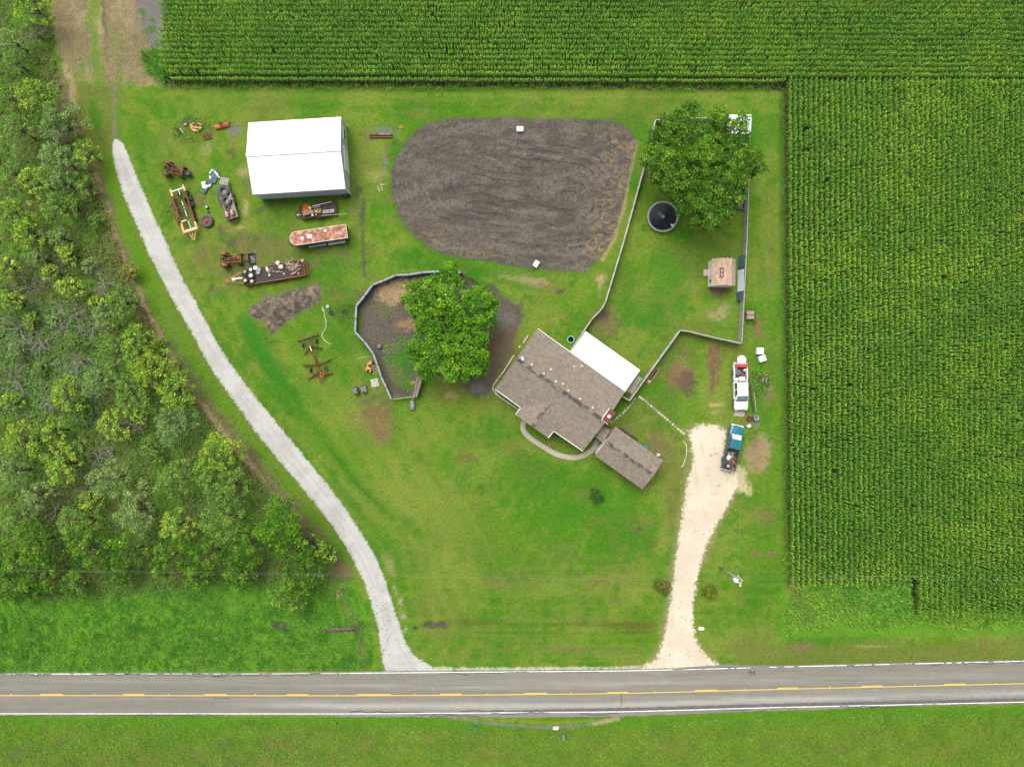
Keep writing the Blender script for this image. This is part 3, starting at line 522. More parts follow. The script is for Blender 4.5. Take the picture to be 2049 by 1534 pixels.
V, F = ribbon(xr, YT(xr) - 3.0 - 4 * np.exp(-((xr - 1440) / 60) ** 2), YB(xr) + 3.5 + 4 * np.exp(-((xr - 1120) / 260.) ** 2) + 2.5 * ss(600, 750, xr) * (1 - ss(1600, 1800, xr)), .02, 1.2, 2.0)
ya = V[:len(xr), 1]; yb_ = V[len(xr):, 1]; NR = 40; tt = np.linspace(0, 1, NR); RX = np.repeat(((xr - 1024.5) * S)[None], NR, 0); RY = ya[None] * (1 - tt[:, None]) + yb_[None] * tt[:, None]
rpx = np.repeat(xr[None], NR, 0); rpy = 767 - RY / S; T = np.repeat(tt[:, None], len(xr), 1)
cc = lerp((.175, .165, .138), (.205, .196, .168), ss(-.3, .3, fbm(rpx / 300, rpy / 4, 161) + .5 * fbm(rpx / 40, rpy / 5, 162)))
lane = lambda c, w: np.exp(-((T - c) / w) ** 2)
cc = lerp(cc, (.29, .28, .255), lane(.33, .07) * ss(480, 760, rpx) * ss(-.35, .25, fbm(rpx / 120, rpy / 5, 163)) * .8 * (1 - .5 * ss(1300, 1500, rpx)))
cc = lerp(cc, (.33, .32, .295), lane(.76, .075) * ss(380, 700, rpx) * ss(-.5, .15, fbm(rpx / 140, rpy / 6, 164)) * .9)
cc = lerp(cc, (.27, .26, .235), (lane(.62, .03) + lane(.22, .02)) * .5 * ss(-.2, .3, fbm(rpx / 200, rpy / 3, 165)))
cc = lerp(cc, (.3, .29, .265), ss(.1, .4, fbm((rpx + rpy * 1.2) / 30, (rpy - rpx) / 5, 166)) * .5 * np.exp(-((rpx - 830) / 70) ** 2) * (T < .45))
cc = lerp(cc, (.32, .31, .285), ss(.05, .4, fbm((rpx - rpy) / 30, rpy / 4, 167)) * .4 * np.exp(-((rpx - 1330) / 90) ** 2) * (T < .4))
I = np.arange(NR * len(xr)).reshape(NR, -1); F = np.stack([I[:-1, :-1], I[1:, :-1], I[1:, 1:], I[:-1, 1:]], -1).reshape(-1, 4)
ROADM = attr_mat('asphalt_surface', scale=4.5, amt=.13, big=.25, bmp=.25, dist=.02, fine=13)
road = tag(npmesh('road', np.stack([RX.ravel(), RY.ravel(), np.full(RX.size, .02)], 1), F, ROADM, cc.reshape(-1, 3)), kind='structure')
LINE_W = mat('worn_white_marking', (.78, .78, .76), (.45, .45, .42), 4, .7, lo=.42, hi=.68); LINE_Y = mat('yellow_marking', (.74, .49, .06), (.6, .4, .07), 6, .7, lo=.45, hi=.7)
TAR = mat('crack_sealant', (.035, .038, .045), (.06, .062, .07), 6, .5)
for f, off in ((YT, 0), (YB, 0)):
    w = np.where((f is YT) & (xr > 180) & (xr < 700), .65, 1.0) if f is YT else np.ones(len(xr))
    V, F = ribbon(xr, f(xr) - .82 * w, f(xr) + .82 * w, .026)
    if f is YT:   # the upper edge line is worn away in places
        keep = np.array([not (fbm(np.array([x / 9.]), np.array([3.]), 141)[0] > (.12 if x < 700 or x > 1440 else .5) or (1515 < x < 1540)) for x in xr[:-1]]); F = F[keep]
    npmesh('edge_line', V, F, LINE_W, parent=road)
V, F = ribbon(xr, YC(xr) - .2, YC(xr) + 1.3, .026); npmesh('centre_line', V, F, LINE_Y, parent=road)
for a, b_ in [(-85, -40), (81, 127), (247, 289), (409, 454), (575, 618), (714, 785), (881, 925), (1049, 1094), (1215, 1259), (1390, 1436), (1555, 1599), (1724, 1767), (1889, 1931), (2055, 2098)]:
    xx = np.arange(a, b_ + 1, 3.); V, F = ribbon(xx, YC(xx) - 2.5, YC(xx) - .9, .0265); npmesh('passing_dash', V, F, LINE_Y, parent=road)
# dark wheel-side stain strip and sealed cracks: markings of the surface
xx = np.arange(880., 2350, 2); V, F = ribbon(xx, YB(xx) - 2.2 - 5.5 * ss(900, 1200, xx), YB(xx) - 1.6, .0235, 1.3); npmesh('dark_patch_strip', V, F, mat('dark_asphalt', (.075, .075, .07), (.13, .125, .115), 3, .85), parent=road)
cv, cf = [], []
def crack(x0, x1, base, amp, seed, w=.45):
    xx = np.arange(x0, x1, 1.5); yy = base(xx) + amp * 2 * fbm(xx / 18, xx * 0 + seed, 151) + 1.2 * fbm(xx / 3, xx * 0 + seed, 152)
    V, F = ribbon(xx, yy - w, yy + w, .030); b0 = sum(len(v) for v in cv); cv.append(V); cf.append(F + b0)
for a, b_, f, o_, am, sd_ in [(30, 70, YT, 1, 2, 1), (60, 100, YT, 3, 3, 2), (190, 260, YT, 2, 3, 3), (250, 330, YT, 1.5, 2, 4), (330, 420, YT, 2, 3, 5), (385, 415, YT, 4, 2, 6), (420, 460, YT, 4, 3, 7), (425, 455, YT, 5, 3, 8), (465, 540, YT, 3, 3, 9), (560, 640, YT, 3, 4, 10), (880, 940, YT, 3, 4, 11), (950, 1010, YT, 3, 2, 12), (1010, 1090, YT, 1, 2, 13), (1130, 1200, YT, 2, 2, 14), (1345, 1400, YT, -1, 2, 15), (1400, 1500, YT, -2, 2, 16), (1700, 1760, YT, 2, 2, 17), (1780, 1830, YT, 1, 2, 18), (1862, 1885, YT, 3, 4, 19), (1925, 2010, YT, 3, 4, 20), (2020, 2049, YT, 2, 3, 21),
                          (270, 420, YB, 2, 2, 31), (410, 450, YB, 2.5, 2, 32), (700, 800, YB, -4, 3, 33), (760, 850, YB, -2, 2, 34), (830, 910, YB, 3, 4, 35), (860, 960, YB, 5, 4, 36), (920, 1010, YB, -4, 3, 37), (980, 1100, YB, 2, 3, 38), (1160, 1240, YB, 6, 5, 39), (1440, 1500, YB, 1.5, 2, 40), (1540, 1600, YB, 2, 2, 41), (1680, 1760, YB, 2, 3, 42), (1740, 1800, YB, 3, 3, 43), (1800, 1880, YB, 1.5, 2, 44), (1900, 1960, YB, 2, 2, 45), (1980, 2049, YB, 2, 2, 46), (425, 462, YC, 6, 1, 47), (60, 400, YB, 3, 1, 50)]:
    crack(a, b_, lambda x, f=f, o_=o_: f(x) + o_, am, sd_, .55 if am < 3 else .75)
V = np.concatenate(cv); F = np.concatenate(cf); npmesh('sealed_crack', V, F, TAR, parent=road)
mb = MB()
for dx in (0,): mb.box((0, 0, 0), (.09, 1.9, .01))
o = mb.build('expansion_joint', TAR, road); p = W(1243, 1398); o.location = (p.x, p.y, .03)
# raised reflectors
mb = MB(); mb.box((0, 0, .02), (.14, .16, .035), taper=.6); stud0 = None
for i, x in enumerate([22, 189, 338, 511, 673, 829, 976, 1143, 1310, 1491, 1660, 1831, 1992]):
    if stud0 is None:
        stud0 = mb.build('road_stud', LINE_Y); o = stud0
    else: o = stud0.copy(); link(o)
    p = W(x, float(YC(np.array([float(x)]))[0]) - 2); o.location = (p.x, p.y, .02)
    tag(o, 'small raised yellow reflector stud just above the yellow centre line of the road', 'road stud', 'reflector studs along the centre line')
# curved concrete walk and patio slab
def strip(name, pts, w, m, z, label=None, n=4):
    P = [W(*p) for p in pts]; cur = []
    for i in range(len(P) - 1):
        a = P[max(i - 1, 0)]; b = P[i]; c = P[i + 1]; d = P[min(i + 2, len(P) - 1)]
        for k in range(n):
            t_ = k / n; cur.append(.5 * ((2 * b) + (c - a) * t_ + (2 * a - 5 * b + 4 * c - d) * t_ ** 2 + (3 * b - a - 3 * c + d) * t_ ** 3))
    cur.append(P[-1]); V = []
    for i, p in enumerate(cur):
        d = (cur[min(i + 1, len(cur) - 1)] - cur[max(i - 1, 0)]).normalized(); nn = Vector((-d.y, d.x, 0)) * w / 2
        V += [(p.x + nn.x, p.y + nn.y, z), (p.x - nn.x, p.y - nn.y, z), (p.x + nn.x, p.y + nn.y, 0), (p.x - nn.x, p.y - nn.y, 0)]
    F = []
    for i in range(len(cur) - 1):
        a = 4 * i; b = 4 * i + 4; F += [(a, a + 1, b + 1, b), (a, b, b + 2, a + 2), (a + 1, a + 3, b + 3, b + 1)]
    mb = MB(); mb.add(V, F); return mb.build(name, m)
tag(strip('concrete_walk', [(1048, 842), (1046, 856), (1052, 868), (1066, 880), (1085, 892), (1110, 907), (1135, 914), (1158, 914), (1178, 905), (1190, 893), (1195, 880)], .72, CONC, .05), kind='structure')
mb = MB(); p = [W(1253, 782), (W(1277, 751)), W(1285, 757), W(1265, 788)]; mb.prism([(q.x, q.y) for q in p], 0, .06)
tag(mb.build('patio_slab', CONC), kind='structure')
# ------------------------------------------------------------ maize: leaves of every plant in one mesh per field block
def maize(name, plants, rowdir, label, seed):
    r = np.random.default_rng(seed); n = len(plants); L = 9
    X = np.repeat(plants[:, 0], L); Y = np.repeat(plants[:, 1], L); hs = np.repeat(plants[:, 2], L)
    k = np.tile(np.arange(L), n); N = n * L
    side = np.where(k % 2 == 0, 0, math.pi); base = np.repeat(rowdir + math.pi / 2 + r.normal(0, .42, n), L)
    a = base + side + r.normal(0, .3, N)
    z0 = hs * (.34 + .62 * k / (L - 1)) ; ln = np.where(k > 6, .2, .225) * r.uniform(.75, 1.15, N); w = r.uniform(.05, .08, N)
    up = np.where(k > 6, .8, .42) * r.uniform(.7, 1.3, N)
    dx, dy = np.cos(a), np.sin(a); nx_, ny_ = -dy, dx
    ts = [0, .38, .75, 1.0]; zz = [0, .30, .26, .02]; ww = [.5, 1, .85, .12]
    V = np.zeros((N, 8, 3))
    tw = r.normal(0, .35, N)
    for i in range(4):
        h = ln * ts[i]; z = z0 + ln * (zz[i] * up * 2 - .15 * ts[i] ** 2)
        for s_, j in ((1, 0), (-1, 1)):
            V[:, 2 * i + j, 0] = X + dx * h + nx_ * w * ww[i] * s_
            V[:, 2 * i + j, 1] = Y + dy * h + ny_ * w * ww[i] * s_
            V[:, 2 * i + j, 2] = z + s_ * tw * w * ww[i]
    F = (np.arange(N)[:, None, None] * 8 + np.array([[0, 1, 3, 2], [2, 3, 5, 4], [4, 5, 7, 6]])[None]).reshape(-1, 4)
    pxp = X / S + 1024; pyp = 767 - Y / S
    pat = .75 * fbm(pxp / 150, pyp / 90, 301) + .7 * fbm(pxp / 22, pyp / 22, 303) - .02
    yel = .75 * ss(-.2, .5, pat + r.normal(0, .12, N))
    c = np.stack([.08 + .12 * yel, .215 + .14 * yel, .018 + .01 * yel], 1) * (1 + r.normal(0, .26, N))[:, None]
    top = (.4 + .85 * (k / (L - 1)) ** 1.3)  # lower leaves painted darker: the canopy's shade is put into their colour
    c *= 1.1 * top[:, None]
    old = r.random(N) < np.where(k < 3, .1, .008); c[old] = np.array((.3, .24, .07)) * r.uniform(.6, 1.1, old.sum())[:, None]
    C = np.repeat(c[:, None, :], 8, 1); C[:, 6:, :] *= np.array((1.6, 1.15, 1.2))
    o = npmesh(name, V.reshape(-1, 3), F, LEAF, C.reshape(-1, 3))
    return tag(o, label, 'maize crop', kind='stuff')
def rows(pts_fn, nrow, s0, s1, sp, seed, keep):
    r = np.random.default_rng(seed); out = []
    for i in range(nrow):
        s = np.arange(s0, s1, sp) + r.normal(0, .04, int(math.ceil((s1 - s0) / sp)))[:len(np.arange(s0, s1, sp))]
        x, y = pts_fn(i, s); x = x + r.normal(0, .035, len(s)); y = y + r.normal(0, .035, len(s))
        px = x / S + 1024; py = 767 - y / S
        gap = fbm(px / 7, py / 7, 311, 2) > .36
        ok = keep(px, py) & ~gap
        hh = 2.15 * (1 + .35 * fbm(px / 60, py / 60, 313) ) * r.uniform(.85, 1.1, len(s))
        out.append(np.stack([x, y, hh], 1)[ok])
    return np.concatenate(out)
def k_top(px, py): return (px > 331 + 6 * fbm(py / 8, px * 0, 321)) & (px < 2140) & ((px < 1566) | (py < 163) | (px > 1836)) & ((py < 150) | (px > 342 + (py - 150) * .6))
P = rows(lambda i, s: (s, W(0, 168).y + .762 * i + 0 * s - .004 * (s - 20)), 22, W(325, 0).x, W(2145, 0).x, .2, 5, k_top)
P[P[:, 1] < W(0, 162).y, 2] *= .72
maize('maize_field', P, 0, 'dark green maize in level rows filling the top of the picture above the lawn', 21)
def k_right(px, py): return (px < 2140) & (py > 167 + (px > 1836) * 2) & (py < np.where(px < 1822, 1166 + 5 * fbm(px / 10, px * 0, 5), 1226)) & ~((px > 1812) & (px < 1822) & (py > 1150)) & (px > 1560 + (py > 900) * 6)
P = rows(lambda i, s: (W(1571, 0).x + .762 * i + 0 * s - (s - 45) * .0065, s), 55, W(0, 1232).y, W(0, 158).y, .2, 6, k_right)
maize('maize_field', P, math.pi / 2, 'green maize in upright rows filling the right side of the picture beside the lawn', 22)
# ------------------------------------------------------------ leafy crowns
def leaves(C, size, r, flat=.55):
    """one small folded quad per leaf at centres C (n,3)"""
    n = len(C); a = r.uniform(0, 2 * math.pi, n); nz = r.normal(0, flat, (n, 3)); nz[:, 2] = 1; nz /= np.linalg.norm(nz, axis=1)[:, None]
    u = np.stack([np.cos(a), np.sin(a), np.zeros(n)], 1); u -= nz * (u * nz).sum(1)[:, None]; u /= np.linalg.norm(u, axis=1)[:, None]
    v = np.cross(nz, u); s = size * r.uniform(.6, 1.3, n)[:, None]
    return np.stack([C - u * s, C - v * s * .42, C + u * s, C + v * s * .42], 1)
def crown(clumps, per_m2, leaf, cols, r, up=.35):
    """clumps: list of (x,y,z,radius,height); leaves thickest on each clump's upper shell"""
    Vs, Cs = [], []
    for (x, y, z, R, hh, tint) in clumps:
        n = max(12, int(per_m2 * R * R * 4.2)); a = r.uniform(0, 2 * math.pi, n); ct = r.uniform(-.1, 1, n); st = np.sqrt(1 - ct * ct)
        q = r.uniform(.8, 1.06, n) * (1 + .3 * np.sin(a * 3 + x * 5 + ct * 4)) 
        # twig bunches: pull leaves towards a few tips so the surface is broken
        k = max(5, int(R * 9)); ta = r.uniform(0, 2 * math.pi, k); tc_ = r.uniform(0, 1, k); ts_ = np.sqrt(1 - tc_ ** 2)
        tips = np.stack([ts_ * np.cos(ta), ts_ * np.sin(ta), tc_], 1) * r.uniform(.75, 1.15, k)[:, None]
        P = np.stack([st * np.cos(a), st * np.sin(a), ct], 1) * q[:, None]
        j = r.integers(0, k, n); m = r.uniform(.2, .8, n)[:, None] * (r.random(n) < .75)[:, None]
        P = P * (1 - m) + tips[j] * m + r.normal(0, .06, (n, 3))
        P = P * np.array([R, R, hh]) + np.array([x, y, z])
        V = leaves(P, leaf, r); Vs.append(V)
        c = np.array(cols[0])[None] * (1 - tint) + np.array(cols[1])[None] * tint
        c = c * 1.12 * (1 + r.normal(0, .25, n))[:, None] * np.array([1, 1, 1]) ; c = np.clip(c, .005, 1)
        hilit = r.random(n) < .18; c[hilit] *= np.array((2.1, 1.65, 1.5)); dk = r.random(n) < .25; c[dk] *= .5  # crown highlights and darks painted as random lighter and darker leaves
        Cs.append(np.repeat(c[:, None, :], 4, 1))
    return np.concatenate(Vs).reshape(-1, 3), np.concatenate(Cs).reshape(-1, 3)
def branches(mb, tips, base, h0, r0, n=5):
    """limbs that fork from the stem towards the clumps"""
    for i, tp in enumerate(tips):
        t_ = Vector(tp); s = Vector((base[0], base[1], h0 * random.uniform(.5, 1.0))); m = s.lerp(t_, .5) + Vector((random.uniform(-.3, .3), random.uniform(-.3, .3), -.15 * (t_ - s).length * .3))
        q = r0 * random.uniform(.3, .5); mb.tube([s, m, t_], [q, q * .6, q * .2], n)
def tree(name, label, px, py, rpx, h, cols, seed, lobes=None, leaf=.13, dens=46, group='trees of the wood', cat='tree', clump=.3, gaps=.0, tint=(0, 1), trunk=.16, nmul=1.0):
    """px,py: middle of the crown as seen; rpx crown radius in photo pixels; h tree height"""
    r = np.random.default_rng(seed); random.seed(seed); zc = h * .72; R = rpx * S * (1 - zc / H)
    root = thing(name, label, cat, px, py, zc, r.uniform(0, 0), group)
    cl = []; o0 = W(px, py, zc)
    if lobes:
        spots = []
        for (lx, ly, lr) in lobes:
            p = W(lx, ly, zc) - o0; Rl = lr * S; k = 130
            spots.append((p.x, p.y, Rl * .5, 1.0))
            for _ in range(k * 3):
                a = r.uniform(0, 6.283); q = math.sqrt(r.uniform(0, 1)) * .86; spots.append((p.x + Rl * q * math.cos(a), p.y + Rl * q * math.sin(a), 0, math.sqrt(max(0, 1 - q * q))))
        acc = []
        for s in spots:
            rc = clump * r.uniform(.75, 1.35)
            if all((s[0] - b[0]) ** 2 + (s[1] - b[1]) ** 2 > (1.0 * (rc + b[3]) * .68) ** 2 for b in acc): acc.append((s[0], s[1], s[3], rc))
        for (x, y, e, rc) in acc:
            cl.append((x, y, h * .5 + h * .4 * e * r.uniform(.8, 1.15), rc, rc * 1.15, r.uniform(*tint)))
            if e > .35: cl.append((x + r.normal(0, .3), y + r.normal(0, .3), h * .5 + h * .18 * e, rc * 1.0, rc * .6, 0))
    else:
        ph = r.uniform(0, 6.28, 4); rc0 = clump * R; acc = []
        for _ in range(int(240 * nmul)):
            a = r.uniform(0, 6.283); edge = 1 + .16 * math.sin(2 * a + ph[0]) + .12 * math.sin(3 * a + ph[1]) + .08 * math.sin(5 * a + ph[2])
            q = math.sqrt(r.uniform(0, 1)); x, y = R * edge * q * .9 * math.cos(a), R * edge * q * .9 * math.sin(a); rc = rc0 * r.uniform(.6, 1.25)
            if r.random() < gaps and fbm(np.array([x * .5 + seed]), np.array([y * .5]), 5, 2)[0] > .02: continue
            if all((x - b[0]) ** 2 + (y - b[1]) ** 2 > ((rc + b[3]) * .66) ** 2 for b in acc): acc.append((x, y, math.sqrt(max(0, 1 - q * q)), rc))
        for (x, y, e, rc) in acc: cl.append((x, y, (h * .2 if cat == 'shrub' else h * .45) + h * .45 * e * r.uniform(.7, 1.12), rc, rc * 1.05, r.uniform(*tint)))
    V, C = crown(cl, dens, leaf, cols, r)
    npmesh('crown', V, np.arange(len(V)).reshape(-1, 4), LEAF, C, parent=root)
    mb = MB(); mb.tube([(0, 0, 0), (.05, .03, h * .25), (0, .05, h * .5)], [trunk * 1.4, trunk, trunk * .7], 8)
    branches(mb, [(c[0], c[1], c[2] - .1) for c in cl[::max(1, len(cl) // 14)]], (0, 0), h * .5, trunk)
    mb.build('trunk', BARK, root, True)
    return root
GR_RICH = ((.045, .165, .006), (.13, .31, .012)); GR_BIG = ((.038, .12, .01), (.11, .24, .016))
MID = ((.08, .19, .03), (.15, .28, .04)); PALE = ((.12, .22, .07), (.2, .31, .08)); GREYG = ((.1, .21, .06), (.17, .28, .07)); YEL = ((.15, .3, .03), (.27, .38, .045)); YG = ((.12, .25, .028), (.22, .35, .03)); BRI = ((.022, .1, .006), (.11, .24, .014))
tree('pecan_tree', 'rich green broad tree with three lobes spreading over the dirt pen left of the house', 898, 645, 95, 9.5, GR_RICH, 41, group='big yard trees',
     lobes=[(888, 585, 50), (950, 620, 46), (850, 600, 42), (862, 640, 40), (940, 655, 40), (890, 690, 44), (930, 700, 44), (905, 730, 30), (955, 710, 26), (850, 725, 26), (895, 560, 32), (965, 605, 28), (840, 700, 22), (935, 735, 24)], leaf=.17, dens=60, clump=.78, trunk=.3)
tree('pecan_tree', 'dark green rounded tree standing over the trampoline and white roofed coop, largest in the yard', 1405, 325, 115, 11, GR_BIG, 42, group='big yard trees',
     lobes=[(1400, 310, 62), (1350, 270, 44), (1430, 260, 40), (1330, 320, 40), (1470, 320, 42), (1490, 310, 30), (1360, 350, 46), (1440, 370, 44), (1400, 390, 46), (1420, 420, 36), (1370, 385, 26), (1310, 305, 22), (1465, 385, 26), (1380, 250, 36), (1470, 262, 26), (1505, 330, 20), (1340, 345, 28), (1440, 425, 24), (1355, 375, 20)], leaf=.17, dens=56, clump=.85, trunk=.4)
WT = [  # px, py, r, height, palette, gaps, label
 (60, 10, 46, 5.5, YG, .1, 'green tree cut by the top edge near the upper left corner'),
 (18, 78, 30, 5, PALE, .2, 'small pale green tree on the left edge just under the top corner'),
 (24, 122, 26, 4.5, MID, .2, 'small green tree on the left edge below the pale corner tree'),
 (68, 190, 48, 6.5, YG, .05, 'bright yellow-green full tree left of the hay strip'),
 (8, 192, 26, 5, MID, .1, 'green tree on the left edge beside the bright full tree'),
 (118, 246, 52, 6, GREYG, .1, 'grey-green feathery tree facing the rounded end of the gravel track'),
 (28, 256, 42, 6, MID, .15, 'mid green tree on the left edge level with the barn roof'),
 (112, 316, 44, 6, PALE, .15, 'pale feathery tree below the grey-green one, left of the track end'),
 (172, 305, 32, 4.5, YG, .2, 'small yellow-green tree at the wood edge nearest the rusty tractor'),
 (20, 345, 34, 5, MID, .3, 'thin green tree on the left edge level with the rusty tractor'),
 (66, 362, 36, 5.5, YEL, .3, 'golden green tree with olive gaps near the left edge, level with the disc harrow'),
 (120, 366, 32, 5.5, GREYG, .1, 'narrow grey-green tree right of the golden one'),
 (170, 372, 26, 4, MID, .4, 'low green tree at the wood edge beside the brown ditch line'),
 (16, 420, 36, 6, YG, .1, 'yellow-green tree on the left edge level with the large loose wheel'),
 (112, 414, 38, 6, MID, .05, 'mid green tree with bright tips level with the harrow tongue'),
 (52, 466, 38, 6, YG, .15, 'light green tree left of centre in the wood, level with the small loader tractor'),
 (114, 474, 26, 4.5, PALE, .2, 'small pale tree above the bare brown clearing'),
 (70, 515, 24, 4.5, GREYG, .2, 'small grey-green tree between two bare snags'),
 (8, 532, 30, 5, YEL, .1, 'yellow tree cut by the left edge level with the flatbed trailer'),
 (132, 508, 22, 4, YEL, .1, 'little golden tree above the dead brushwood'),
 (98, 543, 20, 4, YEL, .1, 'little yellow tree among dead branches'),
 (137, 574, 28, 4.8, YEL, .05, 'brightest yellow tree of the wood, among dead grey branches'),
 (14, 602, 30, 5, YG, .1, 'green tree on the left edge level with the dirt heap'),
 (258, 545, 22, 2.2, ((.07, .17, .02), (.26, .2, .03)), .0, 'low orange tinged bush at the wood edge facing the small loader tractor'),
 (242, 602, 36, 5.5, MID, .1, 'round green tree close to the track, level with the dirt heap'),
 (208, 632, 28, 5, PALE, .2, 'pale tree joined to the lower left of the round track-side tree'),
 (190, 605, 18, 3.5, YEL, .2, 'small golden bush left of the round track-side tree'),
 (272, 678, 32, 5, YG, .1, 'yellow-green tree close to the track, level with the front harrow'),
 (222, 705, 38, 5.8, MID, .1, 'mid green tree left of the tree beside the front harrow'),
 (300, 735, 44, 6, YG, .1, 'wide light green tree at the wood edge level with the lawn mower'),
 (192, 762, 38, 6, GREYG, .1, 'grey-green tree left of the widest light green tree'),
 (128, 790, 36, 5.5, YG, .25, 'yellow-green tree beside the open green clearing at the left'),
 (352, 782, 40, 6, YG, .1, 'yellow-green tree bulging towards the gravel track at the level of the house'),
 (262, 795, 40, 6, MID, .1, 'green tree between the grey-green tree and the one bulging at the track'),
 (221, 853, 30, 5, YEL, .1, 'golden tree at the lower end of the open clearing'),
 (272, 828, 22, 5, YEL, .1, 'small golden tree right of the lower clearing'),
 (346, 850, 44, 6, GREYG, .25, 'thin grey-green tree with bare twigs beside the middle of the track'),
 (38, 885, 42, 6, YG, .1, 'light green tree on the left edge level with the garage'),
 (104, 862, 28, 5, YG, .2, 'small light green tree just below the open clearing'),
 (118, 932, 40, 6, YEL, .2, 'golden green tree left of centre level with the teal pickup'),
 (22, 945, 36, 6, GREYG, .1, 'grey-green tree on the left edge level with the teal pickup'),
 (72, 992, 34, 5.5, PALE, .1, 'pale rounded tree near the left edge above the dark hollow'),
 (218, 958, 44, 6.5, PALE, .1, 'pale grey-green tree in the middle of the lower wood'),
 (350, 958, 40, 6.5, MID, .05, 'dense mid green tree in the middle of the lower wood, right of the pale one'),
 (432, 908, 44, 6.5, YG, .05, 'light green tree at the wood edge nearest the front lawn'),
 (448, 975, 46, 6.5, MID, .05, 'mid green tree just below the one nearest the front lawn'),
 (350, 1052, 34, 6, YEL, .05, 'single yellow tree in the lower wood above the dark roadside row'),
 (272, 1022, 48, 6.5, PALE, .1, 'broad pale tree left of the single yellow tree'),
 (445, 1045, 50, 7, MID, .05, 'broad green tree left of the dense round roadside tree'),
 (150, 1045, 40, 6, MID, .2, 'green tree right of the dark hollow near the lower left'),
 (28, 1030, 38, 6, MID, .1, 'green tree on the left edge below the pale rounded tree'),
 (60, 1090, 50, 7, BRI, .05, 'bright green tree with yellow tips in the lower left corner of the wood'),
 (10, 1125, 38, 6.5, BRI, .05, 'bright green tree cut by the left edge at the lower end of the wood'),
 (170, 1100, 42, 6.5, BRI, .05, 'second bright green tree from the left edge in the roadside row'),
 (250, 1108, 40, 6.5, BRI, .05, 'dark green tree third along the roadside row'),
 (330, 1118, 38, 6.5, BRI, .05, 'dark green tree in the roadside row below the single yellow tree'),
 (410, 1112, 40, 6.5, BRI, .05, 'dark green tree in the middle right of the roadside row'),
 (490, 1098, 42, 6.8, BRI, .05, 'dark green tree against the dense round roadside tree'),
 (563, 1052, 48, 8, ((.05, .16, .01), (.1, .24, .013)), .0, 'dense bright green round tree at the corner of the wood beside the track'),
 (618, 1098, 36, 6.5, BRI, .0, 'dark green tree between the dense round tree and the track'),
 (652, 1105, 22, 5, YG, .0, 'small yellow-tipped tree nearest to the track'),
 (600, 1150, 46, 6.5, BRI, .0, 'dark green tree at the lower corner of the wood under the power line'),
 (575, 1195, 36, 5, ((.05, .17, .02), (.17, .27, .03)), .1, 'light tipped tree lowest on the roadside corner of the wood'),
 (75, 1155, 40, 5.5, BRI, .05, 'bright tree lowest at the left above the verge'),
 (20, 1178, 36, 5, BRI, .1, 'low green tree in the left corner nearest the road'),
 (145, 1172, 28, 4.5, BRI, .1, 'small bright tree right of the lowest left one'),
 (235, 1150, 28, 4.5, BRI, .1, 'small green tree on the lower fringe of the roadside row'),
 (390, 1152, 30, 4.5, BRI, .1, 'small green tree on the lower fringe right of the dry grass'),
 (480, 1148, 34, 5, BRI, .1, 'green tree on the lower fringe left of the corner trees'),
 (140, 410, 18, 3, YG, .2, 'small bush between the mid green tree and the clearing'),
 (318, 690, 14, 1.5, YG, .1, 'low bush at the edge of the brown ditch line'),
 (30, 700, 22, 2.2, PALE, .2, 'pale low bush in the middle of the left clearing'),
 (78, 735, 20, 2, MID, .2, 'mid green low bush in the clearing right of the pale one'),
 (150, 680, 22, 2.4, MID, .2, 'low green bush below the largest bare grey tree'),
 (60, 640, 20, 2.2, YG, .2, 'yellow-green low bush above the clearing snag'),
 (105, 640, 16, 1.8, PALE, .2, 'little pale bush left of the largest bare grey tree'),
 (160, 830, 22, 2.4, MID, .2, 'low green bush left of the golden tree at the clearing end'),
 (20, 800, 22, 2.4, YG, .2, 'yellow-green low bush on the left edge below the clearing'),
 (190, 440, 18, 2.2, MID, .2, 'low green bush in the brown clearing beside the track ditch'),
 (175, 530, 18, 2.0, PALE, .2, 'low pale bush above the leafless fan of branches'),
 (160, 900, 24, 3, MID, .2, 'green bush right of the golden green tree of the lower wood'),
 (300, 900, 26, 3.5, MID, .2, 'green bush left of the dense mid green tree of the lower wood'),
 (180, 1000, 24, 3.2, YG, .2, 'yellow-green bush above the dark roadside row'),
 (345, 735, 14, 1.6, YEL, .1, 'low yellow bush beside the widest light green tree')]
for i, (x, y, r_, h, pal, g, lb) in enumerate(WT):
    feather = pal in (PALE, GREYG, MID); solid = 'dense bright' in lb
    tree('tree' if r_ > 22 else 'bush', lb, x, y, r_ * (1.0 if (y > 780 or x > 200) else .88), h, pal, 100 + i, leaf=.13 if feather else .16, dens=62 if feather else (90 if solid else 50), clump=.2 if feather else (.3 if solid else .23), gaps=0 if solid else .15 + g, cat='tree' if r_ > 22 else 'bush', trunk=.13)
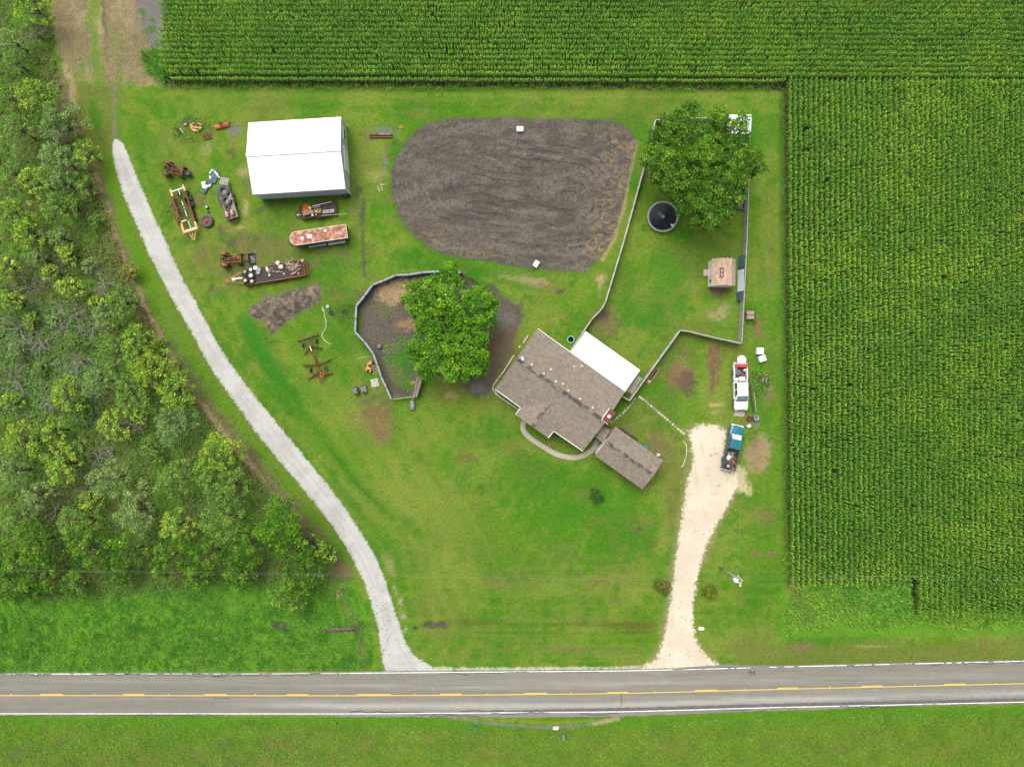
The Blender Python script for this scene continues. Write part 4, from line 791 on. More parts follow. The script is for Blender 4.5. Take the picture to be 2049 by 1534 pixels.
# bare dead trees
def dead(px, py, rpx, h, seed, label):
    random.seed(seed); root = thing('dead_tree', label, 'tree', px, py, h * .6, 0, 'dead trees of the wood'); R = rpx * S
    mb = MB(); lean = Vector((random.uniform(-.5, .5), random.uniform(-.5, .5), h * .4)); mb.tube([(0, 0, 0), lean * .6, lean], [.14, .11, .08], 7); mb.build('trunk', DEADW, root, True)
    mb = MB()
    def grow(p, d, l, r, k):
        q = p + d * l; m = p.lerp(q, .5) + Vector((random.uniform(-.1, .1), random.uniform(-.1, .1), .05)) * l * 1.6
        mb.tube([p, m, q], [r, r * .8, r * .6], 5)
        if k == 0: return
        for _ in range(random.choice((2, 3, 3))):
            e = (d + Vector((random.gauss(0, .55), random.gauss(0, .55), random.gauss(0, .3)))).normalized(); grow(q if random.random() < .6 else m, e, l * random.uniform(.55, .85), r * .58, k - 1)
    a0 = random.uniform(0, 6)
    for i in range(6): 
        a = a0 + i * 1.05 + random.uniform(-.3, .3); grow(lean * random.uniform(.6, 1), Vector((math.cos(a), math.sin(a), random.uniform(.1, .7))).normalized(), R * .42, .055, 3)
    mb.build('branches', DEADW, root, True)
for i, (x, y, r_, h, lb) in enumerate([
 (205, 562, 34, 3.5, 'grey leafless fan of branches above the round track-side tree'), (45, 575, 40, 3.5, 'grey leafless tree near the left edge level with the flatbed trailer'),
 (95, 560, 28, 3, 'small bare tree left of the brightest yellow tree'), (140, 628, 44, 4, 'largest bare grey tree, below the brightest yellow tree'), (25, 655, 44, 3.5, 'bare spreading tree on the left edge above the clearing'),
 (175, 650, 36, 3.5, 'bare grey tree left of the pale track-side tree'), (75, 690, 30, 2.5, 'low bare snag in the clearing'), (30, 765, 36, 2.5, 'fallen bare tree on the left edge of the clearing'), (95, 812, 22, 2, 'small fallen bare trunk at the lower clearing'),
 (155, 720, 32, 3, 'bare branches above the grey-green tree in the clearing'), (62, 60, 30, 4, 'bare pale branches near the upper left corner'), (345, 840, 30, 5.8, 'bare twigs poking through the thin grey-green tree'), (265, 850, 26, 3, 'dark bare branch under the small golden tree'),
 (190, 915, 28, 4, 'bare branches between the golden green and pale lower trees'), (100, 1015, 28, 4, 'bare branches beside the dark hollow at the lower left'), (160, 985, 20, 3.5, 'small bare snag above the dark hollow'), (215, 905, 22, 3, 'bare snag above the pale tree of the lower wood'), (120, 500, 26, 4, 'bare upright snag near the little golden tree'), (635, 1150, 16, 4, 'bare twigs at the lower corner of the wood'),
 (110, 270, 24, 5.5, 'bare twigs inside the grey-green feathery tree')]): dead(x, y, r_, h, 700 + i, lb)
# ------------------------------------------------------------ undergrowth, rough grass, weeds (nobody could count them)
def inpoly(n, poly, r, pad=0):
    P = np.array(poly); x = r.uniform(P[:, 0].min(), P[:, 0].max(), n); y = r.uniform(P[:, 1].min(), P[:, 1].max(), n)
    m = sdf(x, y, poly) > pad; return x[m], y[m]
def scatter(name, label, poly, n, h, size, c0, c1, seed, patch=(30, .0), cat='undergrowth', dead_=.1, blades=4, lw=.42, pad=0, dcol=(.26, .2, .11)):
    r = np.random.default_rng(seed); x, y = inpoly(n, poly, r, pad); keep = fbm(x / patch[0], y / patch[0], seed) + r.normal(0, .13, len(x)) > patch[1]; x, y = x[keep], y[keep]; n = len(x)
    X = np.repeat((x - 1024.5) * S, blades); Y = np.repeat((767 - y) * S, blades); N = len(X)
    a = r.uniform(0, 6.283, N); ln = size * r.uniform(.5, 1.3, N); hh = h * r.uniform(.3, 1.2, N); tilt = r.uniform(.3, .95, N)
    d = np.stack([np.cos(a), np.sin(a), np.zeros(N)], 1); s = np.stack([-np.sin(a), np.cos(a), np.zeros(N)], 1) * (ln * lw * .5)[:, None]
    o = np.stack([X, Y, np.zeros(N)], 1); off = r.normal(0, size * .25, (N, 3)); off[:, 2] = 0; o = o + off
    m = o + d * (ln * .55)[:, None]; m[:, 2] = hh; e = o + d * ln[:, None]; e[:, 2] = hh * tilt
    V = np.stack([o, m - s, e, m + s], 1); V[:, 0, 2] = .02
    t_ = ss(-.25, .3, fbm(np.repeat(x, blades) / 24, np.repeat(y, blades) / 24, seed + 3) + r.normal(0, .12, N))
    c = lerp(c0, c1, t_) * (1 + r.normal(0, .2, N))[:, None]; dd = r.random(N) < dead_; c[dd] = np.array(dcol) * r.uniform(.6, 1.2, dd.sum())[:, None]
    C = np.repeat(np.clip(c, .005, 1)[:, None, :], 4, 1)
    ob = npmesh(name, V.reshape(-1, 3), np.arange(N * 4).reshape(-1, 4), LEAF, C.reshape(-1, 3)); return tag(ob, label, cat, kind='stuff')
WF = [(-30, -20), (105, -20), (108, 90), (120, 160), (150, 230), (175, 300), (205, 380), (235, 480), (265, 570), (325, 690), (380, 780), (450, 880), (520, 960), (590, 1030), (650, 1090), (680, 1150), (640, 1190), (400, 1165), (200, 1190), (-30, 1200)]
scatter('undergrowth', 'tangled green and olive undergrowth covering the floor of the wood', WF, 42000, .5, .3, (.12, .19, .035), (.16, .31, .04), 401, (18, -.12), dead_=.16)
scatter('leafy_ground_cover', 'pale leafy ground cover in the open clearing of the wood', [(-20, 600), (180, 600), (200, 700), (210, 860), (100, 840), (-20, 820)], 9000, .4, .26, (.19, .29, .13), (.1, .28, .03), 402, (9, -.02), dead_=.12, lw=.8)
scatter('rough_grass', 'coarse tufted grass on the verge between the wood and the road', [(-20, 1178), (400, 1160), (690, 1160), (735, 1210), (748, 1325), (740, 1338), (-20, 1342)], 26000, .26, .32, (.04, .17, .012), (.12, .3, .025), 403, (9, -.02), 'grass', dead_=.04, lw=.25)
scatter('rough_grass', 'coarse tufted grass on the far verge below the road', [(-20, 1440), (700, 1440), (1100, 1462), (1500, 1432), (2070, 1418), (2070, 1550), (-20, 1550)], 36000, .16, .28, (.1, .22, .016), (.17, .31, .03), 404, (14, -.02), 'grass', dead_=.06, lw=.25)
scatter('tall_weeds', 'tall bright weeds between the lawn and the lower end of the maize', [(1570, 1080), (1592, 1165), (1700, 1170), (1818, 1165), (1826, 1225), (2060, 1228), (2060, 1247), (1900, 1256), (1800, 1246), (1740, 1262), (1690, 1240), (1640, 1262), (1600, 1250), (1582, 1272), (1566, 1230), (1584, 1190), (1574, 1150)], 6000, .7, .55, (.14, .33, .03), (.24, .42, .05), 405, (10, -.1), 'weeds', dead_=.04, lw=.16, blades=5)
scatter('dark_weeds', 'dark blue-green weeds in the notch at the lower end of the maize', [(1690, 1168), (1815, 1168), (1815, 1220), (1720, 1225)], 1800, .5, .45, (.06, .25, .025), (.11, .32, .035), 406, (10, -.1), 'weeds', dead_=.0, lw=.2, blades=5)
scatter('field_edge_grass', 'fringe of bright grass and short maize along the lower edge of the upper field', [(300, 135), (340, 160), (600, 168), (1000, 168), (1560, 172), (1560, 180), (330, 178), (290, 140)], 5200, .6, .4, (.1, .27, .02), (.22, .36, .04), 407, (8, -.15), 'grass', dead_=.04, lw=.15)
scatter('field_edge_grass', 'fringe of rough grass along the left edge of the right maize block', [(1562, 180), (1572, 180), (1578, 900), (1584, 1100), (1570, 1100), (1566, 600)], 2600, .5, .38, (.06, .19, .02), (.13, .27, .03), 427, (8, -.2), 'grass', dead_=.2, lw=.16)
scatter('dry_stalks', 'flattened straw coloured stalks on the mown strip at the upper left', [(105, -10), (168, -10), (172, 60), (180, 110), (150, 150), (112, 100)], 6000, .08, .34, (.3, .23, .13), (.42, .32, .19), 408, (12, -.02), 'dry grass', dead_=.15, lw=.08, dcol=(.12, .2, .03))
scatter('dry_stalks', 'flattened straw coloured stalks between the green wheel strip and the maize corner', [(208, -10), (268, -10), (290, 60), (325, 150), (320, 164), (215, 164), (212, 60)], 8000, .08, .34, (.3, .23, .13), (.42, .32, .19), 428, (12, -.02), 'dry grass', dead_=.15, lw=.08, dcol=(.12, .2, .03))
scatter('straw_litter', 'pale straw scattered over the dirt floor of the pen', [(745, 565), (800, 555), (830, 560), (825, 600), (790, 612), (750, 600)], 2300, .06, .26, (.38, .27, .14), (.5, .37, .2), 409, (7, .0), 'straw', dead_=.0, lw=.1)
scatter('maize_stubble', 'straw coloured stubble along the right edge of the tilled garden', [(1262, 300), (1274, 290), (1262, 350), (1235, 450), (1215, 500), (1185, 520), (1205, 450), (1235, 350)], 3400, .06, .25, (.36, .26, .14), (.46, .34, .18), 410, (7, -.04), 'stubble', dead_=.0, lw=.12)
scatter('ditch_scrub', 'brown and green scrub along the ditch line between wood and track', [(175, 330), (215, 400), (245, 490), (268, 560), (300, 600), (360, 700), (440, 800), (520, 900), (600, 1000), (680, 1110), (650, 1110), (560, 1010), (470, 900), (380, 780), (300, 660), (240, 540), (205, 420)], 9000, .25, .25, (.17, .15, .075), (.13, .22, .04), 411, (12, -.05), 'scrub', dead_=.35, lw=.35)
scatter('pen_weeds', 'green weeds growing on the pen floor beside the big tree', [(770, 690), (800, 670), (830, 690), (835, 730), (838, 770), (820, 785), (790, 760), (765, 720)], 1100, .12, .24, (.05, .2, .02), (.12, .26, .03), 412, (5, .04), 'weeds', dead_=.06)
scatter('junk_weeds', 'weeds growing round the discarded implements in the upper left of the yard', [(345, 245), (375, 232), (420, 238), (425, 262), (400, 285), (370, 285), (345, 265)], 330, .4, .3, (.1, .27, .03), (.2, .34, .04), 413, (6, -.2), 'weeds', dead_=.05, lw=.2)
scatter('wall_weeds', 'bright weeds along the lower wall of the white barn', [(524, 397), (600, 395), (690, 392), (702, 384), (708, 392), (696, 400), (600, 404), (528, 406)], 500, .4, .3, (.05, .28, .02), (.1, .34, .03), 414, (6, -.12), 'weeds', dead_=.0, lw=.2)
scatter('shed_weeds', 'low weeds round the wooden pump cover beside the yard fence', [(1490, 618), (1512, 618), (1512, 650), (1492, 650)], 90, .3, .25, (.06, .18, .02), (.12, .24, .03), 415, (6, -.3), 'weeds', dead_=.05, lw=.25)
scatter('vine_weeds', 'rampant green weeds beside the white pickup and its scrap heap', [(1499, 745), (1518, 745), (1540, 752), (1540, 775), (1528, 792), (1510, 790), (1500, 768)], 650, .4, .3, (.06, .2, .02), (.13, .3, .03), 416, (5, -.05), 'weeds', dead_=.08, lw=.4)
scatter('young_maize', 'tall rough plants at the upper left corner of the maize', [(288, 108), (310, 100), (335, 115), (345, 150), (325, 160), (295, 140)], 550, .9, .5, (.09, .3, .03), (.16, .4, .05), 417, (9, -.3), 'weeds', dead_=.0, lw=.16, blades=5)
scatter('loose_weeds', 'wispy light weeds near the left side of the pen fence', [(668, 605), (695, 600), (715, 615), (712, 640), (690, 652), (672, 635)], 160, .4, .4, (.07, .2, .02), (.12, .26, .03), 418, (6, -.3), 'weeds', dead_=.05, lw=.12)
# small ornamental shrubs
tree('shrub', 'dark round shrub alone on the lawn below the garage', 1192, 993, 15, 1.5, ((.02, .09, .012), (.06, .13, .02)), 501, leaf=.1, dens=420, clump=.3, group='front lawn shrubs', cat='shrub', trunk=.05)
tree('shrub', 'reddish green shrub against the left edge of the limestone driveway', 1326, 1174, 16, 1.5, ((.05, .13, .015), (.16, .15, .03)), 502, leaf=.1, dens=420, clump=.3, group='front lawn shrubs', cat='shrub', trunk=.05)
tree('shrub', 'olive shrub on the grass right of the limestone driveway', 1422, 1184, 14, 1.4, ((.08, .13, .012), (.16, .18, .02)), 503, leaf=.1, dens=380, clump=.3, group='front lawn shrubs', cat='shrub', trunk=.05)
# ------------------------------------------------------------ buildings
def metal_mat(name, c, sc, axis_rot=0, amt=.25):
    m, t, b = nt(name); tc = t.nodes.new('ShaderNodeTexCoord'); w = t.nodes.new('ShaderNodeTexWave'); w.inputs['Scale'].default_value = sc; w.bands_direction = 'X'
    t.links.new(tc.outputs['Object'], w.inputs[0]); n = noise(t, .8, 5, .6, tc.outputs['Object'])
    r = ramp(t, n.outputs[0], [(.3, tuple(x * .93 for x in c)), (.7, c)]); t.links.new(r.outputs[0], b.inputs['Base Color'])
    b.inputs['Roughness'].default_value = .45; bump(t, b, w.outputs[0], amt, .03); return m
ROOFW = metal_mat('white_roof_sheet', (.83, .84, .85), 1.1); WALLW = metal_mat('wall_sheet', (.52, .55, .58), 2.2)
def shingle(name, a, b_, c_, rowh=.22):
    m, t, b = nt(name); tc = t.nodes.new('ShaderNodeTexCoord'); br = t.nodes.new('ShaderNodeTexBrick')
    br.inputs['Scale'].default_value = 1; br.inputs['Brick Width'].default_value = .42; br.inputs['Row Height'].default_value = rowh; br.inputs['Mortar Size'].default_value = .012
    br.inputs['Color1'].default_value = (*a, 1); br.inputs['Color2'].default_value = (*b_, 1); br.inputs['Mortar'].default_value = (*[x * .55 for x in a], 1)
    t.links.new(tc.outputs['Object'], br.inputs['Vector'])
    vo = t.nodes.new('ShaderNodeTexVoronoi'); vo.inputs['Scale'].default_value = 4.6; t.links.new(tc.outputs['Object'], vo.inputs[0])
    n1 = noise(t, 3.6, 4, .85, tc.outputs['Object']); n2 = noise(t, .3, 2, .6, tc.outputs['Object'])
    col = mix(t, ramp(t, n1.outputs[0], [(.54, 0.), (.7, .4)]).outputs[0], br.outputs[0], c_)
    sx = t.nodes.new('ShaderNodeSeparateColor'); t.links.new(vo.outputs['Color'], sx.inputs[0])
    col = mix(t, 1, col, ramp(t, sx.outputs[0], [(0, .84), (1, 1.16)]).outputs[0], 'MULTIPLY'); col = mix(t, 1, col, ramp(t, n2.outputs[0], [(.3, .98), (.7, 1.02)]).outputs[0], 'MULTIPLY')
    t.links.new(col, b.inputs['Base Color']); b.inputs['Roughness'].default_value = .95; b.inputs['Specular IOR Level'].default_value = .1; bump(t, b, br.outputs['Fac'], -.3, .02); return m
SHG = shingle('roof_shingles', (.25, .21, .165), (.185, .162, .132), (.22, .13, .1)); SHT = shingle('tan_shingles', (.5, .36, .27), (.4, .27, .2), (.6, .48, .37))
RIDGE = mat('ridge_shingles', (.06, .056, .05), (.2, .17, .145), 1.1, .95, 0, 0, .47, .56, 4)
HWALL = mat('house_wall', (.5, .42, .34), (.4, .33, .27), 3, .8)
class Frame:
    """local frame at a photo point; u along the given heading"""
    def __init__(s, px, py, z, rot): s.o = W(px, py, z); s.o.z = 0; s.rot = rot; s.z = z; s.c, s.s = math.cos(rot), math.sin(rot)
    def L(s, px, py, z=None):
        p = W(px, py, s.z if z is None else z) - s.o; return (p.x * s.c + p.y * s.s, -p.x * s.s + p.y * s.c)
    def root(s, name, label, cat, group=None):
        o = bpy.data.objects.new(name, None); link(o); o.location = s.o; o.rotation_euler = (0, 0, s.rot); return tag(o, label, cat, group)
def gable(mb, u0, u1, v0, v1, ze, zr, th=.12, vr=None):
    """two roof slopes, ridge along u"""
    vr = (v0 + v1) / 2 if vr is None else vr
    for va in (v0, v1):
        n = [(u0, va, ze), (u1, va, ze), (u1, vr, zr), (u0, vr, zr)]
        mb.add(n + [(x, y, z - th) for x, y, z in n], [(0, 1, 2, 3), (7, 6, 5, 4), (0, 4, 5, 1), (1, 5, 6, 2), (3, 2, 6, 7), (0, 3, 7, 4)])
def gwalls(mb, u0, u1, v0, v1, ze, zr, t=.15):
    """closed walls with gable tops, kept below the roof"""
    vr = (v0 + v1) / 2
    for v in (v0 + t / 2, v1 - t / 2): mb.box(((u0 + u1) / 2, v, ze / 2), (u1 - u0, t, ze))
    for u, w in ((u0, t), (u1 - t, t)):
        P = [(v0 + t, 0), (v1 - t, 0), (v1 - t, ze - .02), (vr, zr - .05), (v0 + t, ze - .02)]
        mb.add([(u, a, b) for a, b in P] + [(u + w, a, b) for a, b in P], [(0, 1, 2, 3, 4), (9, 8, 7, 6, 5)] + [(i, (i + 1) % 5, 5 + (i + 1) % 5, 5 + i) for i in range(5)])
# --- white barn
fr = Frame(595, 315, 3.2, ang(506, 390, 691.6, 378.5)); rt = fr.root('barn', 'large white metal barn with a ridged roof and grey gable wall', 'barn')
A = fr.L(498, 245.5); B = fr.L(683, 235.5); C_ = fr.L(691.6, 378.5); D = fr.L(506, 390); u0, u1 = (A[0] + D[0]) / 2, (B[0] + C_[0]) / 2; v0, v1 = (C_[1] + D[1]) / 2, (A[1] + B[1]) / 2
mb = MB(); gable(mb, u0, u1, v0, v1, 3.35, 4.9, .08); rf = mb.build('roof', ROOFW, rt)
mb = MB(); mb.box(((u0 + u1) / 2, (v0 + v1) / 2, 4.935), (u1 - u0 + .05, .5, .05)); mb.build('ridge_cap', WHITE, rf)
mb = MB(); gwalls(mb, u0 + .1, u1 - .06, v0 + .15, v1 - .15, 3.2, 4.7); mb.build('wall', WALLW, rt)
for (vc, w, h, zc) in ((v0 + (v1 - v0) * .45, 3.2, 2.7, 1.4), (v1 - 1.9, 1.6, 1.2, 1.9)):
    mb = MB(); mb.box((u1 - .03, vc, zc), (.05, w, h)); d = mb.build('door' if w > 2 else 'window', WHITE if w > 2 else GLASS, rt)
    mb = MB()
    for s_ in (-1, 1): mb.box((u1 + .01, vc + s_ * (w / 2 + .06), zc), (.09, .12, h + .2))
    mb.box((u1 + .01, vc, zc + h / 2 + .06), (.09, w, .12)); mb.build('frame', WHITE, d)
for s_, nm in ((v0 + .05, 'gutter'), (v1 - .05, 'gutter')):
    mb = MB(); mb.box(((u0 + u1) / 2, s_ + (.0 if s_ > 0 else -.0), 3.22), (u1 - u0, .14, .1)); mb.build(nm, LGREY, rt)
for v in (v0 + .1, v1 - .1): mb = MB(); mb.box((u1 - .02, v, 1.6), (.14, .14, 3.2)); mb.build('corner_trim', WHITE, rt)
# --- house
rot = ang(1031.7, 717.3, 1207.7, 842.5); fr = Frame(1121, 780, 2.7, rot); rt = fr.root('house', 'long house with mottled grey-brown shingle roof, patchy dark ridge and a forward gable', 'house')
A = fr.L(1075.5, 657.9); B = fr.L(1251.5, 783.8); C_ = fr.L(1166, 901.2); D = fr.L(1107.8, 861.3); E_ = fr.L(1096.4, 875.6); F_ = fr.L(1032.2, 829.5); G_ = fr.L(1042.9, 815.1); Hh = fr.L(990.8, 777.8)
u0, u1, v0, v1 = (A[0] + Hh[0]) / 2, (B[0] + C_[0]) / 2, (Hh[1] + C_[1]) / 2, (A[1] + B[1]) / 2; ze, zr = 2.75, 4.25
mb = MB(); gable(mb, u0, u1, v0, v1, ze, zr)
gu0, gu1, gv = (G_[0] + F_[0]) / 2, (D[0] + E_[0]) / 2, (E_[1] + F_[1]) / 2; gm = (gu0 + gu1) / 2; zg = ze + (gu1 - gu0) / 2 * (zr - ze) / ((v1 - v0) / 2); vin = v0 + (gu1 - gu0) / 2 + .1
for ua in (gu0, gu1):
    n = [(ua, gv, ze), (ua, v0 - .02, ze), (gm, vin, zg), (gm, gv, zg)]
    n = [(x, y, z + .006) for x, y, z in n]; mb.add(n + [(x, y, z - .12) for x, y, z in n], [(0, 1, 2, 3), (7, 6, 5, 4), (0, 4, 5, 1), (1, 5, 6, 2), (3, 2, 6, 7), (0, 3, 7, 4)])
    if ua: pass
rf = mb.build('roof', SHG, rt)
mb = MB()
nn = 46
mb.box(((u0 + u1) / 2, (v0 + v1) / 2, zr), (u1 - u0 - .1, .5, .1))
mb.build('ridge_cap', RIDGE, rf)
mb = MB()
mb.box((gm, (gv + vin) / 2 + .3, zg + .02), (.45, vin - gv + .5, .07))
mb.build('gable_ridge_cap', RIDGE, rf)
mb = MB(); t_ = .05; zf = ze - .04
for (a, b) in ((A, B), (Hh, G_), (G_, F_), (D, C_), (E_, D)):
    p0, p1 = Vector((*a, zf)), Vector((*b, zf)); d = (p1 - p0); nrm = Vector((d.y, -d.x, 0)).normalized()
    side = -1 if a is A else 1
    mb.box((p0 + p1) / 2 + nrm * (.05 * side), (d.length, .09, .17), rz=math.atan2(d.y, d.x))
mb.build('fascia', WHITE, rt)
mb = MB(); gwalls(mb, u0 + .3, u1 - .3, v0 + .45, v1 - .45, 2.58, 3.95); mb.build('wall', HWALL, rt)
mb = MB(); mb.box((gm, (gv + .4 + v0 + .45) / 2, 1.28), (gu1 - gu0 - .7, v0 - gv + .05, 2.56)); mb.build('gable_wall', HWALL, rt)
for (u, wd) in ((u0 + 3, 1.6), (gm, 1.8), (u1 - 3, 1.6)):
    vv = v0 + .40 if u != gm else gv + .37
    mb = MB(); mb.box((u, vv, 1.5), (wd, .04, 1.1)); w_ = mb.build('window', GLASS, rt); mb = MB()
    for s_ in (-1, 1): mb.box((u + s_ * (wd / 2 + .05), vv - .02, 1.5), (.1, .08, 1.3)); mb.box((u, vv - .02, 1.5 + s_ * .6), (wd, .08, .1))
    mb.build('frame', WHITE, w_)
vr_ = (v0 + v1) / 2
def onroof(px, py):
    a = fr.L(px, py, 3.9); z = zr - abs(a[1] - vr_) * (zr - ze) / ((v1 - v0) / 2); return a[0], a[1], z
c1 = crop(960, 600, 3.835)
for q in ((398, 497), (492, 565), (583, 628), (678, 695), (770, 758), (865, 827)):
    u, v, z = onroof(*c1(*q)); mb = MB(); mb.box((u, v, z + .1), (.26, .26, .16), taper=.85); mb.box((u, v, z + .21), (.32, .32, .06), taper=.7); mb.build('roof_vent', mat('vent_metal', (.5, .4, .34), (.6, .5, .44), 4, .5), rf)
for q in ((545, 535), (640, 645), (728, 512), (790, 508)):
    u, v, z = onroof(*c1(*q)); mb = MB(); mb.cyl((u, v, z - .05), (u, v, z + .3), .07); mb.lathe([(.2, .02), (.07, .12)], (u, v, z), 'Z', 10); mb.build('vent_pipe', mat('lead_pipe', (.5, .3, .2), (.6, .5, .42), 5, .6), rf)
# chimney with maroon cap
u, v = fr.L(*c1(992, 893), z=4.6); mb = MB(); mb.box((u, v, 2.1), (.95, 1.85, 4.2)); ch = mb.build('chimney', HWALL, rt)
mb = MB(); mb.box((u, v, 4.28), (1.05, 1.95, .14)); mb.build('cap', mat('maroon_cap', (.16, .025, .022), (.11, .02, .02), 3, .5), ch)
mb = MB(); mb.box((u - .56, v, 4.2), (.08, 2.0, .3)); mb.box((u, v - 1.0, 4.2), (1.15, .05, .26)); mb.build('white_trim', WHITE, ch)
mb = MB(); mb.cyl((u + .02, v, 4.33), (u + .02, v, 4.6), .13); mb.lathe([(.05, .36), (.24, .28), (.24, .22)], (u + .02, v, 4.3), 'Z', 14); mb.build('flue', WHITE, ch)
# patio cover: metal awning fixed to the house
A2 = fr.L(1173.3, 662.6, 2.6); B2 = fr.L(1280.7, 740.3, 2.6); C2 = fr.L(1250.8, 783.8, 2.6); D2 = fr.L(1140.4, 704.3, 2.6); ua, ub = (A2[0] + D2[0]) / 2, (B2[0] + C2[0]) / 2; vb = (A2[1] + B2[1]) / 2; va = v1 + .11
mb = MB(); mb.add([(ua, va, 2.68), (ub, va, 2.68), (ub, vb, 2.45), (ua, vb, 2.45), (ua, va, 2.6), (ub, va, 2.6), (ub, vb, 2.37), (ua, vb, 2.37)], [(0, 1, 2, 3), (7, 6, 5, 4), (0, 4, 5, 1), (1, 5, 6, 2), (2, 6, 7, 3), (3, 7, 4, 0)])
pc = mb.build('patio_cover', ROOFW, rt)
for i in range(4): mb = MB(); mb.box((ua + .2 + (ub - ua - .4) * i / 3, vb - .15, 1.18), (.12, .12, 2.36)); mb.build('post', WHITE, pc)
# satellite dish on the ridge end
u, v, z = onroof(*c1(312, 452)); dt = bpy.data.objects.new('satellite_dish', None); link(dt); wp = fr.o + Vector((u * fr.c - v * fr.s, u * fr.s + v * fr.c, z)); dt.location = wp
tag(dt, 'white satellite dish and bracket at the upper left end of the house ridge', 'satellite dish')
mb = MB(); mb.tube([(-.75, .02, -.2), (-.3, 0, .3), (.1, 0, .45)], .045, 6); mb.tube([(-.55, -.1, -.15), (-.2, 0, .3)], .03, 5); mb.build('bracket', LGREY, dt)
mb = MB(); mb.lathe([(.01, 0), (.2, .03), (.36, .11), (.34, .13), (.18, .05), (.01, .02)], (0, 0, 0), 'X', 14); d = mb.build('dish', WHITE, dt, True); d.location = (.2, 0, .5); d.rotation_euler = (0, -.7, .3)
# --- breezeway roof and garage
rot2 = ang(1190.2, 911, 1286, 979.4); fr = Frame(1258, 916, 2.6, rot2); rt = fr.root('garage', 'detached garage with mottled shingle roof below the right end of the house', 'garage')
A = fr.L(1231.2, 853.5); B = fr.L(1325.8, 919.4); C_ = fr.L(1286, 979.4); D = fr.L(1190.2, 911); u0, u1, v0, v1 = (A[0] + D[0]) / 2, (B[0] + C_[0]) / 2, (C_[1] + D[1]) / 2, (A[1] + B[1]) / 2
mb = MB(); gable(mb, u0, u1, v0, v1, 2.65, 3.55); rf = mb.build('roof', SHG, rt); mb = MB(); mb.box(((u0 + u1) / 2, (v0 + v1) / 2, 3.55), (u1 - u0 - .1, .45, .08))
mb.build('ridge_cap', RIDGE, rf)
mb = MB(); gwalls(mb, u0 + .12, u1 - .4, v0 + .3, v1 - .3, 2.48, 3.3); mb.build('wall', mat('pale_siding', (.66, .66, .6), (.58, .58, .52), 3, .6), rt)
mb = MB(); mb.box((u0 + .0, v0 + 1.55, 2.6), (.06, 2.6, .2)); mb.box((u0 + .07, v0 + 1.8, 1.2), (.05, 2.2, 2.2)); mb.build('gable_trim', WHITE, rt)
mb = MB(); mb.box(((u0 + u1) / 2 + .5, v0 + .26, 1.15), (2.6, .05, 2.1)); mb.build('garage_door', WHITE, rt)
fr = Frame(1204, 870, 2.45, rot2); rt = fr.root('breezeway', 'small shingled breezeway roof bridging the gap from house to garage', 'breezeway')
P = [fr.L(*c1(*q)) for q in ((948, 962), (1004, 1000), (945, 1096), (884, 1050))]
mb = MB(); mb.prism(P, 2.32, 2.42); mb.build('roof', SHG, rt)
for q in (P[2], P[3], P[0]): mb = MB(); mb.box((q[0] * .86, q[1] * .9, 1.15), (.12, .12, 2.3)); mb.build('post', WHITE, rt)
# --- garden shed
fr = Frame(1446, 546, 2.0, math.radians(-90.8)); rt = fr.root('garden_shed', 'small white garden shed with a tan shingle roof inside the fenced yard', 'shed')
P = [fr.L(*q) for q in ((1425, 518.7), (1471.8, 518.7), (1470.4, 571.8), (1423, 571.8))]; u0, u1 = min(p[0] for p in P), max(p[0] for p in P); v0, v1 = min(p[1] for p in P), max(p[1] for p in P)
vm = (v0 + v1) / 2; prof = [(v0, 2.05), (v0 + (v1 - v0) * .2, 2.75), (vm, 3.1), (v1 - (v1 - v0) * .2, 2.75), (v1, 2.05)]
mb = MB()
for (a, za), (b, zb) in zip(prof[:-1], prof[1:]):
    n = [(u0, a, za), (u1, a, za), (u1, b, zb), (u0, b, zb)]; mb.add(n + [(x, y, z - .08) for x, y, z in n], [(0, 1, 2, 3), (7, 6, 5, 4), (0, 4, 5, 1), (1, 5, 6, 2), (2, 6, 7, 3), (3, 7, 4, 0)])
rf = mb.build('roof', SHT, rt)
mb = MB(); mb.add([(u0 + .0, a, z) for a, z in []], []); 
for s_ in (-.14, .14): mb.box(((u0 + u1) / 2 + .15, vm - .55 + s_ * 1.6, 3.08), (1.3, .06, .08))
for k in range(3): mb.box(((u0 + u1) / 2 - .45 + k * .6, vm - .55, 3.08), (.06, .45, .08))
mb.build('roof_ladder', DKWOOD, rf)
wp = [(v0 + .1, 0), (v1 - .1, 0), (v1 - .1, 2.0)] + [(a, z - .1) for a, z in prof[::-1][1:-1]] + [(v0 + .1, 2.0)]
mb = MB(); n = len(wp); mb.add([(u0 + .08, a, z) for a, z in wp] + [(u1 - .08, a, z) for a, z in wp], [tuple(range(n)), tuple(range(2 * n - 1, n - 1, -1))] + [(i, (i + 1) % n, n + (i + 1) % n, n + i) for i in range(n)])
mb.build('wall', mat('white_siding', (.76, .78, .8), (.68, .7, .72), 3, .5), rt)
yl = v0 + .08
for u, w_ in ((u1 - .8, .5),): mb = MB(); mb.box((u, yl, 1.3), (w_, .04, .7)); mb.build('window', GLASS, rt)
mb = MB(); mb.box(((u0 + u1) / 2 - .1, yl, 1.0), (1.3, .05, 1.9)); mb.build('door', WHITE, rt)
mb = MB(); [mb.box((0 + .0, -.0 + k * .16 - .4, .2), (.85, .13, .05)) for k in range(6)]; [mb.box((s_ * .3, 0, .09), (.1, 1.0, .16)) for s_ in (-1, 0, 1)]
tag(mb.build('wooden_step', mat('pale_boards', (.5, .42, .33), (.4, .33, .25), 6, .8), None, loc=W(1412.6, 546)), 'pale wooden step in front of the white garden shed door', 'step')
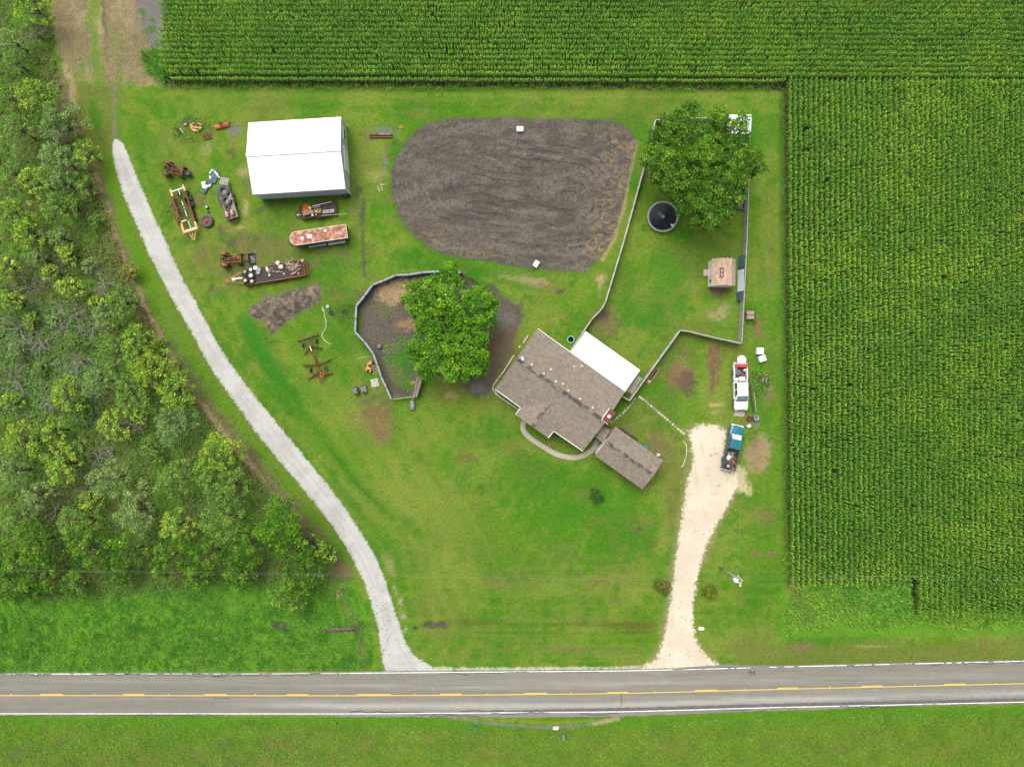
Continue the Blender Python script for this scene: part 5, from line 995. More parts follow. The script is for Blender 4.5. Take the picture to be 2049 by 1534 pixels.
# --- coop under the big tree
fr = Frame(1479, 249, 2.0, 0); rt = fr.root('poultry_coop', 'white metal roofed coop half hidden by the largest yard tree', 'coop')
mb = MB(); mb.add([(-1.7, -1.35, 1.95), (1.7, -1.35, 1.95), (1.7, 1.3, 2.25), (-1.7, 1.3, 2.25), (-1.7, -1.35, 1.89), (1.7, -1.35, 1.89), (1.7, 1.3, 2.19), (-1.7, 1.3, 2.19)], [(0, 1, 2, 3), (7, 6, 5, 4), (0, 4, 5, 1), (1, 5, 6, 2), (2, 6, 7, 3), (3, 7, 4, 0)]); mb.build('roof', metal_mat('bright_roof_sheet', (.8, .83, .86), 1.5), rt)
for sx in (-1, 1):
    for sy in (-1, 1): mb = MB(); mb.box((sx * 1.5, sy * 1.15, .93), (.1, .1, 1.86)); mb.build('post', WOOD, rt)
mb = MB(); mb.box((0, 1.15, .9), (2.9, .05, 1.7)); mb.box((1.5, 0, .9), (.05, 2.2, 1.7)); mb.build('wall', WOOD, rt)
# --- compost pen
fr = Frame(1476, 404, .5, math.radians(-2)); rt = fr.root('compost_bin', 'board sided bin of brown compost under the right side of the big tree', 'compost bin')
mb = MB(); [mb.box((0, s_ * .95, .3), (2.1, .06, .6)) for s_ in (-1, 1)]; [mb.box((s_ * 1.05, 0, .3), (.06, 1.85, .6)) for s_ in (-1, 1)]; mb.build('sides', WOOD, rt)
mb = MB(); mb.blob((0, 0, .3), (1.0, .9, .35), 16, 8, .5, .06); mb.build('compost', mat('compost', (.13, .085, .065), (.07, .05, .04), 4, .95, 0, .6), rt)
# ------------------------------------------------------------ fences
def fence(name, label, pts, h, m, mp, post_every=2.4, th=.05, panel='panel', pz=.0, cap=True, cat='fence', pw=.1):
    root = bpy.data.objects.new(name, None); link(root); root.location = W(*pts[0], 0); tag(root, label, cat); P = [W(x, y, h) for x, y in pts]; P = [Vector((p.x, p.y, 0)) - Vector((root.location.x, root.location.y, 0)) for p in P]
    cnt = 0
    for a, b in zip(P[:-1], P[1:]):
        L = (b - a).length; n = max(1, round(L / post_every)); d = (b - a) / n; rz = math.atan2(d.y, d.x)
        for i in range(n):
            p = a + d * i; q = p + d; c = (p + q) / 2; w = d.length - pw - .01
            mb = MB()
            if panel == 'boards':
                k = max(3, int(w / .16)); 
                for j in range(k): mb.box((c + d.normalized() * ((j + .5) / k - .5) * w) + Vector((0, 0, h / 2 + random.uniform(-.02, .02))), (w / k * .93, .025, h - .06), rz=rz)
                for zz in (.35, h - .3): mb.box(c + Vector((0, 0, zz)) + Vector((-d.y, d.x, 0)).normalized() * .03, (w, .035, .09), rz=rz)
                if cap: mb.box(c + Vector((0, 0, h + .012)), (w, .12, .03), rz=rz)
            elif panel == 'sheet':
                mb.box(c + Vector((0, 0, h / 2)), (w, .03, h - .04), rz=rz); mb.box(c + Vector((0, 0, h + .01)), (w, .26, .04), rz=rz)
            elif panel == 'rails':
                for zz in (.4, .8, h - .08): mb.box(c + Vector((0, 0, zz)), (w, .05, .12), rz=rz)
            mb.build('panel', m, root)
            mb = MB(); mb.box(p + Vector((0, 0, (h + .08) / 2)), (pw, pw, h + .08), rz=rz); mb.build('post', mp, root); cnt += 1
    mb = MB(); mb.box(P[-1] + Vector((0, 0, (h + .08) / 2)), (pw, pw, h + .08)); mb.build('post', mp, root)
    return root
FGREY = mat('fence_boards', (.27, .26, .235), (.4, .385, .35), 3, .9); FSHEET = mat('fence_sheet', (.19, .225, .245), (.25, .28, .3), 1.2, .6); FPALE = mat('pale_fence_boards', (.36, .35, .32), (.48, .465, .43), 3, .9)
c5 = crop(690, 520, 5.113)
fence('pen_fence', 'curved blue-grey panel fence round the dirt pen of the three lobed tree', [c5(*q) for q in ((475, 1425), (422, 1305), (370, 1190), (330, 1070), (288, 955), (198, 835), (105, 735), (110, 600), (117, 468), (200, 365), (283, 253), (398, 210), (518, 155), (655, 150), (790, 128), (930, 118), (1060, 120), (1190, 130))], 1.25, FSHEET, DARK, 3.2, panel='sheet')
fence('wire_fence', 'low dark rail fence curving down the upper right of the pen behind the tree', [c5(*q) for q in ((1195, 132), (1300, 190), (1400, 268), (1450, 330))], 1.1, DKWOOD, DKWOOD, 2.4, panel='rails', pw=.08)
fence('pen_gate', 'narrow pale rail gate closing the bottom of the pen', [c5(*q) for q in ((480, 1425), (590, 1412), (718, 1397))], 1.2, LGREY, LGREY, 1.8, panel='rails', pw=.08)
fence('loading_chute', 'weathered double plank chute at the lower right of the pen', [c5(*q) for q in ((690, 1440), (742, 1195), (752, 1185))], 1.1, TAN, WOOD, 2.4, panel='rails', pw=.08)
mb = MB(); a, b = W(*c5(722, 1400), .5), W(*c5(785, 1180), .5); d = b - a; mb.box((a + b) / 2, (d.length, .62, .05), rz=math.atan2(d.y, d.x)); mb.box((a + b) / 2 + Vector((.3, -.08, .5)), (d.length, .05, .9), rz=math.atan2(d.y, d.x)); mb.box((a + b) / 2 - Vector((0, 0, .27)), (d.length * .95, .5, .46), rz=math.atan2(d.y, d.x))
o = mb.build('ramp_floor', WOOD); tag(o, 'grey plank ramp floor beside the tan rail at the lower right of the pen', 'ramp')
fence('yard_fence', 'pale board fence from the house up past the trampoline to the big tree', [(1140.4, 704), (1184, 639), (1205, 617), (1212, 604), (1250, 478), (1277, 380), (1290.7, 330), (1301, 286), (1312, 240), (1455, 234)], 1.45, FPALE, WOOD, 2.5, panel='boards', cap=True)
fence('yard_fence', 'grey board fence along the right side of the yard, past the shed', [(1501, 262), (1498.5, 365), (1494.8, 480), (1484.5, 686)], 1.75, FGREY, WOOD, 2.5, panel='boards')
fence('yard_fence', 'board fence across the lower end of the yard, turning down to the patio', [(1484, 687), (1423, 673.7), (1380, 663), (1361.6, 660.5), (1259.9, 801.3), (1245.5, 793)], 1.6, FPALE, WOOD, 2.5, panel='boards')
# sheets leaning on the inside of the right fence
for (y0, y1, m_, lb) in ((511, 537, mat('blue_tarp', (.045, .085, .11), (.07, .12, .15), 3, .5), 'upper dark blue sheet leaning on the right yard fence'), (539, 583, mat('pale_panel', (.6, .66, .67), (.5, .56, .58), 2, .4), 'long pale panel leaning on the right yard fence'), (584, 601, mat('blue_tarp', (.05, .09, .11)), 'lower dark blue sheet leaning on the right yard fence')):
    p = W(1490 - (y0 - 511) * .05, (y0 + y1) / 2, .8); mb = MB(); mb.box((0, 0, .75), (.05, (y1 - y0) * S * .98, 1.45), ry=.32); o = mb.build('leaning_sheet', m_); o.location = (p.x - .45, p.y, 0); tag(o, lb, 'panel')
# ------------------------------------------------------------ things in the yard
def wheel(parent, p, r, w, axis='Y', name='wheel', rim=LGREY, tyre=BLACK, rr=.55, tilt=None):
    """tyre lathed about its axle with a rim of its own"""
    mb = MB(); h = w / 2
    mb.lathe([(r * rr, -h * .8), (r * .8, -h), (r * .97, -h * .75), (r, 0), (r * .97, h * .75), (r * .8, h), (r * rr, h * .8), (r * rr, -h * .8)], (0, 0, 0), axis, 20)
    o = mb.build(name, tyre, parent, True); o.location = p
    if rim is not None:
        mb = MB(); mb.lathe([(.01, h * .35), (r * .18, h * .4), (r * .2, h * .1), (r * rr * .9, h * .25), (r * rr * 1.0, h * .82), (r * rr * 1.0, -h * .82), (r * rr * .9, -h * .25), (r * .2, -h * .1), (r * .18, -h * .4), (.01, -h * .35)], (0, 0, 0), axis, 16)
        mb.build('rim', rim, o, True)
    if tilt: o.rotation_euler = tilt
    return o
def bar(mb, p, q, w, h=None): # rectangular bar between two points
    p, q = Vector(p), Vector(q); d = q - p; h = w if h is None else h
    ry = -math.asin(max(-1, min(1, d.z / d.length))); return mb.box((p + q) / 2, (d.length, w, h), rz=math.atan2(d.y, d.x), ry=ry)
class PX:
    """thing whose parts are given by photo points at a height"""
    def __init__(s, name, label, cat, px, py, z=0, group=None): s.r = thing(name, label, cat, px, py, z, 0, group); s.o = Vector(s.r.location); s.z = z
    def p(s, x, y, z=None): z = s.z if z is None else z; return W(x, y, z) - s.o
def mesh_tractor(name, label, px, py, rot, body, dark, loader, L=3.3):
    r = thing(name, label, 'tractor', px, py, 1.0, rot, 'orange farm tractors')
    mb = MB(); mb.box((.55, 0, 1.0), (1.75, .52, .5), taper=.86); mb.box((1.44, 0, .95), (.1, .56, .62)); mb.box((-.2, 0, .7), (1.2, .42, .4)); mb.box((.5, 0, .62), (1.7, .36, .3)); mb.build('body', body, r, bevel=.03)
    mb = MB(); mb.box((.5, 0, 1.27), (1.2, .3, .06)); mb.cyl((.85, .12, 1.2), (.85, .12, 1.75), .04); mb.box((.1, 0, 1.28), (.35, .5, .2)); mb.build('engine_cover', dark, r)
    for s in (-1, 1): mb = MB(); [mb.box((-.95 + .42 * math.sin(a) * 1.0, s * .82, .95 + .42 * math.cos(a)), (.3, .42, .05), ry=a) for a in (-1.1, -.55, 0, .55, 1.1)]; mb.build('fender', body, r)
    mb = MB(); mb.box((-.82, 0, 1.08), (.48, .46, .1)); mb.box((-1.04, 0, 1.26), (.08, .46, .3)); mb.build('seat', BLACK, r, bevel=.02)
    mb = MB(); mb.lathe([(.17, -.02), (.2, 0), (.17, .02), (.15, 0), (.17, -.02)], (0, 0, 0), 'Z', 14); mb.cyl((0, 0, 0), (.25, 0, -.4), .025); mb.box((0, 0, 0), (.34, .03, .02)); o = mb.build('steering_wheel', BLACK, r); o.location = (-.3, 0, 1.42); o.rotation_euler = (0, .5, 0)
    for s in (-1, 1): wheel(r, (-.95, s * .82, .68), .68, .36, rim=body); wheel(r, (1.15, s * .72, .4), .4, .22, rim=body)
    mb = MB(); mb.cyl((-.95, -.7, .68), (-.95, .7, .68), .08); mb.cyl((1.15, -.65, .4), (1.15, .65, .4), .06); mb.build('axles', dark, r)
    mb = MB(); [bar(mb, (-1.0, s * .3, .5), (-1.75, s * .38, .55), .06) for s in (-1, 1)]; bar(mb, (-1.7, -.45, .56), (-1.7, .45, .56), .07); mb.build('hitch', dark, r)
    mb = MB()
    for s in (-1, 1): bar(mb, (-.35, s * .52, 1.35), (1.5, s * .52, 1.3), .09, .14); bar(mb, (-.35, s * .52, 1.35), (-.35, s * .46, .7), .1)
    bar(mb, (1.5, -.52, 1.3), (1.5, .52, 1.3), .1, .12); mb.build('loader_frame', body, r)
    if loader:
        mb = MB(); [bar(mb, (1.5, s * .5, 1.3), (2.35, s * .5, .35), .08, .12) for s in (-1, 1)]; mb.build('loader_arm', dark, r)
        mb = MB(); mb.box((2.75, 0, .12), (.85, 1.45, .05)); mb.box((2.36, 0, .4), (.06, 1.5, .6)); [mb.box((2.75, s * .73, .36), (.85, .05, .5)) for s in (-1, 1)]; mb.box((3.18, 0, .16), (.08, 1.5, .06)); bk = mb.build('bucket', DARK, r)
        mb = MB(); bar(mb, (2.5, .4, .2), (3.1, -.3, .22), .05); mb.build('pry_bar', LGREY, bk)
    else:
        mb = MB(); mb.box((1.95, 0, .6), (.7, .8, .45), taper=.7); mb.cyl((2.3, -.1, .75), (2.45, .1, .8), .2); mb.box((2.0, .25, .9), (.4, .1, .12)); mb.cyl((2.0, -.3, .6), (2.0, -.3, 1.0), .08); mb.build('front_mount', DARK, r)
    return r
mesh_tractor('tractor', 'rusty faded red tractor with flat square fenders near the upper end of the gravel track', 347, 339.5, math.radians(-12.5), REDOR, RUSTD, False)
mesh_tractor('tractor', 'small orange tractor with a black front loader bucket beside the flatbed trailer', 462, 518, math.radians(3.5), mat('worn_orange', (.42, .1, .03), (.16, .05, .025), 3, .7), RUSTD, True)
def disc(mb, p, ax, r): p = Vector(p); a = Vector(ax).normalized() * .02; mb.cyl(p - a, p + a, r, r, 12)
def gang(t, x0, y0, x1, y1, z=.55, r=.24, sp=.2, m=RUST, w=.1):
    r *= .75; sp *= 1.5; w *= .8
    a, b = t.p(x0, y0, z), t.p(x1, y1, z); n = int((b - a).length / sp); d = (b - a).normalized(); g = MB(); bar(g, a, b, w, .1); o = g.build('gang_beam', m, t.r)
    g = MB(); 
    for i in range(n + 1):
        q = a + (b - a) * (i / max(1, n)) - Vector((0, 0, z - r * .9)); disc(g, q, d, r)
    bar(g, a - Vector((0, 0, z - r * .9)), b - Vector((0, 0, z - r * .9)), .05); o2 = g.build('disc_blades', RUSTD, o); return o
# tall yellow-ended frame harrow
c3 = crop(310, 340, 10.23)
t = PX('disc_harrow', 'long rusty disc harrow with cream painted ends and pointed hitch, beside the track', 'disc harrow', 368, 419, .95)
R = lambda pts, w, m, nm, z=.95: (lambda g: ([bar(g, t.p(*c3(*a), z), t.p(*c3(*b), z), w, w * .9) for a, b in pts], g.build(nm, m, t.r)))(MB())
for a, b in (((320, 400), (365, 540)), ((575, 310), (620, 430)), ((545, 1090), (600, 1290)), ((820, 1060), (868, 1205))): R([(a, b)], .27, CREAM, 'frame_end')
R([((590, 1285), (868, 1200))], .25, CREAM, 'front_beam'); R([((355, 540), (545, 1090)), ((620, 430), (820, 1060))], .22, RUST, 'side_rail')
R([((350, 445), (585, 365)), ((545, 1060), (640, 1025)), ((605, 1255), (840, 1180))], .12, WHITE, 'cross_tube', 1.0); R([((485, 410), (515, 515)), ((550, 640), (655, 945)), ((680, 1045), (735, 1190))], .07, WHITE, 'centre_rod', 1.02)
R([((370, 590), (640, 510)), ((400, 800), (700, 710)), ((500, 840), (740, 760)), ((510, 1010), (720, 965))], .15, RUST, 'cross_beam', 1.05)
R([((690, 1290), (805, 1440)), ((835, 1240), (810, 1440)), ((760, 1290), (790, 1370))], .1, CREAM, 'hitch', .6)
R([((340, 700), (250, 870)), ((250, 870), (470, 790)), ((215, 920), (480, 1010)), ((400, 900), (440, 1050)), ((255, 860), (330, 860))], .1, RUST, 'folded_wing', .8)
R([((430, 620), (470, 760)), ((470, 640), (500, 760)), ((530, 860), (570, 1000)), ((450, 640), (500, 620)), ((460, 800), (520, 780))], .07, RUSTD, 'linkage', 1.1)
for a, b in (((330, 560), (430, 800)), ((450, 850), (480, 1100)), ((640, 430), (700, 660)), ((700, 690), (820, 1040)), ((600, 600), (640, 700))): gang(t, *c3(*a), *c3(*b), z=.7, r=.3, sp=.24, w=.16)
for q in ((735, 585), (780, 705)): p = t.p(*c3(*q), .4); wheel(t.r, (p.x, p.y, .4), .4, .25, 'X', rim=LGREY)
for q in ((500, 500), (620, 620)): p = t.p(*c3(*q), .4); wheel(t.r, (p.x, p.y, .4), .38, .25, 'X', rim=RUST)
# two rusty harrows below
c6 = crop(580, 580, 5.9)
for (nm, lb, ctr, bars, gangs, tires) in (
  ('disc_harrow', 'upper one of two small rusty brown harrows lying in line left of the pen', (220, 650), [((155, 600), (185, 680)), ((205, 585), (240, 670)), ((250, 550), (300, 640)), ((185, 680), (300, 645)), ((240, 665), (285, 785)), ((310, 660), (295, 780)), ((205, 700), (275, 775)), ((180, 735), (270, 650))], [(85, 603, 325, 530), (165, 757, 238, 672), (245, 665, 365, 690)], ((155, 652), (312, 603))),
  ('disc_harrow', 'lower of two small rusty harrows left of the pen, carrying an orange coil', (320, 950), [((300, 800), (330, 1010)), ((325, 860), (350, 1000)), ((410, 850), (440, 990)), ((245, 990), (440, 940)), ((240, 1000), (330, 975)), ((330, 1010), (372, 1105)), ((390, 1010), (372, 1100)), ((340, 985), (490, 990)), ((290, 790), (305, 870))], [(152, 890, 305, 884), (325, 882, 466, 826), (205, 1052, 325, 985), (370, 1005, 492, 985)], ((245, 945), (415, 920)))):
    t = PX(nm, lb, 'disc harrow', *c6(*ctr), .5, 'rusty harrows left of the pen')
    for a, b in bars: g = MB(); bar(g, t.p(*c6(*a), .6), t.p(*c6(*b), .6), .09, .1); g.build('frame_bar', RUST, t.r)
    for a in gangs: gang(t, *c6(a[0], a[1]), *c6(a[2], a[3]), z=.62, r=.22, sp=.2)
    for q in tires: p = t.p(*c6(*q), .35); wheel(t.r, (p.x, p.y, .33), .33, .2, 'X', rim=RUST)
    if ctr[1] < 700: g = MB(); g.cyl(t.p(*c6(235, 660), .75), t.p(*c6(258, 720), .75), .06); g.build('ram', WHITE, t.r)
g = MB(); g.lathe([(.28, -.06), (.34, 0), (.28, .06), (.2, .03), (.2, -.03), (.28, -.06)], (0, 0, 0), 'Z', 18); o = g.build('hose_coil', ORANGE); o.location = W(*c6(378, 1002), .75); tag(o, 'small orange coil lying on the lower rusty harrow', 'hose coil')
t = PX('drawbar', 'rusty spine bar joining the two small harrows left of the pen', 'drawbar', *c6(295, 800), .4); g = MB(); bar(g, t.p(*c6(290, 785)), t.p(*c6(312, 870)), .12); g.build('beam', RUSTD, t.r); g = MB(); bar(g, t.p(*c6(296, 830), .3), t.p(*c6(335, 850), .3), .07); g.build('pin', RUST, t.r)
# ------------------------------------------------------------ trailers
def deck(name, label, px, py, z, rot, L, Wd, m, rail=None, railh=.3, tongue=1.5, wheels=2, wr=.36, tm=RUST, group='farm trailers', fender=True, side_open=False):
    r = thing(name, label, 'trailer', px, py, z, rot, group); n = max(4, int(Wd / .2)); mb = MB()
    for i in range(n): mb.box((0, -Wd / 2 + (i + .5) * Wd / n, z), (L - .12, Wd / n * .93, .05))
    mb.build('deck', m, r); mb = MB()
    for s in (-1, 1): mb.box((0, s * (Wd / 2 + .03), z - .02), (L, .06, .14)); mb.box((s * (L / 2 - .03), 0, z - .02), (.06, Wd, .14))
    mb.build('frame', tm, r)
    if rail:
        for s in (-1, 1): mb = MB(); mb.box((0, s * (Wd / 2 + .03), z + railh / 2 + .05), (L, .05, railh)); mb.build('side_board', rail, r)
        mb = MB(); mb.box((L / 2 - .03, 0, z + railh / 2 + .05), (.05, Wd, railh)); mb.build('front_board', rail, r)
    mb = MB(); [bar(mb, (L / 2, s * Wd * .38, z - .1), (L / 2 + tongue, s * .04, z - .15), .1) for s in (-1, 1)]; bar(mb, (L / 2 + tongue * .45, -Wd * .2, z - .12), (L / 2 + tongue * .45, Wd * .2, z - .12), .07); mb.build('tongue', tm, r)
    for k in range(wheels):
        for s in (-1, 1): wheel(r, (-.35 - k * (2 * wr + .1) + .4, s * (Wd / 2 + .12), wr), wr, .2, rim=RUST)
    if fender:
        for s in (-1, 1): mb = MB(); mb.box((.05 - (wheels - 1) * .4, s * (Wd / 2 + .16), z + .02), (wheels * 2 * wr + .2, .26, .04)); mb.build('fender', tm, r)
    return r
c4 = crop(420, 480, 8.54)
rotF = math.pi + ang(484, 555, 609, 534)
fl = deck('flatbed_trailer', 'long black decked flatbed trailer with an orange triangular tongue, carrying wheels and firewood', 547.5, 545, .8, rotF, 9.0, 2.25, DKWOOD, None, tongue=2.65, wheels=2, tm=ORANGE, fender=False)
mb = MB(); [mb.box((-4.35 + .0 + i * .0 - (.0), -1.0 + i * .25, .88), (1.3, .07, .08)) for i in range(9)]; [mb.box((-4.9 + k * 1.2, 0, .86), (.1, 2.2, .07)) for k in (0, 1)]; mb.build('tail_ramp', RUST, fl)
mb = MB(); mb.cyl((4.9, .0, .9), (5.6, .1, 1.15), .12); mb.box((5.75, .12, 1.2), (.4, .35, .25)); mb.box((4.75, .05, .95), (.6, .15, .1)); mb.build('winch', WHITE, fl)
DZ = .83
lbw = ['tan-centred loose wheel at the upper front corner of the flatbed', 'white-centred loose wheel second along the upper edge of the flatbed', 'bare white wheel rim furthest up the flatbed', 'bare grey wheel rim touching the white one on the flatbed', 'dusty bare rim below the grey rim on the flatbed', 'largest loose wheel with a pale green centre in the middle of the flatbed heap', 'dark wheel with no bright centre at the flatbed front edge', 'cream-centred wheel at the lower front of the flatbed', 'cream-centred wheel right of the lowest tyre on the flatbed', 'bare black tyre overhanging the lower front corner of the flatbed']
mc = mat('cream_rim', (.7, .58, .38), (.55, .4, .22), 4, .5)
for i, (x, y, r_, rm, ty) in enumerate([(597, 540, .44, TAN, 1), (700, 505, .42, WHITE, 1), (780, 478, .3, WHITE, 0), (838, 503, .28, LGREY, 0), (828, 555, .28, LGREY, 0), (700, 603, .52, mat('pale_green_rim', (.62, .66, .5), (.5, .55, .4), 3, .5), 1), (583, 608, .38, RUSTD, 1), (604, 690, .42, mc, 1), (720, 703, .42, mc, 1), (622, 748, .38, None, 1)]):
    px, py = c4(x, y); w_ = .3; zz = DZ + w_ / 2 + (.18 if i in (5, 7) else 0); r = thing('loose_wheel', lbw[i], 'wheel', px, py, zz, 0, 'loose wheels on the flatbed', base=zz)
    if ty: wheel(r, (0, 0, 0), r_, w_, 'Z', 'tyre', rm, rr=.55)
    else: mb = MB(); mb.lathe([(.03, .0), (.07, .03), (r_ * .7, .0), (r_ * .8, .1), (r_, .13), (r_, -.13), (r_ * .8, -.1), (r_ * .7, -.02), (.03, -.03), (.03, 0)], (0, 0, 0), 'Z', 18); mb.build('rim', rm, r, True); mb = MB(); mb.cyl((0, 0, -.05), (0, 0, .06), .07); mb.build('hub', DARK, r)
lgm = [TAN, mat('split_wood', (.42, .31, .2), (.3, .2, .12), 7, .85), WOOD, mat('grey_log', (.27, .23, .19), (.17, .14, .12), 7, .9)]
random.seed(5)
for i in range(44):
    if i < 32: x, y = random.gauss(1430, 75), random.gauss(460, 55); L_ = random.uniform(.35, .95)
    else: x, y = random.gauss(1090, 70), random.gauss(515, 32); L_ = random.uniform(.25, .5)
    x = min(max(x, 1000), 1570); y = min(max(y, 390 if i < 32 else 465), 590 - (x - 1250) * .08)
    a = random.uniform(-.2, 1.2) + (math.pi if random.random() < .5 else 0); rr = random.uniform(.05, .11); mb = MB(); z0 = DZ + .12 + .4 * math.exp(-((x - 1430) ** 2 + (y - 450) ** 2) / 7000) * random.random()
    mb.tube([(-L_ / 2, 0, 0), (0, random.uniform(-.03, .03), .0), (L_ / 2, 0, 0)], [rr, rr * random.uniform(.8, 1.1), rr * .8], 7); o = mb.build('firewood_log', random.choice(lgm)); p = W(*c4(x, y), z0); o.location = p; o.rotation_euler = (0, random.uniform(-.12, .12), a)
    tag(o, 'split firewood log in the big jumble near the rusty tail of the flatbed' if i < 32 else 'short firewood piece in the small heap midway along the flatbed', 'log', 'firewood at the flatbed tail' if i < 32 else 'firewood in the middle of the flatbed')
for (x, y, sx, sy, h, lb) in ((1165, 395, .62, .55, .3, 'square pale sandstone block hanging over the upper edge of the flatbed'), (1220, 462, .7, .62, .35, 'larger rough sandstone block beside the square one on the flatbed'), (982, 500, .35, .75, .22, 'tall narrow pale slab at the left end of the middle load'), (1022, 602, .3, .35, .2, 'small pale stone alone near the lower part of the flatbed deck'), (1270, 582, .25, .25, .18, 'small tan stone near the lower edge of the flatbed below the logs'), (1515, 575, .3, .3, .2, 'tan lump at the lower tail corner of the flatbed'), (1585, 355, .5, .45, .25, 'reddish tan lump at the upper tail corner of the flatbed')):
    mb = MB(); mb.blob((0, 0, h / 2), (sx / 2, sy / 2, h / 2), 12, 6, .45, .06); o = mb.build('stone_block', STONE if x < 1500 else mat('red_stone', (.42, .24, .17), (.3, .17, .12), 6, .9)); o.location = W(*c4(x, y), DZ); o.rotation_euler = (0, 0, random.uniform(-.4, .9) if x > 1000 else .3); tag(o, lb, 'stone')
t = PX('tree_stump', 'upturned rusty brown stump standing above the firewood on the upper tail edge of the flatbed', 'stump', *c4(1410, 275), 1.2)
mb = MB(); a = t.p(*c4(1420, 400), .95); b = t.p(*c4(1410, 290), 1.3); mb.tube([a, (a + b) / 2, b], [.16, .13, .2], 8); mb.build('trunk', lgm[3], t.r, True); mb = MB(); [mb.tube([b, b + Vector((math.cos(k) * .3, math.sin(k) * .3, .12))], [.08, .03], 5) for k in (.3, 1.4, 2.5, 3.9, 5.2)]; mb.build('roots', RUST, t.r, True)
t = PX('branch_pieces', 'forked bare branch sticking out over the upper edge of the flatbed', 'branch', *c4(1310, 320), 1.1); mb = MB(); mb.tube([t.p(*c4(1320, 500), .95), t.p(*c4(1312, 390), 1.1), t.p(*c4(1310, 310), 1.2)], [.09, .07, .04], 6); mb.build('limb', lgm[3], t.r, True); mb = MB(); mb.tube([t.p(*c4(1312, 340), 1.15), t.p(*c4(1262, 268), 1.25)], [.04, .02], 5); mb.build('twig', WOOD, t.r, True)
# rusty utility trailer with its load
c7 = crop(570, 380, 11.8)
rotU = ang(601, 427, 673, 414); uz = .62
deck('utility_trailer', 'rusty brown utility trailer below the barn, loaded with orange hose and yellow machines', 637, 420.5, uz, rotU + math.pi, 5.3, 1.75, DKWOOD, RUST, .18, tongue=.9, wheels=2, tm=RUSTD)
def onU(x, y, z=.0): return W(*c7(x, y), uz + .05 + z)
mb = MB(); [mb.lathe([(.5 - k * .1 - .05, -.04), (.5 - k * .1, 0), (.5 - k * .1 - .05, .05), (.5 - k * .1 - .09, 0), (.5 - k * .1 - .05, -.04)], (random.uniform(-.04, .04), random.uniform(-.04, .04), .06 + .05 * k), 'Z', 20) for k in range(4)]
o = mb.build('hose_coil', mat('orange_hose', (.75, .13, .04), (.6, .1, .03), 5, .6)); o.location = onU(505, 430); tag(o, 'thick orange hose coil on the left end of the rusty utility trailer', 'hose coil')
def machine(nm, lb, x, y, w, d, h, rz, body, cat='machine'):
    r = bpy.data.objects.new(nm, None); link(r); r.location = onU(x, y); r.rotation_euler = (0, 0, rz); tag(r, lb, cat); mb = MB(); mb.box((0, 0, h * .45), (w * .8, d * .8, h * .7), taper=.85); mb.build('housing', body, r, bevel=.03)
    mb = MB(); [bar(mb, (s * w * .48, -d * .48, h * .95), (s * w * .48, d * .48, h * .95), .05) for s in (-1, 1)]; [bar(mb, (s * w * .48, q * d * .48, 0), (s * w * .48, q * d * .48, h), .05) for s in (-1, 1) for q in (-1, 1)]; bar(mb, (-w * .48, d * .48, h), (w * .48, d * .48, h), .05); mb.build('carry_frame', body, r)
    mb = MB(); mb.cyl((0, 0, h * .8), (0, 0, h * .92), d * .22); mb.box((w * .22, d * .1, h * .84), (w * .2, d * .3, .06)); mb.build('engine_top', DARK, r); return r
machine('generator', 'bright yellow framed generator below the orange hose coil', 515, 565, .75, .65, .55, .3, YELLOW, 'generator'); machine('compressor', 'white and yellow machine in the middle of the rusty utility trailer', 795, 520, .95, .55, .5, .08, YELLOW, 'compressor')
mb = MB(); mb.blob((0, 0, .22), (.4, .34, .22), 12, 6, .6, .08); o = mb.build('grey_bundle', mat('grey_cloth', (.2, .22, .25), (.13, .15, .17), 4, .8)); o.location = onU(635, 535); tag(o, 'slate grey covered bundle beside the yellow generator', 'bundle')
mb = MB(); mb.lathe([(.2, 0), (.24, .4), (.2, .44), (.05, .46)], (0, 0, 0), 'Z', 14); o = mb.build('drum', TAN); o.location = onU(608, 440); tag(o, 'tan lidded drum touching the orange hose coil', 'drum')
t = PX('aluminium_ladder', 'short grey ladder on the right half of the rusty utility trailer', 'ladder', *c7(1025, 510), .9); mb = MB(); [bar(mb, t.p(*c7(890, 520 + s * 28)), t.p(*c7(1160, 490 + s * 28)), .06) for s in (-1, 1)]; mb.build('side_rails', LGREY, t.r); mb = MB()
for k in range(8): x = 905 + k * 34; bar(mb, t.p(*c7(x, 546 - k * 3.6)), t.p(*c7(x, 492 - k * 3.6)), .05)
mb.build('rungs', LGREY, t.r); mb = MB(); mb.lathe([(.2, 0), (.24, .02), (.2, .05), (.14, .02), (.2, 0)], tuple(t.p(*c7(1130, 490), .96)), 'Z', 12); mb.build('hose_loop', OFFW, t.r)
mb = MB(); a, b = W(*c7(650, 380), uz + .35), W(*c7(1095, 285), uz + .35); mb.cyl(a, b, .06); o = mb.build('pipe', LGREY); tag(o, 'pale metal pipe lying along the upper side of the rusty utility trailer', 'pipe')
for (x, y, w, d, h, m_, nm, lb) in ((760, 400, 1.3, .5, .3, DARK, 'tool_chest', 'long black chest under the pale pipe'), (660, 600, .3, .25, .25, WHITE, 'plastic_jug', 'white jug at the lower side of the rusty utility trailer'), (745, 585, .22, .22, .2, mat('pink_jug', (.6, .4, .36)), 'plastic_jug', 'pinkish jug beside the white jug on the rusty utility trailer'), (1000, 350, .5, .4, .1, RUSTD, 'metal_plate', 'dark plate on the upper right of the rusty utility trailer')):
    mb = MB(); mb.box((0, 0, h / 2), (w, d, h), taper=.92); o = mb.build(nm, m_, bevel=.02); o.location = onU(x, y); o.rotation_euler = (0, 0, rotU); tag(o, lb, nm.split('_')[-1])
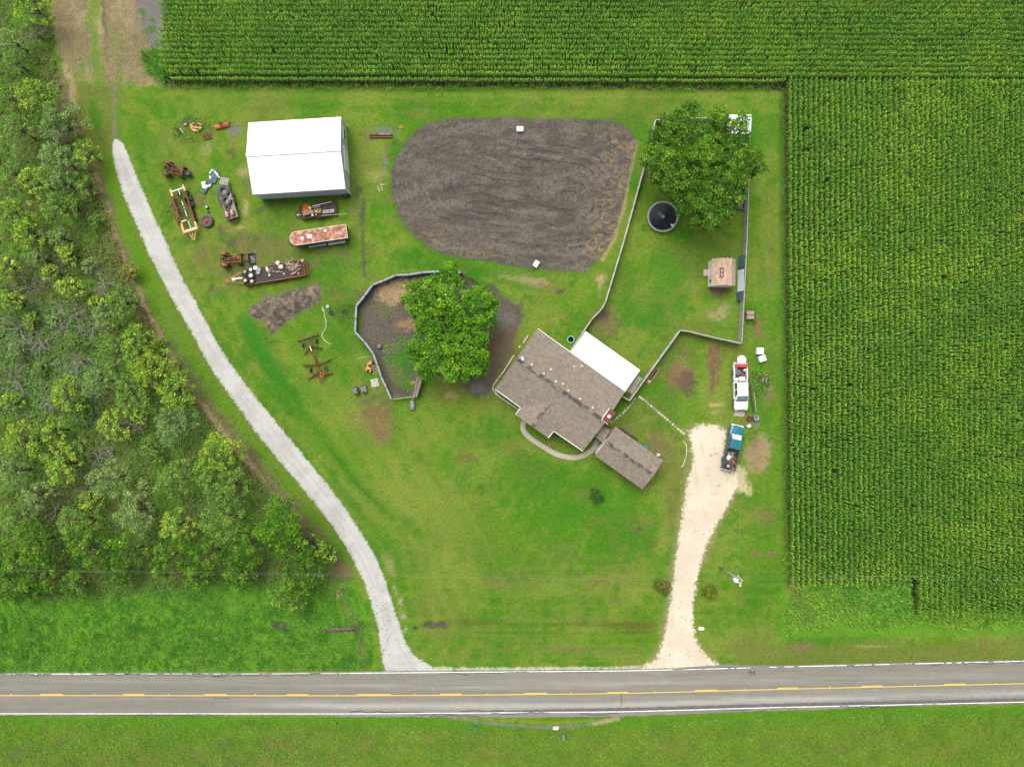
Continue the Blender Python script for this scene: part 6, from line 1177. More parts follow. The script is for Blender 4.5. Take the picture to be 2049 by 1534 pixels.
t = PX('trailer_jack', 'bright metal hitch gear at the left tip of the rusty utility trailer', 'hitch gear', *c7(330, 590), .6); mb = MB(); mb.cyl(t.p(*c7(290, 590), .6), t.p(*c7(395, 585), .6), .09); mb.cyl(t.p(*c7(300, 560), .6), t.p(*c7(305, 630), .6), .05); mb.build('winch', LGREY, t.r); mb = MB(); bar(mb, t.p(*c7(330, 400), .55), t.p(*c7(360, 520), .55), .12); bar(mb, t.p(*c7(335, 540), .5), t.p(*c7(400, 520), .5), .1); mb.build('bracket', RUSTD, t.r)
mb = MB(); bar(mb, W(*c7(860, 610), .85), W(*c7(1475, 560), .75), .09, .05); o = mb.build('plank', WOOD); tag(o, 'long grey plank sticking out past the lower right corner of the rusty utility trailer', 'plank')
# rusty roofed stock trailer
rotL = ang(586, 478, 692.7, 462.4); r = thing('stock_trailer', 'enclosed stock trailer with a round nosed rusty roof and blue sides', 'trailer', 637, 470.5, 2.1, rotL, 'farm trailers'); Lh, Wh = 4.12, .98
nose = [(-Lh + Wh - math.cos(a) * Wh * 1.0, math.sin(a) * Wh) for a in np.linspace(math.pi / 2, -math.pi / 2, 13)]; out = [(Lh, -Wh), (Lh, Wh)] + nose
RR = mat('rusty_roof', (.22, .075, .045), (.6, .38, .26), 1.8, .8, 0, 0, .45, .7, 8)
mb = MB(); mb.prism(out, 2.02, 2.1); mb.build('roof', RR, r); inn = [(x * .985, y * .94) for x, y in out]
mb = MB(); n = len(out)
mb.add([(x, y, 2.06) for x, y in out] + [(x * 1.006, y * 1.03, 2.115) for x, y in out] + [(x * .985, y * .93, 2.125) for x, y in out], [(i, (i + 1) % n, n + (i + 1) % n, n + i) for i in range(n)] + [(n + i, n + (i + 1) % n, 2 * n + (i + 1) % n, 2 * n + i) for i in range(n)]); mb.build('roof_rim', mat('flaking_rim', (.7, .6, .48), (.5, .36, .25), 4, .7), r)
mb = MB(); mb.prism([(x * .985, y * .97) for x, y in out], .5, 2.01); mb.build('body', mat('blue_side', (.02, .07, .11), (.05, .12, .16), 3, .5), r)
for k in range(4):
    for s in (-1, 1): mb = MB(); mb.box((-1.6 + k * 1.35, s * (Wh * .97 + .01), 1.45), (1.1, .04, .12)); mb.box((-1.6 + k * 1.35, s * (Wh * .97 + .01), 1.1), (1.1, .04, .1)); mb.build('side_slat', BLACK, r)
for s in (-1, 1):
    mb = MB(); mb.box((2.2, s * (Wh + .16), .86), (2.5, .34, .06)); mb.box((2.2, s * (Wh + .32), .74), (2.5, .04, .22)); mb.build('fender', LGREY, r)
    for k in (0, 1): wheel(r, (1.7 + k * .85, s * (Wh + .14), .36), .36, .2, rim=LGREY)
    mb = MB(); mb.box((-.7, s * (Wh + .12), .55), (2.6, .25, .08)); mb.build('running_board', LGREY, r)
for (q, w, d, nm) in (((585, 1100), .62, .6, 'roof_hatch'), ((948, 960), .36, .36, 'roof_patch'), ((405, 1130), .38, .36, 'roof_patch')):
    p = W(*c7(*q), 2.15) - Vector(r.location); p = Matrix.Rotation(-rotL, 3, 'Z') @ p; mb = MB(); mb.box((p.x, p.y, 2.13 if nm == 'roof_patch' else 2.19), (w, d, .04 if nm == 'roof_patch' else .16), taper=.94); mb.build(nm, WHITE, r, bevel=.01)
mb = MB(); [bar(mb, (-3.4, s * .6, .5), (-5.0, 0, .5), .1) for s in (-1, 1)]; mb.build('tongue', DARK, r)
# short trailer with big tyres
rotS = ang(446, 375, 466, 438); deck('tyre_trailer', 'weathered short trailer carrying two big tyres and rusty tanks, left of the barn', 455.5, 405, .62, rotS, 5.0, 1.75, WOOD, mat('old_boards', (.3, .26, .23), (.18, .14, .12), 5, .9), .22, tongue=.75, wheels=2, tm=RUSTD)
for (q, ro, w_, lb) in (((1408, 435), .84, .42, 'largest bare black tyre at the upper end of the short trailer'), ((1465, 635), .76, .4, 'big bare tyre with sticks laid across it on the short trailer'), ((1485, 780), .42, .25, 'smaller tyre between the big tyres and the rusty tanks')):
    zz = .67 + w_ / 2 + (.1 if ro < .5 else 0); r = thing('loose_tyre', lb, 'tyre', *c3(*q), zz, 0, base=zz); wheel(r, (0, 0, 0), ro, w_, 'Z', 'tyre', None, mat('grey_tyre', (.05, .055, .06), (.085, .09, .095), 8, .8), rr=.52)
t = PX('sticks', 'two pale boards laid across the second big tyre', 'boards', *c3(1530, 590), 1.2)
for a, b in (((1475, 660), (1555, 495)), ((1500, 600), (1605, 590))): mb = MB(); bar(mb, t.p(*c3(*a)), t.p(*c3(*b)), .1, .04); mb.build('board', mat('pinkish_board', (.6, .42, .32), (.5, .34, .25), 5, .8), t.r)
for (q, lb) in (((1480, 915), 'left rusty oval tank at the lower end of the short trailer'), ((1585, 870), 'right rusty oval tank at the lower end of the short trailer')):
    t = PX('fuel_tank', lb, 'tank', *c3(*q), .95); mb = MB(); mb.tube([(0, -.42, .95), (0, -.38, .95), (0, .38, .95), (0, .42, .95)], [.14, .3, .3, .14], 14); mb.build('tank_body', mat('tank_rust', (.35, .14, .07), (.5, .38, .3), 3, .7, 0, 0, .5, .7), t.r, True).rotation_euler = (0, 0, .25)
    mb = MB(); mb.box((0, 0, 1.26), (.1, .75, .03)); mb.build('strap', OFFW, t.r).rotation_euler = (0, 0, .25)
def pallet(nm, lb, px, py, z, rot, w=1.2, d=1.0, m=WOOD, n=6, tilt=0):
    r = thing(nm, lb, 'pallet', px, py, z, rot, base=z); r.rotation_euler = (tilt, 0, rot); mb = MB(); [mb.box((-w / 2 + (i + .5) * w / n, 0, .12), (w / n * .62, d, .025)) for i in range(n)]; mb.build('slats', m, r); mb = MB(); [mb.box((0, s * d * .45, .05), (w, .07, .1)) for s in (-1, 0, 1)]; mb.build('runners', m, r); return r
pallet('pallet', 'grey slatted pallet on the upper end of the short trailer', *c3(1425, 235), .75, -.2, 1.25, 1.0, mat('silver_boards', (.42, .4, .37), (.3, .28, .26), 5, .85), 5)
pallet('pallet', 'pale slatted pallet lying on the grass beside the pen fence', *c6(1005, 1095), 0, math.radians(10), 1.1, 1.15, mat('white_boards', (.6, .58, .55), (.48, .46, .43), 5, .85), 6)
pallet('pallet', 'small rusty slatted grate on the grass above the two rusty harrow tracks', 416, 273.5, 0, math.radians(14), 1.25, .85, RUST, 5)
# ------------------------------------------------------------ smaller farm bits
p = W(*c3(1060, 1050), .35); r = bpy.data.objects.new('tractor_wheel', None); link(r); r.location = (p.x, p.y, 0); tag(r, 'large loose tractor wheel with a red hub lying flat right of the disc harrow', 'wheel')
wheel(r, (0, 0, .3), .92, .5, 'Z', 'tyre', mat('red_rim', (.3, .06, .05), (.2, .05, .045), 4, .7), mat('grey_tyre', (.05, .055, .06)), rr=.58); mb = MB(); mb.cyl((-.1, -.1, .3), (-.14, -.14, .75), .13); mb.cyl((.15, .05, .3), (.15, .05, .6), .09); mb.build('hub', mat('red_hub', (.4, .05, .045), (.25, .04, .04), 4, .6), r)
r = thing('small_wheel', 'small black tyre with a grey rim in the weeds at the upper left yard', 'wheel', 371, 248.5, .1, 0); wheel(r, (0, 0, .12), .42, .22, 'Z', 'tyre', LGREY)
r = thing('barn_wheel', 'black wheel with a white centre leaning at the lower right corner of the barn', 'wheel', 692, 393, .3, 0); wheel(r, (0, 0, .42), .42, .28, 'Y', 'tyre', WHITE, tilt=(.5, 0, 0))
def tiller():
    t = PX('rotary_tiller', 'orange tiller hood left of the barn', 'tiller', 443.5, 251, .4); r = t.r; r.rotation_euler = (0, 0, math.radians(14)); mb = MB()
    pr = [(-.3, 0), (-.3, .35), (-.1, .5), (.15, .5), (.32, .32), (.32, .1)]; n = len(pr)
    mb.add([(-1.05, y, z) for y, z in pr] + [(1.05, y, z) for y, z in pr], [tuple(range(n)), tuple(range(2 * n - 1, n - 1, -1))] + [(i, (i + 1) % n, n + (i + 1) % n, n + i) for i in range(n)]); mb.build('hood', ORANGE, r)
    mb = MB(); mb.box((0, 0, .6), (.16, .5, .2)); bar(mb, (-.35, .1, .55), (0, .35, .85), .07); bar(mb, (.35, .1, .55), (0, .35, .85), .07); mb.build('mast', RUSTD, r); mb = MB(); mb.box((.55, 0, .53), (.75, .22, .06)); mb.build('shield', mat('dark_orange', (.35, .08, .03)), r)
    return r
tiller()
def mower_deck():
    t = PX('mower_deck', 'battered yellow mower deck in the weeds at the upper left of the yard', 'mower deck', 391.5, 253, .3); r = t.r; mb = MB(); mb.prism([(-.8, .3), (-.75, -.35), (-.3, -.75), (.35, -.7), (.85, -.3), (.8, .35), (.2, .55), (-.4, .6)], .1, .32); mb.build('deck', mat('ochre_paint', (.6, .36, .08), (.42, .24, .1), 3, .6), r, bevel=.04)
    for a in ((-.3, .2), (.35, .1)): mb = MB(); mb.cyl((*a, .32), (*a, .5), .16); mb.build('pulley', RUST, r)
    mb = MB(); bar(mb, (-.2, .45, .5), (.8, .1, .5), .09); bar(mb, (-.1, -.3, .45), (.6, -.45, .45), .08); bar(mb, (0, .0, .5), (.0, .7, .6), .08); mb.build('lift_arms', RUSTD, r)
mower_deck()
t = PX('scrap_implement', 'small rusty twisted implement below the little black tyre at the upper left', 'implement', 359, 262, .3); mb = MB(); [bar(mb, (x0, y0, .2), (x1, y1, .45), .07) for x0, y0, x1, y1 in ((-.5, .5, .4, -.5), (-.3, -.4, .5, .1), (-.6, .1, .1, .5), (0, -.6, .2, .3))]; mb.build('frame', RUSTD, t.r); mb = MB(); bar(mb, (.1, .35, .5), (.65, -.35, .45), .08); mb.build('handle', OFFW, t.r)
t = PX('steel_beams', 'pair of rusty steel beams lying right of the barn', 'beam', 762, 271.5, .2); 
for k, (dy, l_) in enumerate(((-.2, 3.4), (.16, 3.4))): mb = MB(); [mb.box((0, dy, .04 + zz * .2), (l_, .2, .03)) for zz in (0, 1)]; mb.box((0, dy, .14), (l_, .04, .18)); mb.build('beam', RUST, t.r)
mb = MB(); mb.box((.55, .17, .29), (1.6, .05, .04)); mb.build('strip', OFFW, t.r)
mb = MB(); mb.lathe([(.14, .02), (.24, .04), (.3, .12), (.24, .18), (.14, .06), (.14, .02)], (0, 0, 0), 'Z', 16); o = mb.build('yellow_ring', YELLOW); o.location = W(804, 254.5); tag(o, 'small yellow ring at the upper left rim of the tilled garden', 'ring')
t = PX('timber_scraps', 'three crossed pale timber scraps left of the tilled garden', 'timber', 764, 375.5)
for a, b, c_, d, k in ((-.6, .25, -.3, -.6, 0), (-.1, .6, .1, -.5, 1), (.5, .45, -.25, .3, 2)): mb = MB(); bar(mb, (a, b, .05 + k * .05), (c_, d, .05 + k * .05), .13, .04); mb.build('board', mat('yellowish_board', (.5, .4, .25), (.36, .28, .17), 5, .85), t.r)
def lidbox(nm, lb, px, py, w, d, h, rot, m=WHITE, g=None):
    r = thing(nm, lb, 'box', px, py, h, rot, g); mb = MB(); mb.box((0, 0, h * .45), (w * .93, d * .93, h * .9)); mb.build('body', m, r); mb = MB(); mb.box((0, 0, h * .95), (w, d, h * .14), taper=.96); mb.build('lid', m, r, bevel=.015); return r
lidbox('hive_box', 'white box standing on the upper part of the tilled garden', 1040.5, 257.5, .98, .72, .6, 0, g='white boxes at the garden plot'); lidbox('hive_box', 'tilted white box on the lower edge of the tilled garden', 1073, 527.5, .72, .95, .6, math.radians(-32), g='white boxes at the garden plot')
lidbox('storage_box', 'upper of two touching white boxes above the white pickup', 1521.5, 702, 1.05, .98, .6, math.radians(-4), mat('box_white', (.68, .72, .76), (.62, .66, .7), 1)); lidbox('storage_box', 'lower tilted one of two touching white boxes above the white pickup', 1526, 717, 1.05, .9, .6, math.radians(18), mat('box_white', (.6, .6, .6)))
lidbox('meter_box', 'small white box between the two pickups, beside the ash ring', 1499.3, 852.3, .5, .38, .5, .5)
# crumpled tarpaulin
def tarp(lb, pts, m, z=.1, seed=3):
    a = [W(*c3(*q)) for q in pts]; cx = sum(p.x for p in a) / len(a); cy = sum(p.y for p in a) / len(a); poly = [(p.x - cx, p.y - cy) for p in a]
    xs = np.arange(min(p[0] for p in poly) - .1, max(p[0] for p in poly) + .1, .07); ys = np.arange(min(p[1] for p in poly) - .1, max(p[1] for p in poly) + .1, .07); X, Y = np.meshgrid(xs, ys); d = sdf(X, Y, poly) + .15 * fbm(X * 4, Y * 4, seed); ins = d > 0
    c = ins[:-1, :-1] & ins[1:, 1:] & ins[:-1, 1:] & ins[1:, :-1]; Z = .05 + z * (1.2 + 2.2 * fbm(X * 2.6, Y * 2.6, seed + 1) + fbm(X * 6, Y * 6, seed + 2)); Z = np.maximum(Z, .03)
    I = np.arange(X.size).reshape(X.shape); F = np.stack([I[:-1, :-1], I[:-1, 1:], I[1:, 1:], I[1:, :-1]], -1)[c]; u, inv = np.unique(F.ravel(), return_inverse=True)
    o = npmesh('tarpaulin', np.stack([X.ravel(), Y.ravel(), Z.ravel()], 1)[u], inv.reshape(-1, 4), m); o.location = (cx, cy, 0); so_ = o.modifiers.new('s', 'SOLIDIFY'); so_.thickness = .01; return o
TP = mat('tarp_dark', (.03, .06, .1), (.06, .09, .13), 2, .5); TW = mat('tarp_white', (.75, .78, .85), (.55, .62, .75), 3, .5)
o = tarp('', [(1185, 5), (1240, 10), (1260, 60), (1350, 130), (1290, 190), (1250, 280), (1180, 300), (1110, 390), (1060, 480), (1010, 520), (940, 470), (990, 400), (1060, 270), (1130, 190), (1130, 90)], TP, .12, 31); tag(o, 'crumpled dark blue tarpaulin on the grass between tractor and short trailer', 'tarpaulin')
for pts, sd_ in (([(960, 255), (1075, 240), (1040, 320), (1120, 310), (1175, 290), (1165, 350), (1090, 365), (1040, 400), (985, 380)], 41), ([(1130, 60), (1180, 0), (1235, 0), (1215, 40), (1175, 50), (1150, 120), (1190, 180), (1165, 215), (1125, 180)], 42), ([(1235, 5), (1290, 60), (1350, 150), (1330, 190), (1270, 120), (1225, 50)], 43)):
    w_ = tarp('', pts, TW, .12, sd_); w_.name = 'white_side'; w_.parent = o; w_.location = Vector((w_.location.x - o.location.x, w_.location.y - o.location.y, .09))
t = PX('cooking_pot', 'small black and silver pot on the grass above the large loose wheel', 'pot', *c3(1068, 790), .2); mb = MB(); mb.lathe([(.1, 0), (.22, .05), (.24, .3), (.2, .3), (.18, .08), (.02, .07)], (0, .15, 0), 'Z', 14); mb.build('pot', BLACK, t.r, True); mb = MB(); mb.lathe([(.02, .34), (.15, .33), (.17, .3)], (-.05, .2, 0), 'Z', 12); mb.build('lid', LGREY, t.r); mb = MB(); mb.blob((.2, -.5, .1), (.22, .22, .1)); mb.build('rag', BROWNM if 'BROWNM' in globals() else DKWOOD, t.r)
for (q, z_, m_, lb, nm) in (((450, 195), .3, WHITE, 'small white bucket at the top end of the pale hose', 'bucket'), ((487, 270), .15, BLACK, 'round black pan left of the wispy weeds', 'pan'), ((647, 262), .2, BLACK, 'dark cone shaped pot at the left side of the pen fence', 'plant_pot')):
    px, py = c6(*q); r = thing(nm, lb, nm.replace('_', ' '), px, py, z_); mb = MB(); ra = .2 if m_ is WHITE else .32; mb.lathe([(ra * .7, 0), (ra, z_ * 1.6), (ra * .9, z_ * 1.6), (ra * .62, .05), (.01, .05)], (0, 0, 0), 'Z', 14); mb.build('body', m_, r, True); mb = MB(); mb.lathe([(ra * .98, z_ * 1.55), (ra * 1.06, z_ * 1.62), (ra * .95, z_ * 1.66), (ra * .9, z_ * 1.6), (ra * .98, z_ * 1.55)], (0, 0, 0), 'Z', 14); mb.build('rolled_rim', m_, r)
def curve_tube(nm, lb, cat, pts, rr, m_, z=.04): mb = MB(); mb.tube([W(*q, z) for q in pts], rr, 6); o = mb.build(nm, m_, None, True); return tag(o, lb, cat)
curve_tube('garden_hose', 'pale hose looping over the grass between the dirt heap and the pen', 'hose', [c6(*q) for q in ((500, 638), (460, 630), (420, 605), (385, 560), (375, 535), (390, 500), (420, 460), (430, 410), (425, 360), (410, 310), (408, 270), (398, 225), (380, 200), (386, 235), (400, 262))], .055, mat('pale_hose', (.5, .55, .42), (.42, .46, .35), 3, .5))
curve_tube('iron_rod', 'thin dark rod on the grass below the black pan', 'rod', [c6(*q) for q in ((500, 290), (545, 350), (580, 410))], .03, DARK)
curve_tube('iron_rod', 'short dark chain end right of the lower harrow', 'rod', [c6(*q) for q in ((470, 822), (500, 815), (530, 803), (560, 780), (575, 765))], .04, DARK)
curve_tube('rake', 'thin pale pole lying against the pen fence above the orange mower', 'pole', [c6(*q) for q in ((785, 815), (880, 795), (985, 782))], .045, mat('straw_pole', (.45, .38, .28)))
# lawn tractor in orange, ladder beside
def riding_mower():
    t = PX('riding_mower', 'small orange ride-on mower against the outside of the pen fence', 'mower', *c6(940, 895), .6); r = t.r; r.rotation_euler = (0, 0, math.radians(74)); m_ = mat('salmon_paint', (.65, .24, .12), (.5, .17, .08), 4, .5)
    mb = MB(); mb.box((.42, 0, .55), (.62, .5, .42), taper=.85); mb.build('hood', m_, r, bevel=.05); mb = MB(); mb.box((-.3, 0, .4), (.9, .45, .2)); mb.build('chassis', BLACK, r); mb = MB(); mb.box((-.35, 0, .62), (.36, .4, .1)); mb.box((-.52, 0, .78), (.07, .4, .26)); mb.build('seat', YELLOW, r, bevel=.03)
    for s in (-1, 1): mb = MB(); mb.box((-.6, s * .3, .6), (.5, .22, .06)); mb.build('fender', m_, r); wheel(r, (-.6, s * .38, .26), .26, .2, rim=OFFW); wheel(r, (.55, s * .33, .19), .19, .12, rim=OFFW)
    mb = MB(); mb.lathe([(.14, 0), (.17, .02), (.14, .04), (.12, .02), (.14, 0)], (.0, 0, .85), 'Z', 12); mb.cyl((0, 0, .86), (.15, 0, .5), .02); mb.build('steering_wheel', BLACK, r); mb = MB(); mb.box((0, 0, .2), (.7, .95, .12), taper=.9); mb.build('cutting_deck', m_, r)
riding_mower()
t = PX('wooden_ladder', 'brown ladder lying on the grass between the orange mower and the fence', 'ladder', *c6(1000, 940), .1); mb = MB(); [bar(mb, t.p(*c6(970 + s * 0, 895)) if s == 0 else t.p(*c6(1015, 885)), t.p(*c6(992, 995)) if s == 0 else t.p(*c6(1035, 985)), .06) for s in (0, 1)]; mb.build('side_rails', TAN, t.r); mb = MB(); [bar(mb, t.p(*c6(970 + k * 4.5, 900 + k * 19)), t.p(*c6(1018 + k * 4, 890 + k * 19)), .06) for k in range(6)]; mb.build('rungs', TAN, t.r)
def quad():
    t = PX('quad_bike', 'black quad bike parked on the grass left of the pen', 'quad bike', *c6(825, 1180), .6); r = t.r; r.rotation_euler = (0, 0, math.radians(11)); B2_ = mat('black_plastic', (.03, .035, .038), (.05, .055, .06), 5, .35)
    for x, s in ((.62, 1), (-.62, -1)):
        mb = MB(); mb.box((x, 0, .66), (.62, .95, .08), taper=.85); [mb.box((x, q * .46, .6), (.68, .26, .06)) for q in (-1, 1)]; mb.build('fender', B2_, r, bevel=.03); mb = MB(); [mb.box((x, q * .12, .76), (.5, .03, .03)) for q in (-2, -1, 0, 1, 2)]; [mb.box((x + q * .25, 0, .76), (.03, .6, .03)) for q in (-1, 1)]; mb.build('rack', LGREY, r)
        for q in (-1, 1): wheel(r, (x, q * .5, .3), .3, .26, rim=LGREY)
    mb = MB(); mb.box((0, 0, .62), (.85, .26, .22), taper=.8); mb.build('tank', B2_, r, bevel=.04); mb = MB(); mb.box((-.2, 0, .8), (.6, .28, .1)); mb.build('seat', BLACK, r, bevel=.04); mb = MB(); mb.tube([(.25, -.38, .98), (.32, -.12, .95), (.32, .12, .95), (.25, .38, .98)], .025); mb.build('handlebar', LGREY, r); mb = MB(); [mb.box((.93, q * .25, .6), (.06, .16, .1)) for q in (-1, 1)]; mb.build('headlights', WHITE, r)
quad()
t = PX('feed_bucket', 'dark square bucket inside the pen near its left fence', 'bucket', *c6(1055, 662), .3); mb = MB(); mb.box((0, 0, .22), (.5, .5, .44), taper=1.15); mb.build('body', mat('slate_plastic', (.07, .09, .11)), t.r); mb = MB(); mb.box((0, 0, .455), (.5, .5, .02)); mb.build('rim', mat('slate_edge', (.12, .15, .17)), t.r)
t = PX('water_barrel', 'grey blue barrel on its side below the pen gate', 'barrel', *c5(692, 1485), .4); mb = MB(); mb.tube([(0, -.62, .34), (0, -.58, .34), (0, -.2, .34), (0, .2, .34), (0, .58, .34), (0, .62, .34)], [.26, .33, .35, .35, .33, .26], 18); mb.build('drum', FSHEET, t.r, True); mb = MB(); [mb.lathe([(.352, y - .03), (.37, y), (.352, y + .03)], (0, 0, .34), 'Y', 18) for y in (-.2, .2)]; mb.build('hoops', DARK, t.r)
t = PX('green_pail', 'small green pail at the upper left inside corner of the pen', 'pail', *c5(300, 283), .2); mb = MB(); mb.lathe([(.18, 0), (.24, .3), (.2, .3), (.15, .04), (.01, .04)], (0, 0, 0), 'Z', 12); mb.build('body', mat('dark_green', (.02, .12, .08)), t.r); mb = MB(); mb.tube([(-.22, 0, .3), (0, .02, .36), (.22, 0, .3)], .015, 5); mb.build('handle', LGREY, t.r)
lidbox('feeder_box', 'square brown feeder set into the upper left of the pen fence', *c5(420, 212), .62, .55, .9, math.radians(20), RUSTD)
mb = MB(); mb.lathe([(.25, 0), (.33, .04), (.35, .15), (.3, .15), (.26, .05), (.01, .04)], (0, 0, 0), 'Z', 16); o = mb.build('round_trough', OFFW); o.location = W(*c5(1392, 285)); tag(o, 'pale round trough at the upper right of the pen beside the tree', 'trough')
t = PX('play_swing', 'bright blue plastic swing seat glimpsed under the lower branches of the pen tree', 'swing', *c5(880, 1020), 4.5); mb = MB(); mb.box((0, 0, 4.5), (.7, .45, .1), rz=.5); mb.box((.1, .3, 4.7), (.55, .1, .45), rz=.5); mb.build('seat', BLUE, t.r); mb = MB(); [mb.tube([(s * .25, .1, 4.6), (s * .15, .1, 6.5)], .02, 5) for s in (-1, 1)]; mb.build('rope', OFFW, t.r)
t = PX('old_stump_seat', 'dark cut stump with an orange face at the foot of the pen tree', 'stump', *c5(958, 1150), .4); mb = MB(); mb.tube([(-.3, .1, .2), (.35, -.05, .25)], [.32, .3], 12); mb.build('log', BLACK, t.r, True); mb = MB(); mb.cyl((.35, -.05, .25), (.8, -.08, .27), .16); mb.build('cut_end', ORANGE, t.r)
t = PX('wheelbarrow', 'grey barrow lying under the lowest branches of the pen tree', 'barrow', *c5(1065, 1205), .3); mb = MB(); mb.box((0, 0, .35), (.8, .5, .22), taper=1.3); mb.build('tray', FSHEET, t.r); mb = MB(); [bar(mb, (-.9, s * .22, .4), (.6, s * .08, .25), .04) for s in (-1, 1)]; mb.build('handles', WOOD, t.r); wheel(t.r, (.6, 0, .18), .18, .08, rim=None)
# ------------------------------------------------------------ backyard
t = PX('trampoline', 'round black trampoline with a pale spring ring below the big tree', 'trampoline', 1326.3, 433.3, .85); R_ = 2.2
mb = MB(); mb.lathe([(.01, .83), (1.0, .815), (R_ - .2, .845)], (0, 0, 0), 'Z', 40); mb.build('mat', mat('black_mat', (.025, .033, .04), (.04, .048, .055), 2, .7), t.r, True)
mb = MB(); mb.tube([(R_ * math.cos(a), R_ * math.sin(a), .87) for a in np.linspace(0, 2 * math.pi, 49)], .05, 6); mb.build('frame_ring', LGREY, t.r, True)
mb = MB(); [mb.cyl(((R_ - .22) * math.cos(a), (R_ - .22) * math.sin(a), .85), ((R_ - .02) * math.cos(a), (R_ - .02) * math.sin(a), .87), .028, n=5) for a in np.linspace(0, 2 * math.pi, 61)[:-1]]; mb.build('springs', WHITE, t.r)
for a in np.linspace(0, 2 * math.pi, 7)[:-1]: mb = MB(); mb.tube([(R_ * math.cos(a), R_ * math.sin(a), .85), (R_ * math.cos(a), R_ * math.sin(a), .03)], .04, 6); mb.build('leg', LGREY, t.r)
mb = MB(); mb.tube([(.2 * math.cos(a), .2 * math.sin(a), .845) for a in np.linspace(0, 2 * math.pi, 21)], .035, 5); mb.build('centre_ring', OFFW, t.r)
cz = crop(1250, 180, 4.794); p = W(*cz(455, 1295), .88); mb = MB(); bar(mb, (-.2, .15, 0), (.15, -.2, .02), .09, .04); bar(mb, (-.15, -.15, 0), (.3, .1, .03), .08, .04); o = mb.build('toy', WHITE); o.location = p; tag(o, 'white plastic toy on the lower right of the trampoline', 'toy')
mb = MB(); mb.tube([(-.1, -.2, 0), (-.12, 0, 0), (-.02, .16, 0), (.1, .18, 0)], .04, 5); o = mb.build('skipping_rope', TAN); o.location = W(*cz(340, 1190), .88); tag(o, 'tan rope piece near the middle of the trampoline', 'rope')
t = PX('pump_cover', 'square brown brick-like pump cover outside the right yard fence', 'pump cover', 1501.8, 630, .6); BRK = mat('mauve_brick', (.34, .25, .2), (.25, .18, .15), 4, .9)
for s in (-1, 1): mb = MB(); mb.box((0, s * .32, .3), (1.12, .58, .6), taper=.95); mb.build('slab', BRK, t.r, bevel=.03)
mb = MB(); mb.box((0, 0, .61), (1.1, .07, .04)); mb.build('seam', DARK, t.r)
for q, lb in (((520, 240), 'left black gas bottle at the upper wall of the garden shed'), ((570, 240), 'right black gas bottle at the upper wall of the garden shed')):
    px, py = crop(1380, 480, 6.97)(*q); r = thing('gas_bottle', lb, 'gas bottle', px, py, .5); mb = MB(); mb.lathe([(.14, 0), (.16, .08), (.16, .5), (.1, .6), (.04, .62)], (0, 0, 0), 'Z', 12); mb.build('bottle', BLACK, r, True); mb = MB(); mb.cyl((0, 0, .6), (0, 0, .7), .05); mb.build('valve', LGREY, r)
t = PX('paddling_pool', 'small round green basin beside the house wall and fence', 'basin', 1142.3, 679, .25); mb = MB(); mb.lathe([(.42, 0), (.52, .2), (.54, .24), (.48, .24), (.4, .06), (.01, .05)], (0, 0, 0), 'Z', 20); mb.build('basin', mat('mint_plastic', (.3, .7, .45), (.15, .55, .35), 2, .4), t.r, True)
mb = MB(); mb.lathe([(.01, .12), (.41, .12)], (0, 0, 0), 'Z', 20); mb.build('water', mat('murky_water', (.03, .2, .17), (.12, .4, .3), 2, .1), t.r); mb = MB(); mb.blob((-.02, -.05, .13), (.13, .14, .05)); mb.build('rock', DARK, t.r)
t = PX('raised_bed', 'narrow tan framed planting box right of the lower yard fence', 'planter', 1305.5, 752, .2); t.r.rotation_euler = (0, 0, ang(1296, 766, 1317, 738)); mb = MB(); [mb.box((0, s * .26, .15), (2.6, .06, .3)) for s in (-1, 1)]; [mb.box((s * 1.28, 0, .15), (.06, .46, .3)) for s in (-1, 1)]; mb.build('frame', mat('ochre_board', (.52, .36, .12), (.4, .28, .1), 4, .8), t.r); mb = MB(); mb.box((0, 0, .1), (2.5, .46, .16)); mb.build('soil', mat('dark_soil', (.09, .06, .035), (.06, .04, .025), 8, .95), t.r)
mb = MB(); mb.blob((0, 0, .12), (.24, .2, .12), 9, 5, .6); o = mb.build('clay_pot_pile', mat('pink_clay', (.5, .33, .25), (.4, .27, .2), 5)); o.location = W(*c1(1300, 625), .25); tag(o, 'pinkish clay heap at the lower end of the narrow planting box', 'clay pile')
# stones: individual blocks set in rows
random.seed(21)
protos = []
def stone_row(pts, n, size, lb, grp, m, z=0, nm='edging_stone', jit=.03, cat='stone', skip=0, alt=None):
    P = [W(*q) for q in pts]; seg = [(b - a).length for a, b in zip(P[:-1], P[1:])]; T = sum(seg)
    for i in range(n):
        if random.random() < skip: continue
        s = (i + .5) / n * T; k = 0
        while k < len(seg) - 1 and s > seg[k]: s -= seg[k]; k += 1
        p = P[k].lerp(P[k + 1], min(1, s / seg[k])); d = P[k + 1] - P[k]
        mm = alt if (alt is not None and random.random() < .35) else m; key = (nm, mm.name, random.randint(0, 2)); o = None
        for kk, oo in protos:
            if kk == key: o = oo.copy(); link(o); break
        if o is None: mb = MB(); mb.blob((0, 0, .5), (.5, .5, .5), 10, 5, .5, .1); o = mb.build(nm, mm); protos.append((key, o))
        o.location = (p.x + random.uniform(-jit, jit), p.y + random.uniform(-jit, jit), z); o.rotation_euler = (0, 0, math.atan2(d.y, d.x) + random.uniform(-.15, .15)); o.scale = (size[0] * random.uniform(.8, 1.1), size[1] * random.uniform(.85, 1.1), size[2]); tag(o, lb, cat, grp)
WST = mat('whitewashed_stone', (.72, .68, .6), (.55, .5, .42), 6, .8); TST = mat('brown_stepping_stone', (.3, .25, .19), (.22, .2, .14), 5, .9); LST = mat('tan_stepping_stone', (.48, .42, .33), (.36, .31, .24), 5, .9)
